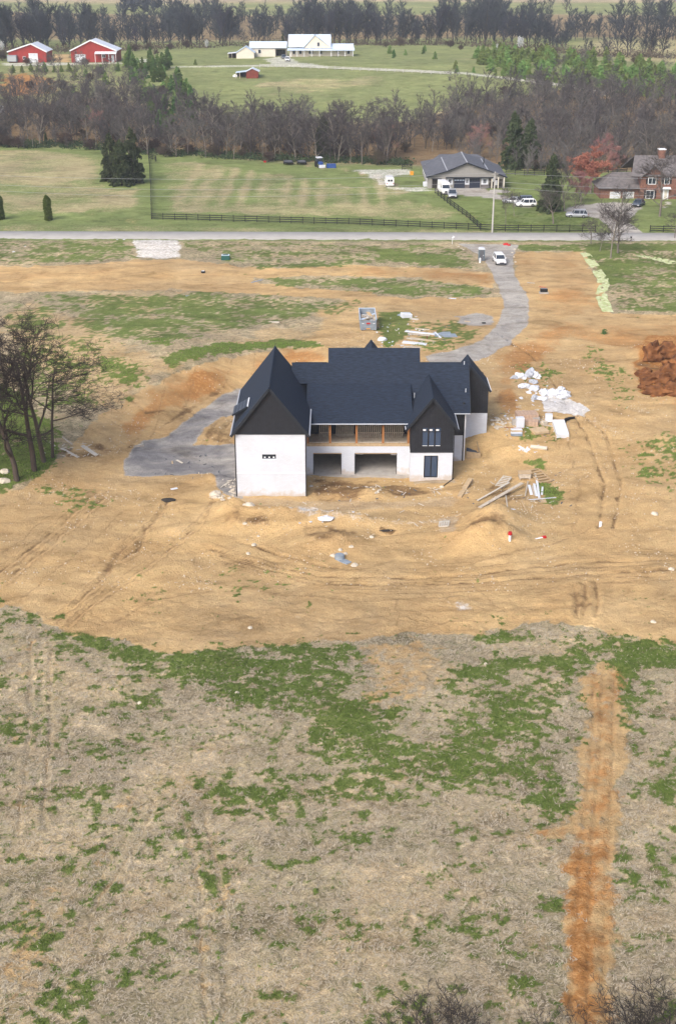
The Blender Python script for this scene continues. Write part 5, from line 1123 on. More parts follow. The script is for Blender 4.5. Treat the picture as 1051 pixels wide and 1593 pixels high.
o = hb(mb, 'batten', M['siding'], cg); o['kind'] = 'stuff'
hb(MB().box(CW0-.05, CW1+.05, CY-.085, CY-.045, 3.44, 3.60), 'trim_board', M['roof_edge'], cg)
W3 = (wx1-wx0)/3
for k in range(3):
    a = wx0 + k*W3; w_ = hb(MB().box(a+.06, a+W3-.06, CY+.10, CY+.13, wz0+.05, wz1-.05), 'window', M['blueglass'])
    mb = MB().box(a, a+.07, CY+.02, CY+.10, wz0, wz1).box(a+W3-.07, a+W3, CY+.02, CY+.10, wz0, wz1).box(a+.07, a+W3-.07, CY+.02, CY+.10, wz0, wz0+.07).box(a+.07, a+W3-.07, CY+.02, CY+.10, wz1-.07, wz1)
    hb(mb, 'window_frame', M['black'], w_); hb(MB().box(a+.07, a+W3-.07, CY+.045, CY+.09, wz1-.62, wz1-.56), 'window_bar', M['black'], w_)
    hb(MB().box(a+.12, a+W3-.3, CY+.08, CY+.099, wz1-.48, wz1-.30), 'sticker', M['white'], w_); hb(MB().box(a+.1, a+W3-.1, CY+.03, CY+.09, wz0+.075, wz0+.11), 'sticker', M['white'], w_)
rc = gable_roof(house, CX, 3.02, CZ, T, CY-.42, 148.4, .2)
mb = MB()
for s in (-1, 1): mb.bar((CX+s*.02, CY-.44, CZ-.12), (CX+s*3.05, CY-.44, CZ-.12-3.03*T), .07, .28)
hb(mb, 'barge_board', M['roof_edge'], rc); hb(MB().tube([(CX+3.07, CY-.4, CZ-3.02*T-.06), (CX+3.07, 144.9, CZ-3.02*T-.06)], .075, 6), 'gutter', M['gutter'], rc); hb(MB().tube([(CX-3.07, CY-.4, CZ-3.02*T-.06), (CX-3.07, 141, CZ-3.02*T-.06)], .075, 6), 'gutter', M['gutter'], rc)
hb(MB().tube([(CX, CY-.4, CZ+.02), (CX, 148, CZ+.02)], .06, 6), 'ridge_cap', M['roof'], rc)
hb(MB().tube([(CW1+.08, CY-.08, .1), (CW1+.08, CY-.08, 6.2)], .05, 6), 'downpipe', M['black'])
# right block, set back
X2 = 15.2; Y2 = 145.4
hb(MB().box(CW1+.02, X2, Y2, Y2+.3, -1, 3.5).box(X2-.3, X2, Y2+.3, 150, -1, 3.5), 'wall', M['brickwhite'])
s2 = hb(MB().box(CW1+.02, X2, Y2-.03, Y2+.25, 3.52, 6.5).box(X2-.25, X2+.02, Y2+.25, 150, 3.52, 7.6), 'siding_wall', M['siding'])
mb = MB()
for k in range(5): mb.box(CW1+.3+k*.32, CW1+.35+k*.32, Y2-.055, Y2-.032, 3.55, 6.45)
o = hb(mb, 'batten', M['siding'], s2); o['kind'] = 'stuff'
hb(MB().box(X2-.14, X2-.02, Y2-.09, Y2-.04, -.2, 6.4), 'corner_trim', M['black']); hb(MB().box(X2+.03, X2+.15, Y2-.06, Y2+.1, -.2, 6.4), 'downpipe', M['white'])
# right rear wing with its own gable
DY = 149.3; DC = at_depth(732.7, 570.7, DY-.4).x; DZ = zat(570.7, DY-.4); D0, D1 = DC-2.2, at_depth(757.5, 640, DY).x; dsp = zat(642.5, DY, 740)
hw = at_depth(763, 608, DY-.4).x - DC
mb = MB().box(D0, D1, DY, DY+.3, 1.5, dsp).box(D1-.3, D1, DY+.3, 156, 1.5, dsp).box(D0, D1, 155.7, 156, 2, dsp); hb(mb, 'wall', M['brickwhite'])
tt = (DZ - zat(608, DY-.4, 763)) / hw
mb = MB().prism([(D0, dsp+.02), (D1+.02, dsp+.02), (D1+.02, DZ-.2-(D1+.02-DC)*tt), (DC, DZ-.2), (D0, DZ-.2-(DC-D0)*tt)], 'y', DY-.04, DY+.26); mb.box(D1-.2, D1+.02, DY+.26, 156, dsp+.02, DZ-.2-(D1+.02-DC)*tt); dg = hb(mb, 'gable', M['siding'])
mb = MB()
for k in range(14):
    x = D0 + .1 + k*.32
    if x < D1: mb.box(x-.025, x+.025, DY-.065, DY-.042, dsp+.1, DZ-.3-abs(x-DC)*tt)
o = hb(mb, 'batten', M['siding'], dg); o['kind'] = 'stuff'
rd_ = gable_roof(house, DC, hw, DZ, tt, DY-.45, at_depth(726, 551, 154).y+.0, .2)
hb(MB().bar((DC+.02, DY-.47, DZ-.12), (DC+hw, DY-.47, DZ-.12-hw*tt), .07, .28).bar((DC-.02, DY-.47, DZ-.12), (DC-hw, DY-.47, DZ-.12-hw*tt), .07, .28), 'barge_board', M['roof_edge'], rd_)
hb(MB().tube([(DC+hw+.05, DY-.4, DZ-hw*tt-.05), (DC+hw+.05, 154, DZ-hw*tt-.05)], .075, 6), 'gutter', M['white'], rd_)
# framed gravel strip beside the right block
zz0 = H1(16.4, 145)+.02
fr = thing('patio_form', (16.2, 146, zz0), 'dark gravel-filled patio form edged with boards beside the white right block', 'patio form')
A_, B_, C_, D_ = P(724.5, 713), P(746, 713), P(738, 671), P(725, 671)
loc = Vector((16.2, 146, zz0))
def rel(p, dz=0): q = Vector(p) - loc; q.z += dz; return q
hgt = max(H1(A_.x, A_.y), H1(B_.x, B_.y)) + .30
A_.z = B_.z = hgt - .1; C_.z = D_.z = hgt + .5
MB().slab([rel(A_), rel(B_), rel(C_), rel(D_)], .12).build('gravel_bed', M['darkasphalt'], fr)
for a, b in ((A_, B_), (B_, C_), (C_, D_)): MB().bar(rel(a, .02), rel(b, .02), .08, .9).build('form_board', M['lumber'], fr)
m1, m2 = A_.lerp(D_, .62), B_.lerp(C_, .62); MB().bar(rel(m1, .05), rel(m2, .05), .45, .10).build('form_board', M['lumber'], fr)

# ------------------------------------------------------------------ the other houses
def box_part(parent, name, m, *b, bevel=0.0): return MB().box(*b).build(name, m, parent, bevel=bevel)
def win(parent, x0, x1, z0, z1, y, mf=None, bars=1, depth=.06):
    w_ = MB().box(x0, x1, y-.02, y+.03, z0, z1).build('window', M['glass'], parent); t = max(.06, (x1-x0)*.08)
    f = MB().box(x0-t, x0, y-depth, y+.02, z0-t, z1+t).box(x1, x1+t, y-depth, y+.02, z0-t, z1+t).box(x0, x1, y-depth, y+.02, z1, z1+t).box(x0, x1, y-depth-.03, y+.02, z0-t, z0)
    for k in range(bars): xm = x0 + (x1-x0)*(k+1)/(bars+1); f.box(xm-t*.3, xm+t*.3, y-.05, y-.021, z0, z1)
    f.build('window_frame', mf or M['white'], w_); return w_
# grey garage house
p = P(725, 292); GXc = at_depth(725.8, 253, 310).x; g0 = p.z
gh = thing('garage_house', (GXc, 310, g0), 'wide grey-roofed garage house with navy doors behind the black fence', 'house')
prof = [(-9.6, 2.7), (-4.6, 4.15), (0, 6.05), (4.9, 4.4), (9.6, 2.7)]; back_ = [22, 19, 15.5, 15.5, 17]
rf = MB()
for i in range(4):
    (a, za), (b, zb) = prof[i], prof[i+1]; rf.slab([(a, -.6, za), (b, -.6, zb), (b, back_[i+1], zb), (a, back_[i], za)], .16)
rf = rf.build('roof', M['greyroof'], gh)
MB().slab([(-9.3, 14, 2.9), (9.3, 14, 2.9), (4.8, 24, 4.2), (-4.6, 24, 4.2)], .1).build('roof', M['greyroof'], gh)
for i in (1, 2, 3): MB().bar((prof[i][0], -.6, prof[i][1]+.02), (prof[i][0], back_[i], prof[i][1]+.02), .28, .06).build('ridge_cap', M['lightridge'], rf)
for i in range(4): MB().bar((prof[i][0], -.63, prof[i][1]-.12), (prof[i+1][0], -.63, prof[i+1][1]-.12), .06, .26).build('barge_board', M['roof_edge'], rf)
MB().prism([(-9.1, -.3), (9.1, -.3), (9.1, 2.6), (4.9, 4.1), (0, 5.8), (-4.6, 3.9), (-9.1, 2.6)], 'y', 0, .3).build('front_wall', M['greige'], gh)
MB().box(-9.1, -8.8, .3, 21, -.3, 2.7).box(8.8, 9.1, .3, 16, -.3, 2.7).box(-8.8, 8.8, 15.7, 16, -.3, 3).build('side_wall', M['greige'], gh)
MB().box(-4.9, 6.3, -.75, -.02, 2.38, 2.62).build('awning', M['roof_edge'], gh)
def gx(px): return at_depth(px, 285, 310).x - GXc
def gz(py): return zat(py, 310) - g0
for a, b in ((705.5, 722.5), (729.6, 746.0)):
    d = MB().box(gx(a), gx(b), -.06, -.005, 0, 2.3).build('garage_door', M['garagedoor'], gh)
    for k in range(4): MB().box(gx(a)+.08+k*.62, gx(a)+.56+k*.62, -.08, -.062, 1.75, 2.0).build('door_pane', M['bluewhite'] if a < 710 else M['glass'], d)
for a, b in ((694.8, 703.5), (722.6, 729.2), (748, 758.5)):
    MB().box(gx(a), gx(b), -.05, -.008, .85, 2.3).build('casing', M['whiteroof'], gh); xm = (gx(a)+gx(b))/2; wd = (gx(b)-gx(a))*.22
    w_ = MB().box(xm-wd, xm+wd, -.09, -.052, 1.15, 2.05).build('window', M['glass'], gh); MB().box(xm-.03, xm+.03, -.11, -.092, 1.15, 2.05).build('window_bar', M['white'], w_)
MB().box(gx(747), gx(760), -.35, -.055, 0, .84).build('stone_base', M['greyroof2'], gh); MB().box(gx(722.6), gx(729.4), -.25, -.055, 0, .84).build('stone_base', M['greyroof2'], gh)
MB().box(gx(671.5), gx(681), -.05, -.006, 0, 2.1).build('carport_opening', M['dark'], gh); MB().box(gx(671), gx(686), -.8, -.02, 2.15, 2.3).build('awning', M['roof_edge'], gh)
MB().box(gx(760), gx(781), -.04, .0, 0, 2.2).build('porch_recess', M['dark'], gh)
for a in (764, 774, 783): MB().box(gx(a)-.12, gx(a)+.12, -.5, -.26, 0, 2.6).build('porch_post', M['cream'], gh)
for k in range(5): MB().box(-9.16, -9.11, 3+k*3.4, 4.2+k*3.4, 1.0, 2.1).build('side_window', M['white'], gh)
MB().tube([(4.6, 6, 4.2), (4.6, 6, 6.3)], .13, 8).build('chimney_pipe', M['black'], gh)
MB().slab([(gx(704), -2.6, .03), (gx(747), -2.6, .03), (gx(747), -.4, .05), (gx(704), -.4, .05)], .1).build('apron', M['concrete'], gh)
p = P(775, 298); o = MB().prism([(-2.4, -1.2), (1.8, -2.0), (2.8, -.3), (-.2, 2.2), (-1.9, 1.6)], 'z', -.05, .12).build('patio', M['concrete']); o.location = p; tag(o, kind='structure')
# brick house
BY = 296.0; b0 = H1(62, 296)+.0
def bx(px, Y=BY): return at_depth(px, 290, Y).x
def bz(py, Y=BY): return zat(py, Y) - b0
X0 = bx(995.5); bh = thing('brick_house', (X0, BY, b0), 'two-storey red brick house with grey roof behind bare trees on the right', 'house')
bb = lambda px: bx(px) - X0
top = bz(273); wl = MB(); wl.box(0, 20, 0, .3, -1, top); wl.box(0, .3, .3, 11, -1, top).box(19.7, 20, .3, 11, -1, top).box(.3, 19.7, 10.7, 11, -1, top)
xa, xb, xm = bb(995.5), bb(1033), bb(1013); zg = bz(259)
wl.prism([(xa, top), (xb, top), (xm, zg)], 'y', 0, .3); wl = wl.build('wall', M['brick'], bh)
zr3 = top + 3.6
rf = MB(); ov = .5
rf.slab([(-2.4, -.5, top-.1), (20.6, -.5, top-.1), (20.6, 5.5, zr3), (-2.4+1.6, 5.5, zr3)], .15).slab([(-.8, 5.5, zr3), (20.6, 5.5, zr3), (20.6, 11.6, top), (-2.4, 11.6, top)], .15)
rf.slab([(xa-.5, -.9, top-.35), (xm, -.9, zg+.25), (xm, 4, zg+.25), (xa-.5, 1, top-.35)], .14).slab([(xm, -.9, zg+.25), (xb+.5, -.9, top-.35), (xb+.5, 1, top-.35), (xm, 4, zg+.25)], .14)
rf = rf.build('roof', M['greyroof2'], bh)
MB().box(bb(1027)-.0, bb(1037), 4.6, 6.0, zr3-1.5, zr3+1.3).build('chimney', M['brick'], rf); MB().box(bb(1026.3), bb(1037.7), 4.5, 6.1, zr3+1.3, zr3+1.5).build('chimney_cap', M['white'], rf)
for (a, b, c, d) in ((1007, 1018, 277, 286), (1005.5, 1017, 296.5, 308), (1032, 1039, 276, 286)):
    win(bh, bb(a), bb(b), bz(d), bz(c), -.04, bars=1); MB().box(bb(a)-.55, bb(a)-.2, -.10, -.02, bz(d), bz(c)).build('shutter', M['black'], bh); MB().box(bb(b)+.2, bb(b)+.55, -.10, -.02, bz(d), bz(c)).build('shutter', M['black'], bh)
d = MB().box(bb(1031), bb(1040), -.10, -.01, bz(310), bz(294)).build('front_door', M['white'], bh); MB().box(bb(1033.5), bb(1037.5), -.13, -.105, bz(309), bz(296)).build('door_panel', M['cream'], d)
MB().slab([(bb(1029), -1.0, bz(293)), (bb(1042), -1.0, bz(293)), (bb(1042), 0, bz(291)), (bb(1029), 0, bz(291))], .1).build('door_hood', M['white'], bh)
for k in range(3): MB().box(bb(1028), bb(1042), -1.6+k*.4, -.02, -.9+k*.2, -.7+k*.2).build('step', M['brick'], bh)
g1 = bb(935); MB().box(g1, -.02, 1.0, 9, -1, 2.4).build('garage_wall', M['brick'], bh)
gr = MB().slab([(g1-.6, .3, 2.3), (.0, .3, 2.3), (-.0, 5.2, 5.2), (g1+3.2, 5.2, 5.2)], .14).slab([(g1-.6, .3, 2.3), (g1+3.2, 5.2, 5.2), (g1-.6, 9.6, 2.3)], .14).slab([(g1+3.2, 5.2, 5.2), (0, 5.2, 5.2), (0, 9.6, 2.3), (g1-.6, 9.6, 2.3)], .14).build('garage_roof', M['greyroof2'], bh)
for a, b in ((950, 967), (970, 988)):
    d = MB().box(bb(a), bb(b), .94, .99, -.9, 1.5).build('garage_door', M['cream'], bh)
    for k in range(4): MB().box(bb(a)+.1, bb(b)-.1, .92, .939, -.75+k*.57, -.28+k*.57).build('door_panel', M['whiteroof'], d)
# farmhouse
def farm(px, py): return P(px, py)
FY = P(480, 88).y; f0 = P(480, 88).z; FX = at_depth(449.6, 85, FY).x
fh = thing('farmhouse', (FX, FY, f0), 'cream farmhouse with pale blue metal roof and long porch on the hill', 'house')
fx = lambda px: at_depth(px, 80, FY).x - FX
fz = lambda py: zat(py, FY) - f0
w1_, w2_ = fx(514.5), fx(550.5)
MB().box(0, w1_, 1.8, 10, -.4, 3.0).box(w1_, w2_-.4, 1.8, 8, -.4, 2.9).build('wall', M['cream'], fh)
zr4 = fz(51) - 1.0
rf = MB().slab([(-.4, 1.2, 3.6), (w1_, 1.2, 3.6), (w1_, 6, zr4), (-.4, 6, zr4)], .12).slab([(-.4, 6, zr4), (w1_, 6, zr4), (w1_, 10.6, 3.4), (-.4, 10.6, 3.4)], .12)
xg0, xg1, xgm = fx(473), fx(515.5), fx(489.5)
rf.slab([(xg0-.6, .9, 3.2), (xgm, .9, zr4+.1), (xgm, 6.4, zr4+.1), (xg0-.6, 3, 3.2)], .12).slab([(xgm, .9, zr4+.1), (xg1+.6, .9, 3.0), (xg1+.6, 3, 3.0), (xgm, 6.4, zr4+.1)], .12)
rf.slab([(w1_, .8, 2.9), (w2_, .8, 2.9), (w2_-.2, 5, 4.7), (w1_, 5, 4.7)], .12).slab([(w1_, 5, 4.7), (w2_-.2, 5, 4.7), (w2_, 8.6, 2.9), (w1_, 8.6, 2.9)], .12)
rf = rf.build('roof', M['bluewhite'], fh)
MB().slab([(-.8, -.8, 2.45), (w2_+.2, -.8, 2.45), (w2_+.2, 1.9, 3.2), (-.8, 1.9, 3.2)], .1).build('porch_roof', M['bluewhite'], fh)
MB().prism([(xg0, 3.2), (xg1, 3.2), (xgm, zr4-.1)], 'y', 1.2, 1.6).build('gable', M['cream'], fh); win(fh, xgm+1.0, xgm+1.9, 3.9, 5.4, 1.15)
for a in (455, 465, 480, 483, 497, 524, 540): win(fh, fx(a), fx(a)+1.0, .9, 2.2, 1.75, bars=0)
for a in (452.5, 462, 473, 484.6, 497, 515, 526, 536.5, 548.5): MB().box(fx(a)-.12, fx(a)+.12, -.6, -.36, -.1, 2.45).build('porch_post', M['white'], fh)
MB().box(-.4, w2_, -.7, 1.8, -.3, .0).build('porch_floor', M['oldlumber'], fh)
a0, a1 = fx(388.5), fx(446); MB().box(a0, fx(428), 1, 8, -.4, 3.3).box(fx(428), a1, 5, 8, -.4, 3.3).build('wing_wall', M['cream'], fh)
MB().slab([(a0-.3, .5, 3.3), (a1, .5, 3.3), (a1, 4.5, 5.6), (a0-.3, 4.5, 5.6)], .12).slab([(a0-.3, 4.5, 5.6), (a1, 4.5, 5.6), (a1, 8.6, 3.3), (a0-.3, 8.6, 3.3)], .12).build('wing_roof', M['bluewhite'], fh)
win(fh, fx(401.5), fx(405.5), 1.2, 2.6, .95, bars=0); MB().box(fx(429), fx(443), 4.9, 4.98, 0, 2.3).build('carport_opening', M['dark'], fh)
shp = P(380, 91); sh = thing('shed', shp, 'small cream gabled shed with an open lean-to left of the farmhouse', 'shed'); s_ = 3.75
MB().prism([(-3.2, -.2), (4.0, -.2), (4.0, 2.3), (.6, 4.4), (-3.2, 2.3)], 'y', 0, 6).build('wall', M['cream'], sh)
MB().slab([(-3.6, -.3, 2.1), (.6, -.3, 4.6), (.6, 6.3, 4.6), (-3.6, 6.3, 2.1)], .12).slab([(.6, -.3, 4.6), (4.4, -.3, 2.2), (4.4, 6.3, 2.2), (.6, 6.3, 4.6)], .12).build('roof', M['bluewhite'], sh)
MB().slab([(-6.8, 0, 1.9), (-3.6, 0, 2.2), (-3.6, 5, 2.2), (-6.8, 5, 1.9)], .1).build('lean_to_roof', M['whiteroof'], sh)
for x in (-6.6, -5.0): MB().box(x-.08, x+.08, .1, .26, -.1, 1.95).build('post', M['oldlumber'], sh)
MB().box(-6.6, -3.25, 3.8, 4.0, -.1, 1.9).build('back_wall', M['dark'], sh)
# red barns
def barn(px0, px1, pxm, pyb, pyt, pye, lb, doors, porch=None, cut=None):
    c = P((px0+px1)/2, pyb); o = thing('red_barn', c, lb, 'barn'); fx_ = lambda px: at_depth(px, pyb, c.y).x - c.x; fz_ = lambda py: zat(py, c.y) - c.z
    a, b, m_ = fx_(px0), fx_(px1), fx_(pxm); e, t = fz_(pye), fz_(pyt)-.1
    MB().prism([(a+.2, -.3), (b-.2, -.3), (b-.2, e), (m_, t), (a+.2, e)], 'y', 0, 12).build('wall', M['redbarn'], o)
    r_ = MB().slab([(a-.2, -.5, e), (m_, -.5, t+.25), (m_, 12.4, t+.25), (a-.2, 12.4, e)], .2).slab([(m_, -.5, t+.25), (b+.2, -.5, e), (b+.2, 12.4, e), (m_, 12.4, t+.25)], .2).build('roof', M['whiteroof'], o)
    MB().bar((a-.2, -.53, e-.05), (m_, -.53, t+.2), .06, .45).bar((m_, -.53, t+.2), (b+.2, -.53, e-.05), .06, .45).build('barge_board', M['white'], r_)
    for (d0, d1, dt, nm) in doors:
        if nm == 'window': win(o, fx_(d0), fx_(d1), fz_(dt[1]), fz_(dt[0]), -.03, bars=1)
        else:
            d = MB().box(fx_(d0), fx_(d1), -.08, -.01, 0, fz_(dt)).build(nm, M['whiteroof'], o)
            if nm == 'roller_door':
                for k in range(6): MB().box(fx_(d0)+.1+k*(fx_(d1)-fx_(d0)-.2)/6, fx_(d0)+.3+k*(fx_(d1)-fx_(d0)-.2)/6, -.10, -.082, fz_(dt)-.75, fz_(dt)-.45).build('door_pane', M['glass'], d)
    if porch:
        q0, q1, qy = porch; MB().slab([(fx_(q0), -2.2, fz_(qy)-.2), (fx_(q1), -2.2, fz_(qy)-.2), (fx_(q1), 0, fz_(qy)+.5), (fx_(q0), 0, fz_(qy)+.5)], .15).build('porch_roof', M['whiteroof'], o)
        for k in range(4): x = fx_(q0) + .2 + k*(fx_(q1)-fx_(q0)-.4)/3; MB().box(x-.08, x+.08, -2.1, -1.94, -.1, fz_(qy)-.25).build('porch_post', M['white'], o)
    return o
barn(14, 74, 51, 97.3, 68.5, 80.5, 'red metal barn with white roof, the smaller one at the left edge', [(46, 60, 83, 'roller_door'), (37, 41, (88, 92), 'window')])
barn(111, 183, 143.5, 97, 63, 79, 'red metal barn with white roof and a small front porch', [(118, 134, 84.5, 'roller_door'), (174, 178.5, 86, 'door'), (160, 164.5, (85, 89.5), 'window')], porch=(149.5, 183, 82))
p = P(22, 97); t_ = thing('box_trailer', p + Vector((0, -3, 0)), 'grey box trailer parked against the smaller red barn', 'trailer')
MB().box(-1.9, 1.9, 0, 5, .5, 2.9).build('body', M['dumpster'], t_, bevel=.08); MB().box(-1.7, 1.7, -.05, -.01, .6, 2.6).build('door', M['carsilver'], t_)
for x in (-1.6, 1.3): MB().tube([(x, 2, .45), (x+.3, 2, .45)], .4, 12).build('wheel', M['tyre'], t_)
p = P(384, 122); ob = thing('small_barn', p, 'small old red barn with a pale metal lean-to roof on the pasture', 'barn')
MB().prism([(-.2, -.2), (4.2, -.2), (4.2, 2.3), (2.0, 3.3), (-.2, 2.4)], 'y', 0, 5).build('wall', M['oldred'], ob)
MB().slab([(-.5, -.4, 2.3), (2.0, -.4, 3.55), (2.0, 5.4, 3.55), (-.5, 5.4, 2.3)], .1).slab([(2.0, -.4, 3.55), (4.7, -.4, 2.4), (4.7, 5.4, 2.4), (2.0, 5.4, 3.55)], .1).build('roof', M['whiteroof'], ob)
MB().slab([(-4.2, -.2, 2.0), (-.3, -.2, 2.45), (-.3, 5, 2.45), (-4.2, 5, 2.0)], .1).build('lean_to_roof', M['bluewhite'], ob)
for x in (-4.0, -2.6): MB().box(x-.1, x+.1, 0, .2, -.2, 2.05).build('post', M['oldlumber'], ob)
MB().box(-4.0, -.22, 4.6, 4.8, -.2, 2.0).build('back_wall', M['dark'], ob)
p = P(366, 120); o = MB().box(-.9, .7, 0, .9, 0, .7).box(-.5, .3, .2, .7, .7, .95).build('water_trough', M['white'], bevel=.05); o.location = p; tag(o, 'white water trough beside the small old red barn', 'trough')

# ------------------------------------------------------------------ fences
POST = MB().box(-.07, .07, -.07, .07, -.3, 1.42).mesh('post', M['fence'])
def fence(pts, label, spacing=2.44, rails=(.38, .80, 1.22), name='rail_fence', m='fence', post=None, hpost=1.0):
    W = [P(a, b) for a, b in pts]; root = thing(name, W[0], label, 'fence')
    pos = []
    for a, b in zip(W[:-1], W[1:]):
        L = (b - a).length; k = max(1, round(L / spacing))
        for i in range(k): q = a.lerp(b, i/k); pos.append(Vector((q.x, q.y, H1(q.x, q.y))))
    pos.append(W[-1])
    for i, q in enumerate(pos): o = inst(post or POST, 'post', root, q - W[0], (0, 0, 0), (1, 1, hpost))
    cache = {}
    for q, r in zip(pos[:-1], pos[1:]):
        d = r - q; L = d.length; key = round(L, 1)
        if key not in cache: cache[key] = MB().bar((0, 0, 0), (key, 0, 0), .05, .16).mesh('rail', M[m])
        for h in rails:
            inst(cache[key], 'rail', root, q - W[0] + Vector((0, -.09, h)), (0, -math.asin(d.z / L), math.atan2(d.y, d.x)))
    return root
fence([(236, 341.5), (400, 346), (560, 350), (690, 356), (785, 360), (925, 361)], 'black rail fence along the far side of the road')
fence([(1010, 361), (1051, 362), (1110, 363)], 'black rail fence along the road right of the brick house driveway')
fence([(236, 341), (235, 300), (233, 262), (231, 240)], 'black fence running back from the road to the wood left of the pasture', spacing=4.9)
fence([(747, 358), (725, 338), (700, 320), (676, 301)], 'black rail fence slanting from the road up to the grey garage', spacing=3.0)
fence([(786, 272), (815, 273), (846, 273)], 'black rail fence behind the lawn between the grey garage and the cedars')
fence([(915, 272), (945, 269), (974, 268)], 'black rail fence behind the garage of the brick house')
fence([(640, 263), (625, 264)], 'short rail fence left of the grey garage')
fence([(232, 247), (243, 250), (242, 252)], 'black gate at the head of the pasture fence', name='field_gate')
FARM_POST = MB().box(-.09, .09, -.09, .09, -.2, 1.3).mesh('post', M['pole'])
fence([(404, 104.5), (470, 106), (560, 110), (640, 113.5), (700, 117)], 'grey wooden fence along the farm track below the farmhouse', spacing=3.4, rails=(.5, 1.05), m='pole', post=FARM_POST)
fence([(818, 127), (860, 134), (900, 141), (940, 150)], 'weathered fence beside the track below the pine plantation', spacing=5, rails=(.5, 1.05), m='pole', post=FARM_POST)

# ------------------------------------------------------------------ utility poles and wires
pp = P(765, 362)
def pole(x, y, h, lb):
    o = thing('utility_pole', (x, y, H1(x, y)), lb, 'utility pole')
    MB().tube([(0, 0, -.5), (0, 0, h*.5), (0, 0, h)], [.19, .165, .13], 10).build('pole', M['pole'], o)
    t = MB().tube([(.32, -.1, h-2.6), (.32, -.1, h-1.7)], .24, 12).build('transformer', M['carsilver'], o); MB().tube([(.32, -.1, h-1.7), (.32, -.1, h-1.45)], .05, 6).build('bushing', M['greyroof'], t)
    MB().tube([(-.28, -.05, h-1.9), (-.28, -.05, h-1.25)], .16, 10).build('transformer', M['carsilver'], o)
    MB().bar((-.75, -.16, h-.45), (.75, -.16, h-.45), .09, .11).build('crossarm', M['pole'], o)
    for k in (-.65, 0, .65): MB().tube([(k, -.16, h-.39), (k, -.16, h-.2)], .05, 6).build('insulator', M['greyroof'], o)
    return o
PH = at_depth(766.5, 267, pp.y).z - pp.z
pole(pp.x, pp.y, PH, 'weathered utility pole with transformers at the road fence'); pxs = [pp.x-112, pp.x, pp.x+92]
pole(pxs[0], pp.y, PH, 'utility pole by the road far to the left'); pole(pxs[2], pp.y, PH, 'utility pole by the road far to the right')
for (dx, dh, sag, lb) in ((-.65, -.2, 1.3, 'thin overhead wire, top one of the line'), (0, -1.9, 1.6, 'thin overhead wire, middle one of the line'), (.65, -2.9, 2.0, 'thin overhead wire, lowest one of the line')):
    mb = MB()
    for a, b in zip(pxs[:-1], pxs[1:]):
        pts = []
        for k in range(15): t = k/14; x = a + (b-a)*t; pts.append((x, pp.y - .16, pp.z + PH + dh - sag*4*t*(1-t) + (H1(a, pp.y)*(1-t) + H1(b, pp.y)*t - pp.z)))
        mb.tube(pts, .022, 4)
    tag(mb.build('overhead_wire', M['wire']), lb, 'wire', 'overhead wires along the road')
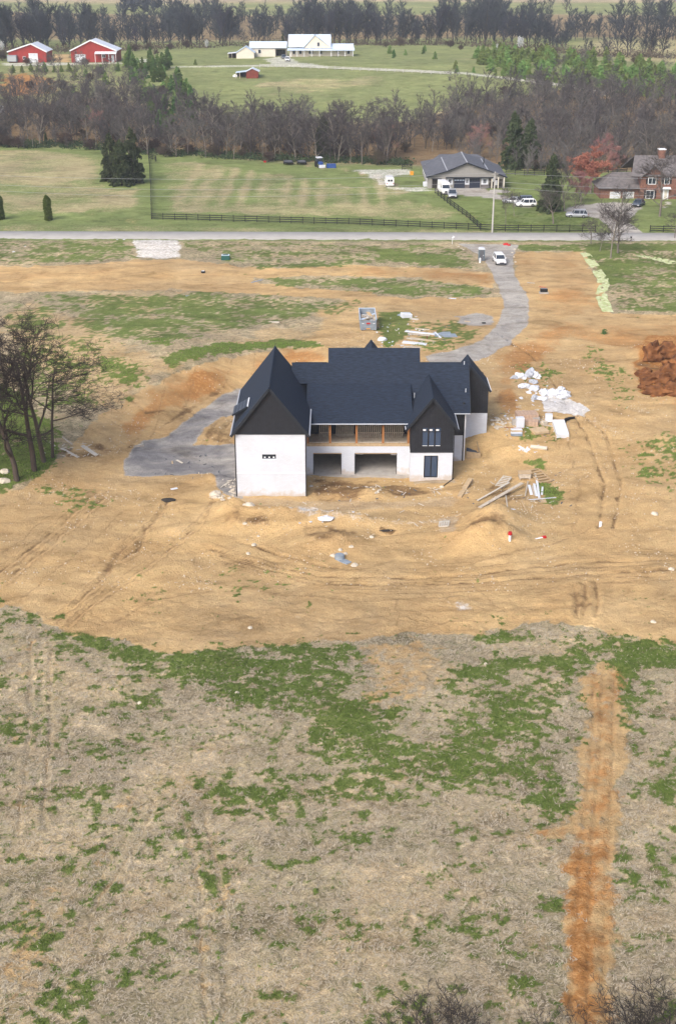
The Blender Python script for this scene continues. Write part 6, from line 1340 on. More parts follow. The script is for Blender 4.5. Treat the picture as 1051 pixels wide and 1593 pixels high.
# ------------------------------------------------------------------ vehicles
def loft(mb, st, n=1):
    """st: list of (y, [(x,z)...]) rings of equal length, closed across the ends"""
    v = []; f = []; k = len(st[0][1])
    for y, ring in st: v += [(x, y, z) for x, z in ring]
    for i in range(len(st)-1):
        for j in range(k): f.append((i*k+j, i*k+(j+1)%k, (i+1)*k+(j+1)%k, (i+1)*k+j))
    f.append(tuple(range(k))[::-1]); f.append(tuple((len(st)-1)*k+j for j in range(k))); return mb.add(v, f)
def car(kind, p, rz, paint, lb, cat='car', group=None):
    spec = {'suv': (4.6, 1.86, 1.68, .20), 'van': (5.9, 2.05, 2.65, .22), 'pickup': (5.7, 2.0, 1.85, .28), 'sedan': (4.6, 1.8, 1.45, .17)}[kind]
    L, W, Hh, gc = spec; hw = W/2; o = thing({'suv': 'parked_suv', 'van': 'parked_van', 'pickup': 'parked_pickup', 'sedan': 'parked_car'}[kind], p, lb, cat, rz, group)
    fr, bk = L/2, -L/2
    def ring(w, zb, zt, tb=.9, r=.1): return [(-w*tb, zb), (w*tb, zb), (w, zb+.16), (w, zt-r), (w-r, zt), (-w+r, zt), (-w, zt-r), (-w, zb+.16)]
    belt = Hh*.57 if kind != 'van' else Hh*.50; hood = belt*.96 if kind != 'van' else belt*1.02
    st = [(bk, ring(hw*.86, gc+.22, belt*.82)), (bk+.12, ring(hw*.96, gc+.08, belt*.98)), (bk+.6, ring(hw, gc, belt)), (fr-1.5, ring(hw, gc, belt)), (fr-.9, ring(hw*.98, gc, hood*.98)), (fr-.3, ring(hw*.93, gc+.05, hood*.90)), (fr, ring(hw*.82, gc+.2, hood*.74))]
    loft(MB(), st).build('body', M[paint], o, True, 0.0)
    if kind == 'pickup': y0, y1, y2, y3 = -.55, -.35, .95, 1.65
    elif kind == 'van': y0, y1, y2, y3 = bk+.05, bk+.15, fr-1.6, fr-.75
    elif kind == 'sedan': y0, y1, y2, y3 = bk+.7, bk+1.3, .35, fr-1.25
    else: y0, y1, y2, y3 = bk+.1, bk+.5, .55, fr-1.35
    tw = hw*.80 if kind != 'van' else hw*.90; bw = hw*.93; zr = Hh-.06
    gl = MB(); v = [(-bw, y0, belt-.03), (bw, y0, belt-.03), (bw, y3, belt-.03), (-bw, y3, belt-.03), (-tw, y1, zr), (tw, y1, zr), (tw, y2, zr), (-tw, y2, zr)]
    gl.add(v, [(3,2,1,0),(4,5,6,7),(0,1,5,4),(1,2,6,5),(2,3,7,6),(3,0,4,7)])
    cab = gl.build('cabin', M[paint] if kind == 'van' else M['glass'], o)
    rf = MB(); rf.add([(-tw, y1-.05, zr-.02), (tw, y1-.05, zr-.02), (tw, y2+.05, zr-.02), (-tw, y2+.05, zr-.02), (-tw*.9, y1+.05, Hh), (tw*.9, y1+.05, Hh), (tw*.9, y2-.1, Hh), (-tw*.9, y2-.1, Hh)], [(3,2,1,0),(4,5,6,7),(0,1,5,4),(1,2,6,5),(2,3,7,6),(3,0,4,7)])
    rf.build('roof', M[paint], o)
    def pt(s, yb, yt, t): return (s*(bw+(tw-bw)*t), yb+(yt-yb)*t, belt-.03+(zr-belt+.03)*t)
    for s in (-1, 1):
        if kind != 'van':
            for yb, yt in ((y0, y1), (y3, y2), ((y0+y3)*.5+.1, (y1+y2)*.5+.1), ((y0*.62+y3*.38)-.3, (y1*.7+y2*.3)-.3)):
                MB().bar(pt(s, yb, yt, 0), pt(s, yb, yt, 1), .09, .07, up=(s, 0, 0)).build('pillar', M[paint], o)
        else:
            MB().add([(s*(bw+.012), fr-2.1, belt+.12), (s*(bw+.012), fr-1.2, belt+.1), (s*(tw+.03), fr-1.75, zr-.55), (s*(tw+.03), fr-2.1, zr-.55)], [(0,1,2,3)]).build('window', M['glass'], o)
        MB().box(min(s*(hw+.02), s*(hw+.22)), max(s*(hw+.02), s*(hw+.22)), y3-.45, y3-.32, belt, belt+.17).build('mirror', M[paint], o)
        for wy in (fr-.95, bk+.95):
            w_ = MB().tube([(s*(hw-.22), wy, .35), (s*(hw+.015), wy, .35)], .355, 16).build('wheel', M['tyre'], o); MB().tube([(s*(hw+.016), wy, .35), (s*(hw+.03), wy, .35)], .21, 10).build('rim', M['rim'], w_)
        MB().box(min(s*hw*.50, s*hw*.86), max(s*hw*.50, s*hw*.86), fr-.16, fr+.01, hood*.58, hood*.74).build('headlight', M['lamp'], o, bevel=.03)
        MB().box(min(s*hw*.66, s*hw*.9), max(s*hw*.66, s*hw*.9), bk-.015, bk+.12, belt*.68, belt*.92).build('tail_light', M['lampred'], o)
    if kind == 'van':
        MB().add([(-bw*.9, y3+.005, belt+.08), (bw*.9, y3+.005, belt+.08), (tw*.9, y2+.06+.25, zr-.45), (-tw*.9, y2+.06+.25, zr-.45)], [(0,1,2,3)]).build('windscreen', M['glass'], o)
        MB().box(-.62, -.05, y0-.02, y0+.03, belt+.25, belt+.85).box(.05, .62, y0-.02, y0+.03, belt+.25, belt+.85).build('rear_window', M['glass'], o)
    if kind == 'pickup': MB().box(-hw*.80, hw*.80, bk+.15, y0-.15, belt-.0, belt+.012).build('load_bed', M['dark'], o)
    MB().box(-hw*.46, hw*.46, fr-.10, fr+.02, hood*.42, hood*.70).build('grille', M['black'], o); MB().box(-hw*.78, hw*.78, fr-.12, fr+.03, gc+.08, gc+.26).build('bumper', M['tyre'] if paint != 'carwhite' else M['greyroof'], o)
    MB().box(-.26, .26, bk-.03, bk-.005, belt*.5, belt*.5+.13).build('number_plate', M['whiteroof'], o)
    return o
FR = math.pi      # facing the camera
car('suv', P(776, 409), FR+.08, 'carwhite', 'white SUV coming down the gravel drive beside the portable toilet')
car('van', P(605, 288), .06, 'carwhite', 'small white van seen from behind on the pale drive left of the grey garage', 'van').scale = (.95, .85, .80)
car('van', P(690, 300), FR+.15, 'carwhite', 'tall white delivery van parked in front of the grey garage', 'van'); car('pickup', P(702.5, 306), FR-.02, 'carsilver', 'silver pickup truck parked beside the white delivery van', 'pickup truck')
car('suv', P(817, 321), R(90)+.12, 'carwhite', 'white off-road SUV with dark wheels parked on the lawn edge by the dark cedar'); car('suv', P(813, 316), R(92), 'cargrey', 'grey SUV half hidden behind the white off-road SUV')
car('sedan', P(797, 316), R(70), 'carsilver', 'silver car half hidden at the left of the white off-road SUV'); car('suv', P(896, 338), R(86), 'carsilver', 'silver SUV parked on the dark driveway in front of the pink tree')
car('sedan', P(992, 320), R(150), 'cargrey', 'dark car parked beside the brick house garage')
car('suv', P(447, 95), FR, 'carwhite', 'white SUV parked in front of the farmhouse'); car('sedan', P(441.5, 91), FR+.2, 'cargrey', 'dark car parked behind the white one by the farmhouse')
# ------------------------------------------------------------------ things along the road and the drive
p = P(748, 405); t = thing('portable_toilet', p, 'grey portable toilet with a white roof beside the gravel drive', 'portable toilet')
MB().box(-.56, .56, -.56, .56, 0, 2.1).build('cabin', M['toilet'], t, bevel=.04); MB().prism([(-.6, 2.1), (.6, 2.1), (.5, 2.28), (.2, 2.36), (-.2, 2.36), (-.5, 2.28)], 'y', -.6, .6).build('roof', M['whiteroof'], t)
d = MB().box(-.38, .38, -.60, -.565, .12, 1.98).build('door', M['greyroof'], t); MB().box(.25, .32, -.64, -.605, .95, 1.15).build('handle', M['white'], d)
for s in (-.45, .45): MB().box(s-.08, s+.08, -.62, .62, -.05, .0).build('skid', M['black'], t)
p = P(746, 409); o = MB().tube([(0, 0, -.1), (0, 0, .75)], .16, 10).tube([(0, 0, .75), (0, 0, .95)], [.19, .08], 10).build('white_bollard', M['white']); o.location = p; tag(o, 'short white post in front of the portable toilet', 'post')
p = P(702.5, 380); o = thing('sign_post', p, 'leaning white sign post at the road verge left of the gravel drive', 'sign post'); MB().bar((0, 0, -.1), (.15, 0, 1.7), .12, .05).build('post', M['white'], o); MB().bar((-.05, -.03, 1.25), (.42, -.03, 1.5), .04, .25).build('board', M['whiteroof'], o)
def blob(name, p, size, m, lb, cat, seed=0, group=None, noise=.28, sub=2, rz=0.0, sink=.25, tilt=0.0):
    bm = bmesh.new(); bmesh.ops.create_icosphere(bm, subdivisions=sub, radius=1.0); rs = np.random.default_rng(seed+77); off_ = rs.uniform(-20, 20, 3)
    if name == 'stone': size = tuple(q*.72 for q in size)
    V = np.array([v.co[:] for v in bm.verts]); nz = fbm(V[:, 0]*1.3+off_[0], V[:, 1]*1.3+V[:, 2]*1.7+off_[1], 1.0, 3, seed); nz2 = vnoise(V[:, 0]*4+off_[2], V[:, 2]*4+V[:, 1]*3, seed+5)
    for v, a, b in zip(bm.verts, nz, nz2):
        c = v.co * (1 + noise*a + noise*.4*b); c.z = max(c.z, -sink); v.co = Vector((c.x*size[0], c.y*size[1], c.z*size[2]))
    me = bpy.data.meshes.new(name); bm.to_mesh(me); bm.free(); me.materials.append(m)
    o = bpy.data.objects.new(name, me); o.location = p + Vector((0, 0, size[2]*sink*.6)); o.rotation_euler = (tilt, 0, rz); link(o); return tag(o, lb, cat, group)
blob('red_bag', P(786, 381), (.55, .4, .35), M['red'], 'bright red bag lying at the road edge by the gravel drive', 'bag', 1); blob('red_bag', P(791, 382), (.35, .3, .25), M['red'], 'small red scrap beside the bright red bag at the road edge', 'bag', 2)
for k, (px, py) in enumerate([(713, 384), (717, 387), (720, 389), (800, 388), (806, 389), (812, 390), (818, 389), (796, 393), (799, 400), (801, 408)]):
    blob('stone', P(px, py), (rr(.2, .5), rr(.2, .4), rr(.15, .3)), M['stone'], 'pale stone at the mouth of the gravel drive, ' + ('left side' if px < 730 else 'right side'), 'stone', k, 'stones at the mouth of the drive', sub=1)
p = P(351, 404); o = thing('utility_box', p, 'dark green utility box with a white rim standing in the grass', 'utility box'); MB().add([(-.85,-.6,-.1),(.85,-.6,-.1),(.85,.6,-.1),(-.85,.6,-.1),(-.7,-.5,.85),(.7,-.5,.85),(.7,.5,.85),(-.7,.5,.85)], [(3,2,1,0),(4,5,6,7),(0,1,5,4),(1,2,6,5),(2,3,7,6),(3,0,4,7)]).build('cabinet', M['greenbox'], o, bevel=.04)
MB().box(-.72, .72, -.52, .52, .86, .93).build('lid', M['bluewhite'], o); MB().box(-.5, .5, -.35, .35, .932, .95).build('opening', M['greenbox'], o)
p = P(316, 424); o = thing('valve_cover', p, 'small black and white cover on the orange track', 'cover'); MB().tube([(0, 0, -.05), (0, 0, .28)], .38, 12).build('base', M['tyre'], o); MB().box(-.25, .25, -.15, .15, .285, .34).build('lid', M['whiteroof'], o)
p = P(845, 456); o = thing('dark_crate', p, 'dark crate on a grey base on the orange soil right of the drive', 'crate'); MB().box(-.75, .75, -.4, .4, -.05, .22).build('base', M['concrete'], o); MB().box(-.6, .6, -.35, .35, .225, .75).build('box', M['tyre'], o, bevel=.05); MB().box(-.5, .5, -.25, .25, .755, .80).build('lid', M['cargrey'], o)
def board(px0, py0, px1, py1, w_, m, lb, name='board', th=.06, lift=.05, cat='board', group=None, lift2=None):
    a, b = P(px0, py0), P(px1, py1); a.z += lift; b.z += (lift if lift2 is None else lift2); c = (a+b)/2
    o = MB().bar(a-c, b-c, w_, th).build(name, M[m]); o.location = c; return tag(o, lb, cat, group)
board(838, 446, 850, 448, .12, 'red', 'short red stick beside the dark crate right of the drive', 'stick'); board(819, 440, 831, 441, .35, 'oldlumber', 'short board on the orange soil above the dark crate')
board(697, 464.5, 709, 465, .4, 'whiteroof', 'single white board on the sandy track above the debris')
board(391, 440, 408, 435.5, .35, 'dumpster', 'grey board lying in the green strip between the two tracks'); board(289, 461, 300, 460, .5, 'dumpster', 'broken grey panel at the edge of the upper track, left half', th=.1); board(299, 462, 316, 459, .3, 'whiteroof', 'broken grey panel at the edge of the upper track, right half', th=.08)
blob('stone_slab', P(427, 502), (1.1, .7, .12), M['stone'], 'flat pale stone slab in the grass above the house', 'stone', 9, noise=.2)
for k, (px, py) in enumerate([(182, 373.6), (193, 373.4), (22, 392), (40, 384)]): blob('litter', P(px, py), (.35, .25, .15), M['whitebag'], 'scrap of white litter in the verge ' + ('left of the pale apron, ' + ('left one' if px == 182 else 'right one') if px > 100 else ('beyond the left lawn, nearer' if px == 22 else 'beyond the left lawn, farther')), 'litter', k, sub=1)
# erosion blankets: pale netting strips following the ground
def strip(name, left, right, lb, m):
    V = []; n = 26
    Lp = [P(*q) for q in left]; Rp = [P(*q) for q in right]
    def along(pl, t): f = t*(len(pl)-1); i = min(int(f), len(pl)-2); return pl[i].lerp(pl[i+1], f-i)
    V = []; cols = 7
    for i in range(n+1):
        a, b = along(Lp, i/n), along(Rp, i/n)
        for j in range(cols): q = a.lerp(b, j/(cols-1)); V.append((q.x + .12*math.sin(i*1.7+j), q.y, H1(q.x, q.y) + .10 + .05*math.sin(i*2.1) + .03*math.sin(j*1.9+i)))
    V = np.array(V); bot = V.copy(); bot[:, 2] -= .06
    q = (np.arange(n)[:, None]*cols + np.arange(cols-1)[None]).ravel(); F = np.stack([q, q+1, q+cols+1, q+cols], 1); N_ = len(V); Fb = F[:, ::-1] + N_
    o = bpy.data.objects.new(name, np_mesh(name, np.concatenate([V, bot]), np.concatenate([F, Fb]), m)); link(o); return tag(o, lb, 'erosion blanket')
M['blanket'] = mat('green_netting', (.30, .36, .13), .9, scale=1.6, col2=(.58, .60, .38), bump=.4, bscale=8, detail=8)
strip('erosion_blanket', [(901, 394), (918, 417), (928, 436), (930, 447), (924, 460), (932, 478), (937, 486)], [(915, 394), (932, 415), (945, 434), (947, 446), (942, 455), (945, 467), (954, 486)], 'winding strip of pale green erosion netting laid down the slope', M['blanket'])
strip('erosion_blanket', [(987, 399), (1010, 403), (1035, 410), (1070, 420)], [(990, 397.5), (1015, 400), (1040, 405), (1075, 413)], 'straight strip of pale green netting at the right edge of the lawn', M['blanket'])
# ------------------------------------------------------------------ dumpster
p = P(572.5, 515); dm = thing('dumpster', p, 'grey roll-off dumpster full of construction waste above the house', 'dumpster', R(1)); w2 = 1.22; LL = 6.4; HH = 1.75
MB().box(-w2, w2, 0, LL, .18, .26).build('floor', M['dumpster'], dm)
for nm, b in (('side_wall', (-w2, -w2+.08, .08, LL-.08, .26, HH)), ('side_wall', (w2-.08, w2, .08, LL-.08, .26, HH)), ('front_wall', (-w2, w2, 0, .08, .26, HH-.25)), ('back_wall', (-w2, w2, LL-.08, LL, .26, HH))): MB().box(*b).build(nm, M['dumpster'], dm)
for x in (-w2-.04, w2-.04): MB().box(x, x+.09, -.02, LL, HH, HH+.09).build('top_rail', M['bluewhite'], dm)
MB().box(-w2, w2, LL-.1, LL+.02, HH+.002, HH+.09).build('top_rail', M['bluewhite'], dm); MB().box(-w2-.02, w2+.02, -.06, .1, HH-.25, HH-.14).build('top_rail', M['dumpster'], dm)
for k in range(3): MB().box(-w2+.05, w2-.05, -.06, 0, .45+k*.42, .53+k*.42).build('rib', M['dumpster'], dm)
MB().box(-.28, .28, -.085, -.062, 1.08, 1.30).build('red_label', M['red'], dm); MB().box(-.3, .3, -.09, -.062, .30, .44).build('orange_reflector', M['orange'], dm)
for x in (-.95, .7): MB().box(x, x+.3, -.085, -.062, 1.12, 1.24).build('white_label', M['whiteroof'], dm)
for x in (-.9, .9): MB().tube([(x-.1, .3, .1), (x+.1, .3, .1)], .14, 10).build('roller', M['black'], dm)
for k in range(26):
    a = Vector((rr(-.9, .9), rr(1.0, 4.2), rr(.9, 1.65))); b = a + Vector((rr(-1, 1), rr(-1, 1.2), rr(-.15, .3))).normalized()*rr(.5, 1.4); b.x = max(-1.05, min(1.05, b.x)); mm = random.choice(['lumber', 'whiteroof', 'ply', 'paleboard', 'oldlumber', 'bluewhite'])
    o = MB().bar(a, b, rr(.15, .6), .05).build('waste_board', M[mm]); o.location = p; tag(o, 'piece of board thrown on the heap inside the grey dumpster', 'board', 'waste boards inside the dumpster')
o = MB().prism([(.3, .5), (1.2, .5), (4.4, 1.35), (4.4, 1.2), (6.2, .4)][:5], 'x', -1.12, 1.12).build('waste_heap', M['oldlumber']); o.location = p; tag(o, 'heap of broken boards and rubble filling the dumpster', 'rubble', kind='stuff')
# white goods and boards right of the dumpster
o = blob('white_sack', P(594, 530), (.75, .5, .5), M['whitebag'], 'white sack on the sand just above the roof peak', 'sack', 21)
p = P(631, 494); o = MB().box(-.8, .8, -.6, .6, 0, .7).build('white_carton', M['whiteroof'], bevel=.05); o.location = p; o.rotation_euler = (0, .1, .3); tag(o, 'white carton on the grass right of the dumpster', 'carton')
board(638, 496, 650, 498, .8, 'paleboard', 'pale panel lying beside the white carton', th=.12); blob('litter', P(622, 491), (.5, .4, .25), M['dumpster'], 'grey scrap left of the white carton', 'litter', 5)
for k, (a, b, c, d, w_, m_, lb) in enumerate([(630, 516, 676, 521, .55, 'whiteroof', 'long white board, topmost of the stack right of the dumpster'), (634, 520, 668, 523, .5, 'oldlumber', 'grey-brown board under the topmost white one'), (637, 526, 674, 532, .6, 'ply', 'tan plywood board in the middle of the stack'),
    (632, 527, 660, 530, .5, 'oldlumber', 'short weathered board left of the tan plywood board'), (626, 533, 663, 537, 1.0, 'whiteroof', 'broad white panel at the bottom of the stack'), (628, 540, 655, 542, .4, 'oldlumber', 'thin weathered board below the broad white panel'), (645, 512, 668, 514, .3, 'oldlumber', 'thin board lying behind the topmost white one')]):
    board(a, b, c, d, w_, m_, lb, th=.12, lift=.1)
board(634, 514, 636, 523, .15, 'dumpster', 'grey steel bar across the stacked boards'); board(663, 517, 664, 527, .14, 'oldred', 'rusty red bar across the stacked boards'); board(676, 517, 685, 526, .3, 'whiteroof', 'white board along the edge of the grey sheets')
board(686, 517, 690, 524, 2.6, 'dumpster', 'grey sheet lying in the grass by the drive, larger one', th=.08); board(697, 520, 701, 525, 2.0, 'dumpster', 'grey sheet lying in the grass by the drive, smaller one', th=.08)
blob('litter', P(752, 503), (.35, .25, .15), M['tyre'], 'small black scrap on the grey patch beside the drive', 'litter', 6); board(722, 500, 731, 501, .3, 'ply', 'reddish board on the grey patch beside the drive')
# ------------------------------------------------------------------ white bags, plaster and building materials right of the house
for k, (px, py, sx, sy, sz, m_, lb) in enumerate([(809, 587, 1.3, .9, .5, 'whitebag', 'crumpled white plastic sheet at the upper left of the bags'), (800, 589, .8, .7, .4, 'greybag', 'grey crumpled plastic beside the crumpled white sheet'), (825, 586, 1.0, .9, 1.0, 'greybag', 'upright roll of grey insulation'), (832, 588, .9, .7, .8, 'whitebag', 'white plastic roll in front of the grey insulation'),
    (815, 602, 1.1, .7, .5, 'whitebag', 'flat white bag between the sheet and the spill'), (829, 595, .8, .6, .4, 'greybag', 'small pale grey bag under the white roll'), (830, 606, .9, .9, .55, 'whitebag', 'torn white bag above the plaster spill'), (822, 612, .5, .4, .3, 'whitebag', 'small white scrap left of the torn white bag'),
    (847, 613, .9, .9, .7, 'whitebag', 'folded white bag at the head of the plaster spill'), (862, 615, 1.5, .9, .75, 'whitebag', 'full white sack, left one of three behind the plaster spill'), (871, 609, .9, .7, .65, 'whitebag', 'white sack at the back of the three behind the spill'), (877, 617, 1.3, .9, .8, 'whitebag', 'plump white sack, right one of three behind the plaster spill'),
    (831, 620, .8, .6, .4, 'greybag', 'pale grey bag left of the plaster spill'), (841, 621, 1.1, .6, .35, 'whitebag', 'low white bag at the left edge of the plaster spill'), (810, 620, .35, .3, .2, 'whitebag', 'scrap of white plastic on the orange soil')]):
    blob('white_bag' if m_ == 'whitebag' else 'grey_bag', P(px, py), (sx*.78, sy*.78, sz*.9), M[m_], lb, 'bag', 30+k, sub=3, noise=.55, rz=rr(0, 3))
def boxx(name, px, py, b, m_, lb, cat, rz=0.0, bevel=.03):
    o = MB().box(-b[0]/2, b[0]/2, -b[1]/2, b[1]/2, 0, b[2]).build(name, M[m_], bevel=bevel); o.location = P(px, py); o.rotation_euler = (0, 0, rz); return tag(o, lb, cat)
def brick_stack(px, py, nx, ny, nz, lb, rz=0.0, m_='brick'):
    o = thing('brick_stack', P(px, py), lb, 'brick stack', rz); me = MB().box(-.21, .21, -.27, .27, 0, .24).mesh('brick', M[m_])
    for i in range(nx):
        for j in range(ny):
            for k in range(nz): inst(me, 'brick', o, ((i-(nx-1)/2)*.45, (j-(ny-1)/2)*.57, k*.26+.1), (0, 0, rr(-.04, .04)))
    MB().box(-nx*.24, nx*.24, -ny*.3, ny*.3, -.02, .09).build('pallet', M['lumber'], o)
M['tanbrick'] = mat('tan_blocks', (.42,.30,.22), .9, .25, 3)
brick_stack(818, 652, 6, 3, 3, 'stack of tan blocks behind the white cartons right of the house', .1, 'tanbrick'); brick_stack(825, 661, 4, 2, 2, 'low stack of pale blocks in front of the tan ones', -.2, 'tanbrick')
boxx('white_carton', 807.5, 664, (1.0, .8, 1.25), 'whiteroof', 'tall white carton next to the tan blocks', 'carton', .1); boxx('white_carton', 852.5, 655, (.9, .8, .9), 'whiteroof', 'white carton right of the tan blocks', 'carton', -.1)
boxx('plywood_panel', 838, 672, (1.9, 1.6, .35), 'ply', 'stack of square plywood offcuts in the grass right of the house', 'plywood stack', .35); boxx('concrete_block', 832, 655, (.9, .7, .6), 'concrete', 'grey concrete block between the tan blocks and the carton', 'block', .2)
boxx('concrete_block', 845, 660, (.7, .6, .4), 'stone', 'pale block behind the plywood offcuts', 'block', .5); boxx('concrete_block', 799, 661, (.6, .6, .7), 'concrete', 'grey block left of the tall white carton', 'block', .1)
for k, (py_, m_, lb) in enumerate([(678, 'dumpster', 'grey board at the bottom of the small stack by the house'), (675.5, 'whiteroof', 'white board second from the bottom of the small stack'), (673, 'ply', 'tan board third from the bottom of the small stack'), (671, 'whiteroof', 'white board near the top of the small stack')]): board(794, py_, 811, py_, .5, m_, lb, th=.2, lift=.15 + k*.02)
board(783, 665.5, 812, 667.5, .10, 'oldred', 'thin red bar lying over the small stack by the house'); board(858, 663, 874, 663, .3, 'lumber', 'board lying behind the long white bundle'); board(845, 662, 862, 664, .3, 'oldlumber', 'grey board lying left of the long white bundle')
o = board(867, 659, 874.5, 682, 1.5, 'whiteroof', 'long white wrapped bundle lying on the soil', 'wrapped_bundle', th=.55, lift=.28, cat='bundle'); board(863.5, 660, 863.7, 686, .16, 'lumber', 'thin yellow stick left of the long white bundle', th=.1, lift=.1)
board(879, 660, 882.5, 687, .28, 'lumber', 'yellow board right of the long white bundle, inner one', th=.1, lift=.1); board(883, 659, 884.5, 683, .12, 'lumber', 'thin yellow board right of the long white bundle, outer one', th=.1, lift=.1)
pts = [P(876, 660), P(879, 655), P(885, 653), P(893, 652)]; c = pts[0]; o = MB().tube([q - c + Vector((0, 0, .2)) for q in pts], [.2, .22, .2, .12], 8).build('black_hose', M['tyre'], smooth=True); o.location = c; tag(o, 'short bent black corrugated hose above the long white bundle', 'hose')
def rubble(px, py, rx, ry, n_, m_, lb, size=(.12, .35), seed=0):
    rs = random.Random(seed)
    for k in range(n_):
        a = rs.uniform(0, 6.28); r_ = math.sqrt(rs.uniform(0, 1)); s = rs.uniform(*size)
        blob('stone', P(px + math.cos(a)*r_*rx, py + math.sin(a)*r_*ry), (s*rs.uniform(.8, 1.5), s, s*.7), M[m_], lb, 'stone', seed*50+k, 'stones: ' + lb, sub=1, rz=rs.uniform(0, 3))
rubble(773, 659, 10, 9, 30, 'stone', 'pale stone in the rubble heap against the white right wing', (.18, .5), 1); rubble(787, 654, 14, 5, 10, 'stone', 'pale stone behind the small stack of boards', (.15, .35), 2)
rubble(812, 699, 11, 4, 20, 'whiteroof', 'white broken chunk on the soil below the grass patch', (.12, .38), 3); rubble(819, 640, 20, 5, 9, 'stone', 'pale chunk on the soil below the white bags', (.12, .35), 4)
rubble(580, 762, 16, 6, 26, 'stone', 'pale stone on the small heap before the large garage opening', (.12, .35), 5); rubble(700, 771, 13, 3.5, 16, 'lumber', 'wood chip heaped in front of the right gable wing', (.08, .22), 6)
rubble(362, 762, 5, 12, 14, 'stone', 'pale stone in the gravel at the corner of the left wing', (.1, .25), 7); rubble(345, 774, 14, 4, 8, 'stone', 'pale rock at the lower left corner of the house', (.25, .6), 8)
rubble(383, 784, 12, 3, 6, 'stone', 'pale rock under the white wall of the left wing', (.2, .5), 9)
p = P(837, 699); o = MB().tube([(-1, 0, .22), (1, .1, .22)], .26, 8).build('log', M['paleboard']); o.location = p; o.rotation_euler = (0, 0, -.35); tag(o, 'short pale log on the soil right of the white chunks', 'log')
blob('white_sheet', P(506, 807), (.95, .6, .3), M['whitebag'], 'crumpled white sheet on the ground in front of the house', 'plastic sheet', 60, noise=.6)
# ------------------------------------------------------------------ boards and pallets at the lower right of the house
board(714, 775, 731, 751, .55, 'lumber', 'thick tan plank leaning on the soil at the corner of the right gable wing', th=.2, lift=.15, lift2=.5)
board(742, 780, 791, 758, .20, 'paleboard', 'long narrow pale plank left of the dirt mounds', th=.08, lift=.1, lift2=.6); board(745, 791, 811, 760, .42, 'oldlumber', 'long wide grey plank lying over the dirt mound', th=.08, lift=.1, lift2=.7)
def ladder_frame(px0, py0, px1, py1, w_, n_, m_, lb, name, cat, lift=.12):
    a, b = P(px0, py0), P(px1, py1); a.z += lift; b.z += lift; d = (b-a); s = Vector((-d.y, d.x, 0)).normalized()*w_/2; root = thing(name, a, lb, cat); o0 = Vector((0, 0, 0))
    for q in (-1, 1): MB().bar(s*q, d+s*q, .12, .10).build('stringer', M[m_], root)
    for k in range(n_+1): c = d*(k/n_); MB().bar(c-s*1.05 + Vector((0, 0, .08)), c+s*1.05 + Vector((0, 0, .08)), .17, .05).build('slat', M[m_], root)
ladder_frame(776.5, 760, 788, 746, 1.0, 6, 'paleboard', 'pale slatted pallet section leaning left of the grey plank', 'pallet', 'pallet', .3); ladder_frame(683, 817, 697, 816, 1.3, 4, 'paleboard', 'pale wooden pallet lying alone in front of the house', 'pallet', 'pallet')
ladder_frame(828, 733, 849, 751, 1.6, 5, 'lumber', 'large tan slatted frame lying in the grass patch', 'slatted_frame', 'wooden frame')
p = P(815, 744); o = thing('wooden_crate', p, 'low wooden crate left of the slatted frame', 'crate'); MB().box(-.7, .7, -.4, .4, .15, .75).build('box', M['oldlumber'], o); MB().box(-.78, .78, -.48, .48, .752, .82).build('lid', M['lumber'], o)
for s in (-.55, .55): MB().box(s-.08, s+.08, -.4, .4, -.05, .148).build('foot', M['oldlumber'], o)
for k, (a, b, c, d, w_, m_, lb) in enumerate([(820.5, 750, 816, 773, .14, 'oldlumber', 'thin leaning stick, leftmost of the board cluster'), (822, 756, 826, 771, .32, 'whiteroof', 'white plank, first from the left in the board cluster'), (827, 757, 831, 772, .2, 'oldlumber', 'reddish-brown plank in the board cluster'), (830, 754, 834, 773, .26, 'whiteroof', 'white plank right of the reddish-brown one'),
    (831.5, 738, 834.5, 752, .24, 'paleboard', 'pale plank reaching up from the board cluster to the slatted frame'), (834, 746, 838, 776, .24, 'whiteroof', 'long white plank in the middle of the board cluster'), (843, 759, 842, 771, .22, 'whiteroof', 'short white plank at the right of the board cluster'), (821, 779, 864, 775.5, .10, 'whiteroof', 'thin white lath lying across the foot of the board cluster'),
    (786, 772, 789.5, 797, .12, 'paleboard', 'thin pale stake standing over the dirt mound'), (810.5, 779, 818, 796, .14, 'lumber', 'yellow stick at the right foot of the dirt mound'), (792, 793.5, 803, 793, .35, 'whiteroof', 'pair of white offcuts at the foot of the dirt mound'), (700, 801, 712, 803, .5, 'ply', 'tan offcut above the lone pallet'),
    (668, 763, 676, 765, .1, 'lumber', 'pair of light sticks in front of the right gable wing'), (671, 760, 672, 768, .1, 'lumber', 'short light stick crossing the pair in front of the right gable wing'), (74, 686, 86, 695, .25, 'paleboard', 'pale board in the grass under the bare trees, leftmost'), (96, 698, 122, 712, .36, 'paleboard', 'long pale board on the grass edge under the bare trees'),
    (128, 694, 151, 709, .55, 'paleboard', 'broad pale board on the soil right of the bare trees'), (97, 680, 113, 692, .16, 'oldlumber', 'thin grey stick among the branches of the bare trees'), (216, 692.5, 223, 691, .25, 'paleboard', 'short pale board at the upper edge of the gravel pad'), (275, 716, 284, 721, .22, 'paleboard', 'pale board lying in the middle of the gravel pad'),
    (268, 718, 268.5, 722, .15, 'ply', 'tiny offcut left of the board on the gravel pad'), (208, 696, 224, 694, .15, 'oldlumber', 'rusty brown stick at the upper left of the gravel pad'), (266, 762, 276, 760, .35, 'whiteroof', 'pale slab on the soil below the gravel pad'), (690, 756, 705, 745, .08, 'tyre', 'black pipe at the foot of the right gable wing')]):
    board(a, b, c, d, w_, m_, lb, th=.07, lift=.12 if k < 9 else .06)
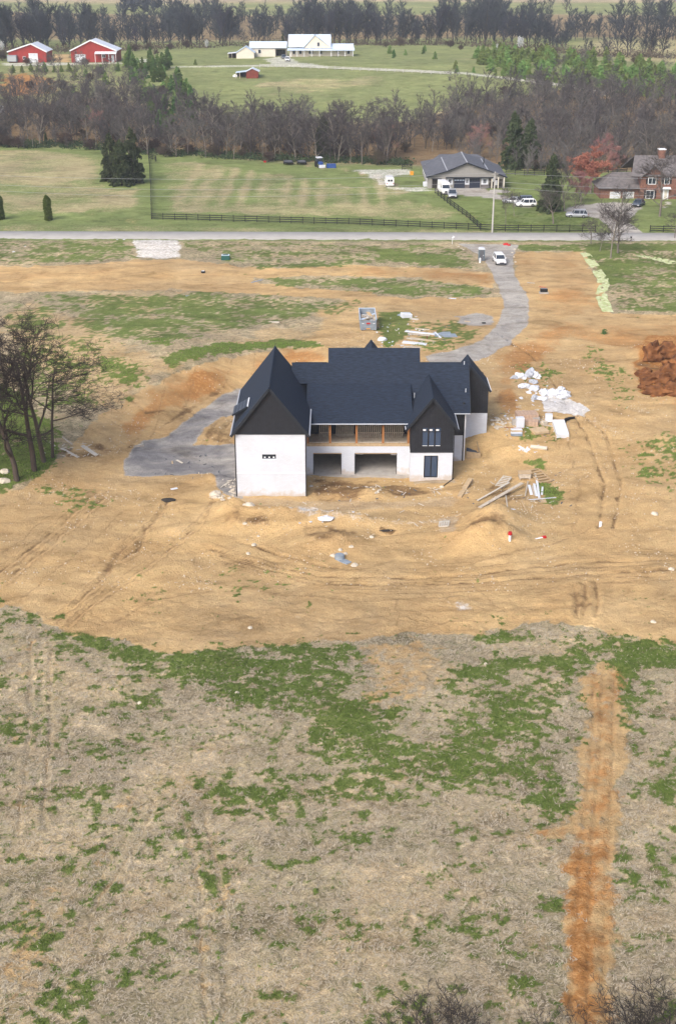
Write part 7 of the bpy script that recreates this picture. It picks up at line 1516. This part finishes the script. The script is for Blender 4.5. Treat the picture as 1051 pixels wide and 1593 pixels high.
boxx('plywood_panel', 843.5, 779, (.7, 1.3, .12), 'lumber', 'tan plywood piece at the foot of the board cluster', 'plywood', .05)
def cleanout(px, py, lb, lying=False):
    o = thing('cleanout_pipe', P(px, py), lb, 'pipe')
    if lying: MB().tube([(-1.1, -.5, .12), (.0, 0, .12)], .09, 10).build('pipe', M['white'], o); MB().tube([(0, 0, .12), (.35, .15, .12)], .2, 10).build('cap', M['red'], o)
    else: MB().tube([(0, 0, -.2), (0, 0, .85)], .14, 10).build('pipe', M['white'], o); MB().tube([(0, 0, .85), (0, 0, 1.15)], [.24, .2], 10).build('cap', M['red'], o)
cleanout(792, 843, 'upright white pipe with a red cap at the foot of the dirt mound'); cleanout(843, 838, 'fallen white pipe with a red cap right of the dirt mound', True)
o = MB().tube([(0, 0, -.1), (0, 0, .55)], .16, 10).build('white_riser', M['white']); o.location = P(933, 819); tag(o, 'short white pipe stub standing on the bare dirt at the right', 'pipe')
o = MB().tube([(0, 0, 0), (0, 0, .45)], [.55, .5], 14).tube([(0, 0, .45), (0, 0, .50)], [.38, .36], 12).build('grey_bucket', M['dumpster']); o.location = P(528, 869); tag(o, 'upturned dark grey tub on the dirt in front of the house', 'tub')
board(529, 871, 543, 877, .75, 'dumpster', 'flat dark grey sheet beside the upturned tub', th=.1)
for k, (px, py, s, lb) in enumerate([(518, 865, .42, 'left of the grey tub'), (529, 856, .36, 'above the grey tub'), (537, 862, .34, 'to the upper right of the grey tub'), (546, 851, .34, 'farthest above the grey tub'), (551, 880, .55, 'below the grey sheet, the largest one'), (395, 848, .38, 'on the left slope of the spoil bank'), (381, 815, .34, 'high on the left of the spoil bank'), (386, 862, .32, 'low on the left of the spoil bank'), (402, 835, .3, 'in the middle of the spoil bank'), (578, 836, .34, 'beside the small pit'), (335, 770, .9, 'at the left foot of the white wing'), (388, 787, .7, 'under the front wall of the white wing'), (687, 758, .35, 'in front of the patio door'), (480, 798, .3, 'near the crumpled white sheet'), (484, 757, .35, 'beside the left garage opening'), (8, 735, .8, 'under the trees at the left edge, upper one'), (6, 750, .9, 'under the trees at the left edge, lower one'), (389, 977, .3, 'at the lower edge of the bare dirt, middle'), (369, 1079, .3, 'in the green patch below the bare dirt'), (218, 1094, .28, 'in the straw-covered field at the left'), (1017, 800, .5, 'at the right edge of the bare dirt'), (755, 1034, .3, 'in the green strip at the right'), (1043, 886, .4, 'on the dirt at the far right'), (1015, 968, .35, 'at the lower right of the bare dirt')]):
    blob('stone', P(px, py), (s*1.2, s, s*.7), M['stone'], 'pale stone ' + lb, 'stone', 100+k, rz=rr(0, 3))
blob('dirt_clod', P(262, 779), (.85, .45, .3), M['dark'], 'dark clod on the bare dirt below the gravel pad', 'clod', 140); o = blob('dark_pit_patch', P(600, 826), (.9, .25, .12), M['dark'], 'dark patch in the small pit in front of the house', 'sheet', 141)  # second blob: flat dark patch marking the dug hole
def scraps(name, lb, m, areas, n_, lo, hi, wd):
    mb = MB()
    for k in range(n_):
        px, py, rx, ry = areas[k % len(areas)]; a = P(px + rr(-1, 1)*rx, py + rr(-1, 1)*ry); ang = rr(0, 3.14); l = rr(lo, hi)
        mb.bar(a + Vector((0, 0, .06)), a + Vector((math.cos(ang)*l, math.sin(ang)*l, .06 + rr(0, .1))), rr(*wd), .04)
    tag(mb.build(name, M[m]), lb, 'scraps', kind='stuff')
scraps('wood_scraps', 'splinters and offcuts of wood strewn round the debris', 'paleboard', [(810, 770, 60, 22), (650, 528, 35, 14), (830, 668, 50, 16), (580, 765, 60, 10), (700, 768, 30, 8), (355, 765, 14, 18), (820, 640, 40, 20), (110, 700, 40, 12), (560, 640+160, 120, 20)], 190, .15, .9, (.04, .12))
scraps('plastic_scraps', 'small white scraps of wrap strewn round the bags and plaster', 'whitebag', [(840, 615, 45, 18), (805, 660, 35, 14), (815, 698, 22, 8), (600, 540, 30, 8), (620, 505, 40, 14), (500, 805, 60, 10)], 95, .12, .45, (.1, .3))
scraps('dark_scraps', 'small dark scraps strewn over the building site', 'greyroof', [(800, 760, 90, 30), (560, 770, 90, 12), (640, 520, 60, 18), (840, 660, 60, 20), (300, 730, 60, 20)], 90, .12, .5, (.05, .2))
# cut red clay blocks of the excavation at the right edge
M['clay'] = mat('red_clay', (.065,.024,.009), .95, scale=.8, col2=(.26,.11,.038), bump=1.0, bscale=6, detail=8)
for k, (px, py, sx, sy, sz, lb) in enumerate([(1015, 556, 1.5, 1.7, 1.9, 'tall pale-faced clay block at the back of the red excavation'), (1035, 552, 1.9, 1.4, 1.4, 'clay ridge at the back right of the red excavation'), (1000, 585, 1.3, 1.0, 1.0, 'dark clay lump at the left lip of the red excavation'), (1018, 592, 2.2, 1.0, .9, 'flat ledge of red clay in the middle of the excavation'), (1042, 590, 2.0, 1.4, 1.5, 'large red clay block at the right edge of the picture'), (1022, 612, 2.0, 1.2, 1.0, 'broken red clay lump at the front of the excavation'), (1046, 612, 1.7, 1.1, 1.2, 'red clay lump at the front right of the excavation'), (1060, 575, 2.4, 2.4, 1.9, 'red clay bank just past the right edge'), (1002, 603, .9, .7, .6, 'small clay lump at the front left of the excavation')]):
    blob('clay_block', P(px, py), (sx, sy, sz), M['clay'], lb, 'clay block', 150+k, noise=.55, sub=3, sink=.35)
# machines and trailers by the wood
for px, lb in ((449, 'black flat trailer parked at the wood edge, left one'), (470, 'black flat trailer parked at the wood edge, right one')):
    o = thing('flat_trailer', P(px, 257), lb, 'trailer', .1); MB().box(-1.15, 1.15, -.2, 3.6, .55, .75).build('deck', M['black'], o); MB().box(-.9, .9, .3, 3.2, .752, .80).build('floor', M['greyroof'], o)
    for s in (-1.25, 1.05): MB().tube([(s, 1.6, .36), (s+.2, 1.6, .36)], .36, 12).build('wheel', M['tyre'], o)
    MB().bar((0, -.2, .6), (0, -1.3, .45), .1, .1).build('drawbar', M['black'], o)
o = thing('blue_tractor', P(497, 260), 'blue and white tractor at the wood edge', 'tractor', FR+.3); MB().box(-.45, .45, .3, 1.9, .8, 1.5).build('bonnet', M['bluep'], o, bevel=.08); MB().box(-.65, .65, -1.2, .25, .9, 2.3).build('cab', M['glass'], o); MB().box(-.75, .75, -1.3, .35, 2.31, 2.5).build('roof', M['whiteroof'], o)
for s in (-1, 1): MB().tube([(s*.65, -.7, .75), (s*.98, -.7, .75)], .75, 16).build('rear_wheel', M['tyre'], o); MB().tube([(s*.6, 1.4, .45), (s*.82, 1.4, .45)], .45, 14).build('front_wheel', M['tyre'], o)
MB().box(-.8, .8, 2.1, 2.6, .2, .9).build('loader_bucket', M['whiteroof'], o); MB().bar((.55, .2, 1.2), (.55, 2.2, .6), .1, .15).bar((-.55, .2, 1.2), (-.55, 2.2, .6), .1, .15).build('loader_arm', M['bluep'], o)
o = boxx('blue_bin', 515, 261, (2.4, 1.4, 1.0), 'bluep', 'dark blue bin right of the tractor at the wood edge', 'bin', .05); boxx('fire_pit', 412, 252.5, (.7, .6, .5), 'red', 'small red can at the wood edge left of the trailers', 'can', 0)
board(141, 229.5, 156, 230, .5, 'oldlumber', 'grey plank lying at the foot of the wood on the left'); boxx('yellow_drum', 640, 272, (.8, .8, .9), 'orange', 'small orange machine beside the left wall of the grey garage', 'machine', .2)
boxx('gas_tank', 661, 290, (1.0, 1.0, 1.1), 'whiteroof', 'white tank at the corner of the grey garage', 'tank', .2, .1)
o = thing('mailbox', P(980, 378), 'small mailbox on a post beside the brick house driveway', 'mailbox'); MB().box(-.06, .06, -.06, .06, -.1, 1.0).build('post', M['oldlumber'], o); MB().box(-.13, .13, -.3, .3, 1.0, 1.25).build('box', M['black'], o, bevel=.04)
# ------------------------------------------------------------------ haze
me = MB().box(-1500, 1500, -160, 2760, -6, 75).mesh('haze', M['dark']); me.materials.clear()
hm = bpy.data.materials.new('haze'); hm.use_nodes = True; t = hm.node_tree; t.nodes.clear(); ou = t.nodes.new('ShaderNodeOutputMaterial'); pv = t.nodes.new('ShaderNodeVolumePrincipled')
pv.inputs['Color'].default_value = (.80, .88, 1, 1); pv.inputs['Density'].default_value = .00014; pv.inputs['Anisotropy'].default_value = .0
t.links.new(pv.outputs[0], ou.inputs['Volume']); me.materials.append(hm)
hz = bpy.data.objects.new('haze', me); link(hz); tag(hz, kind='stuff')
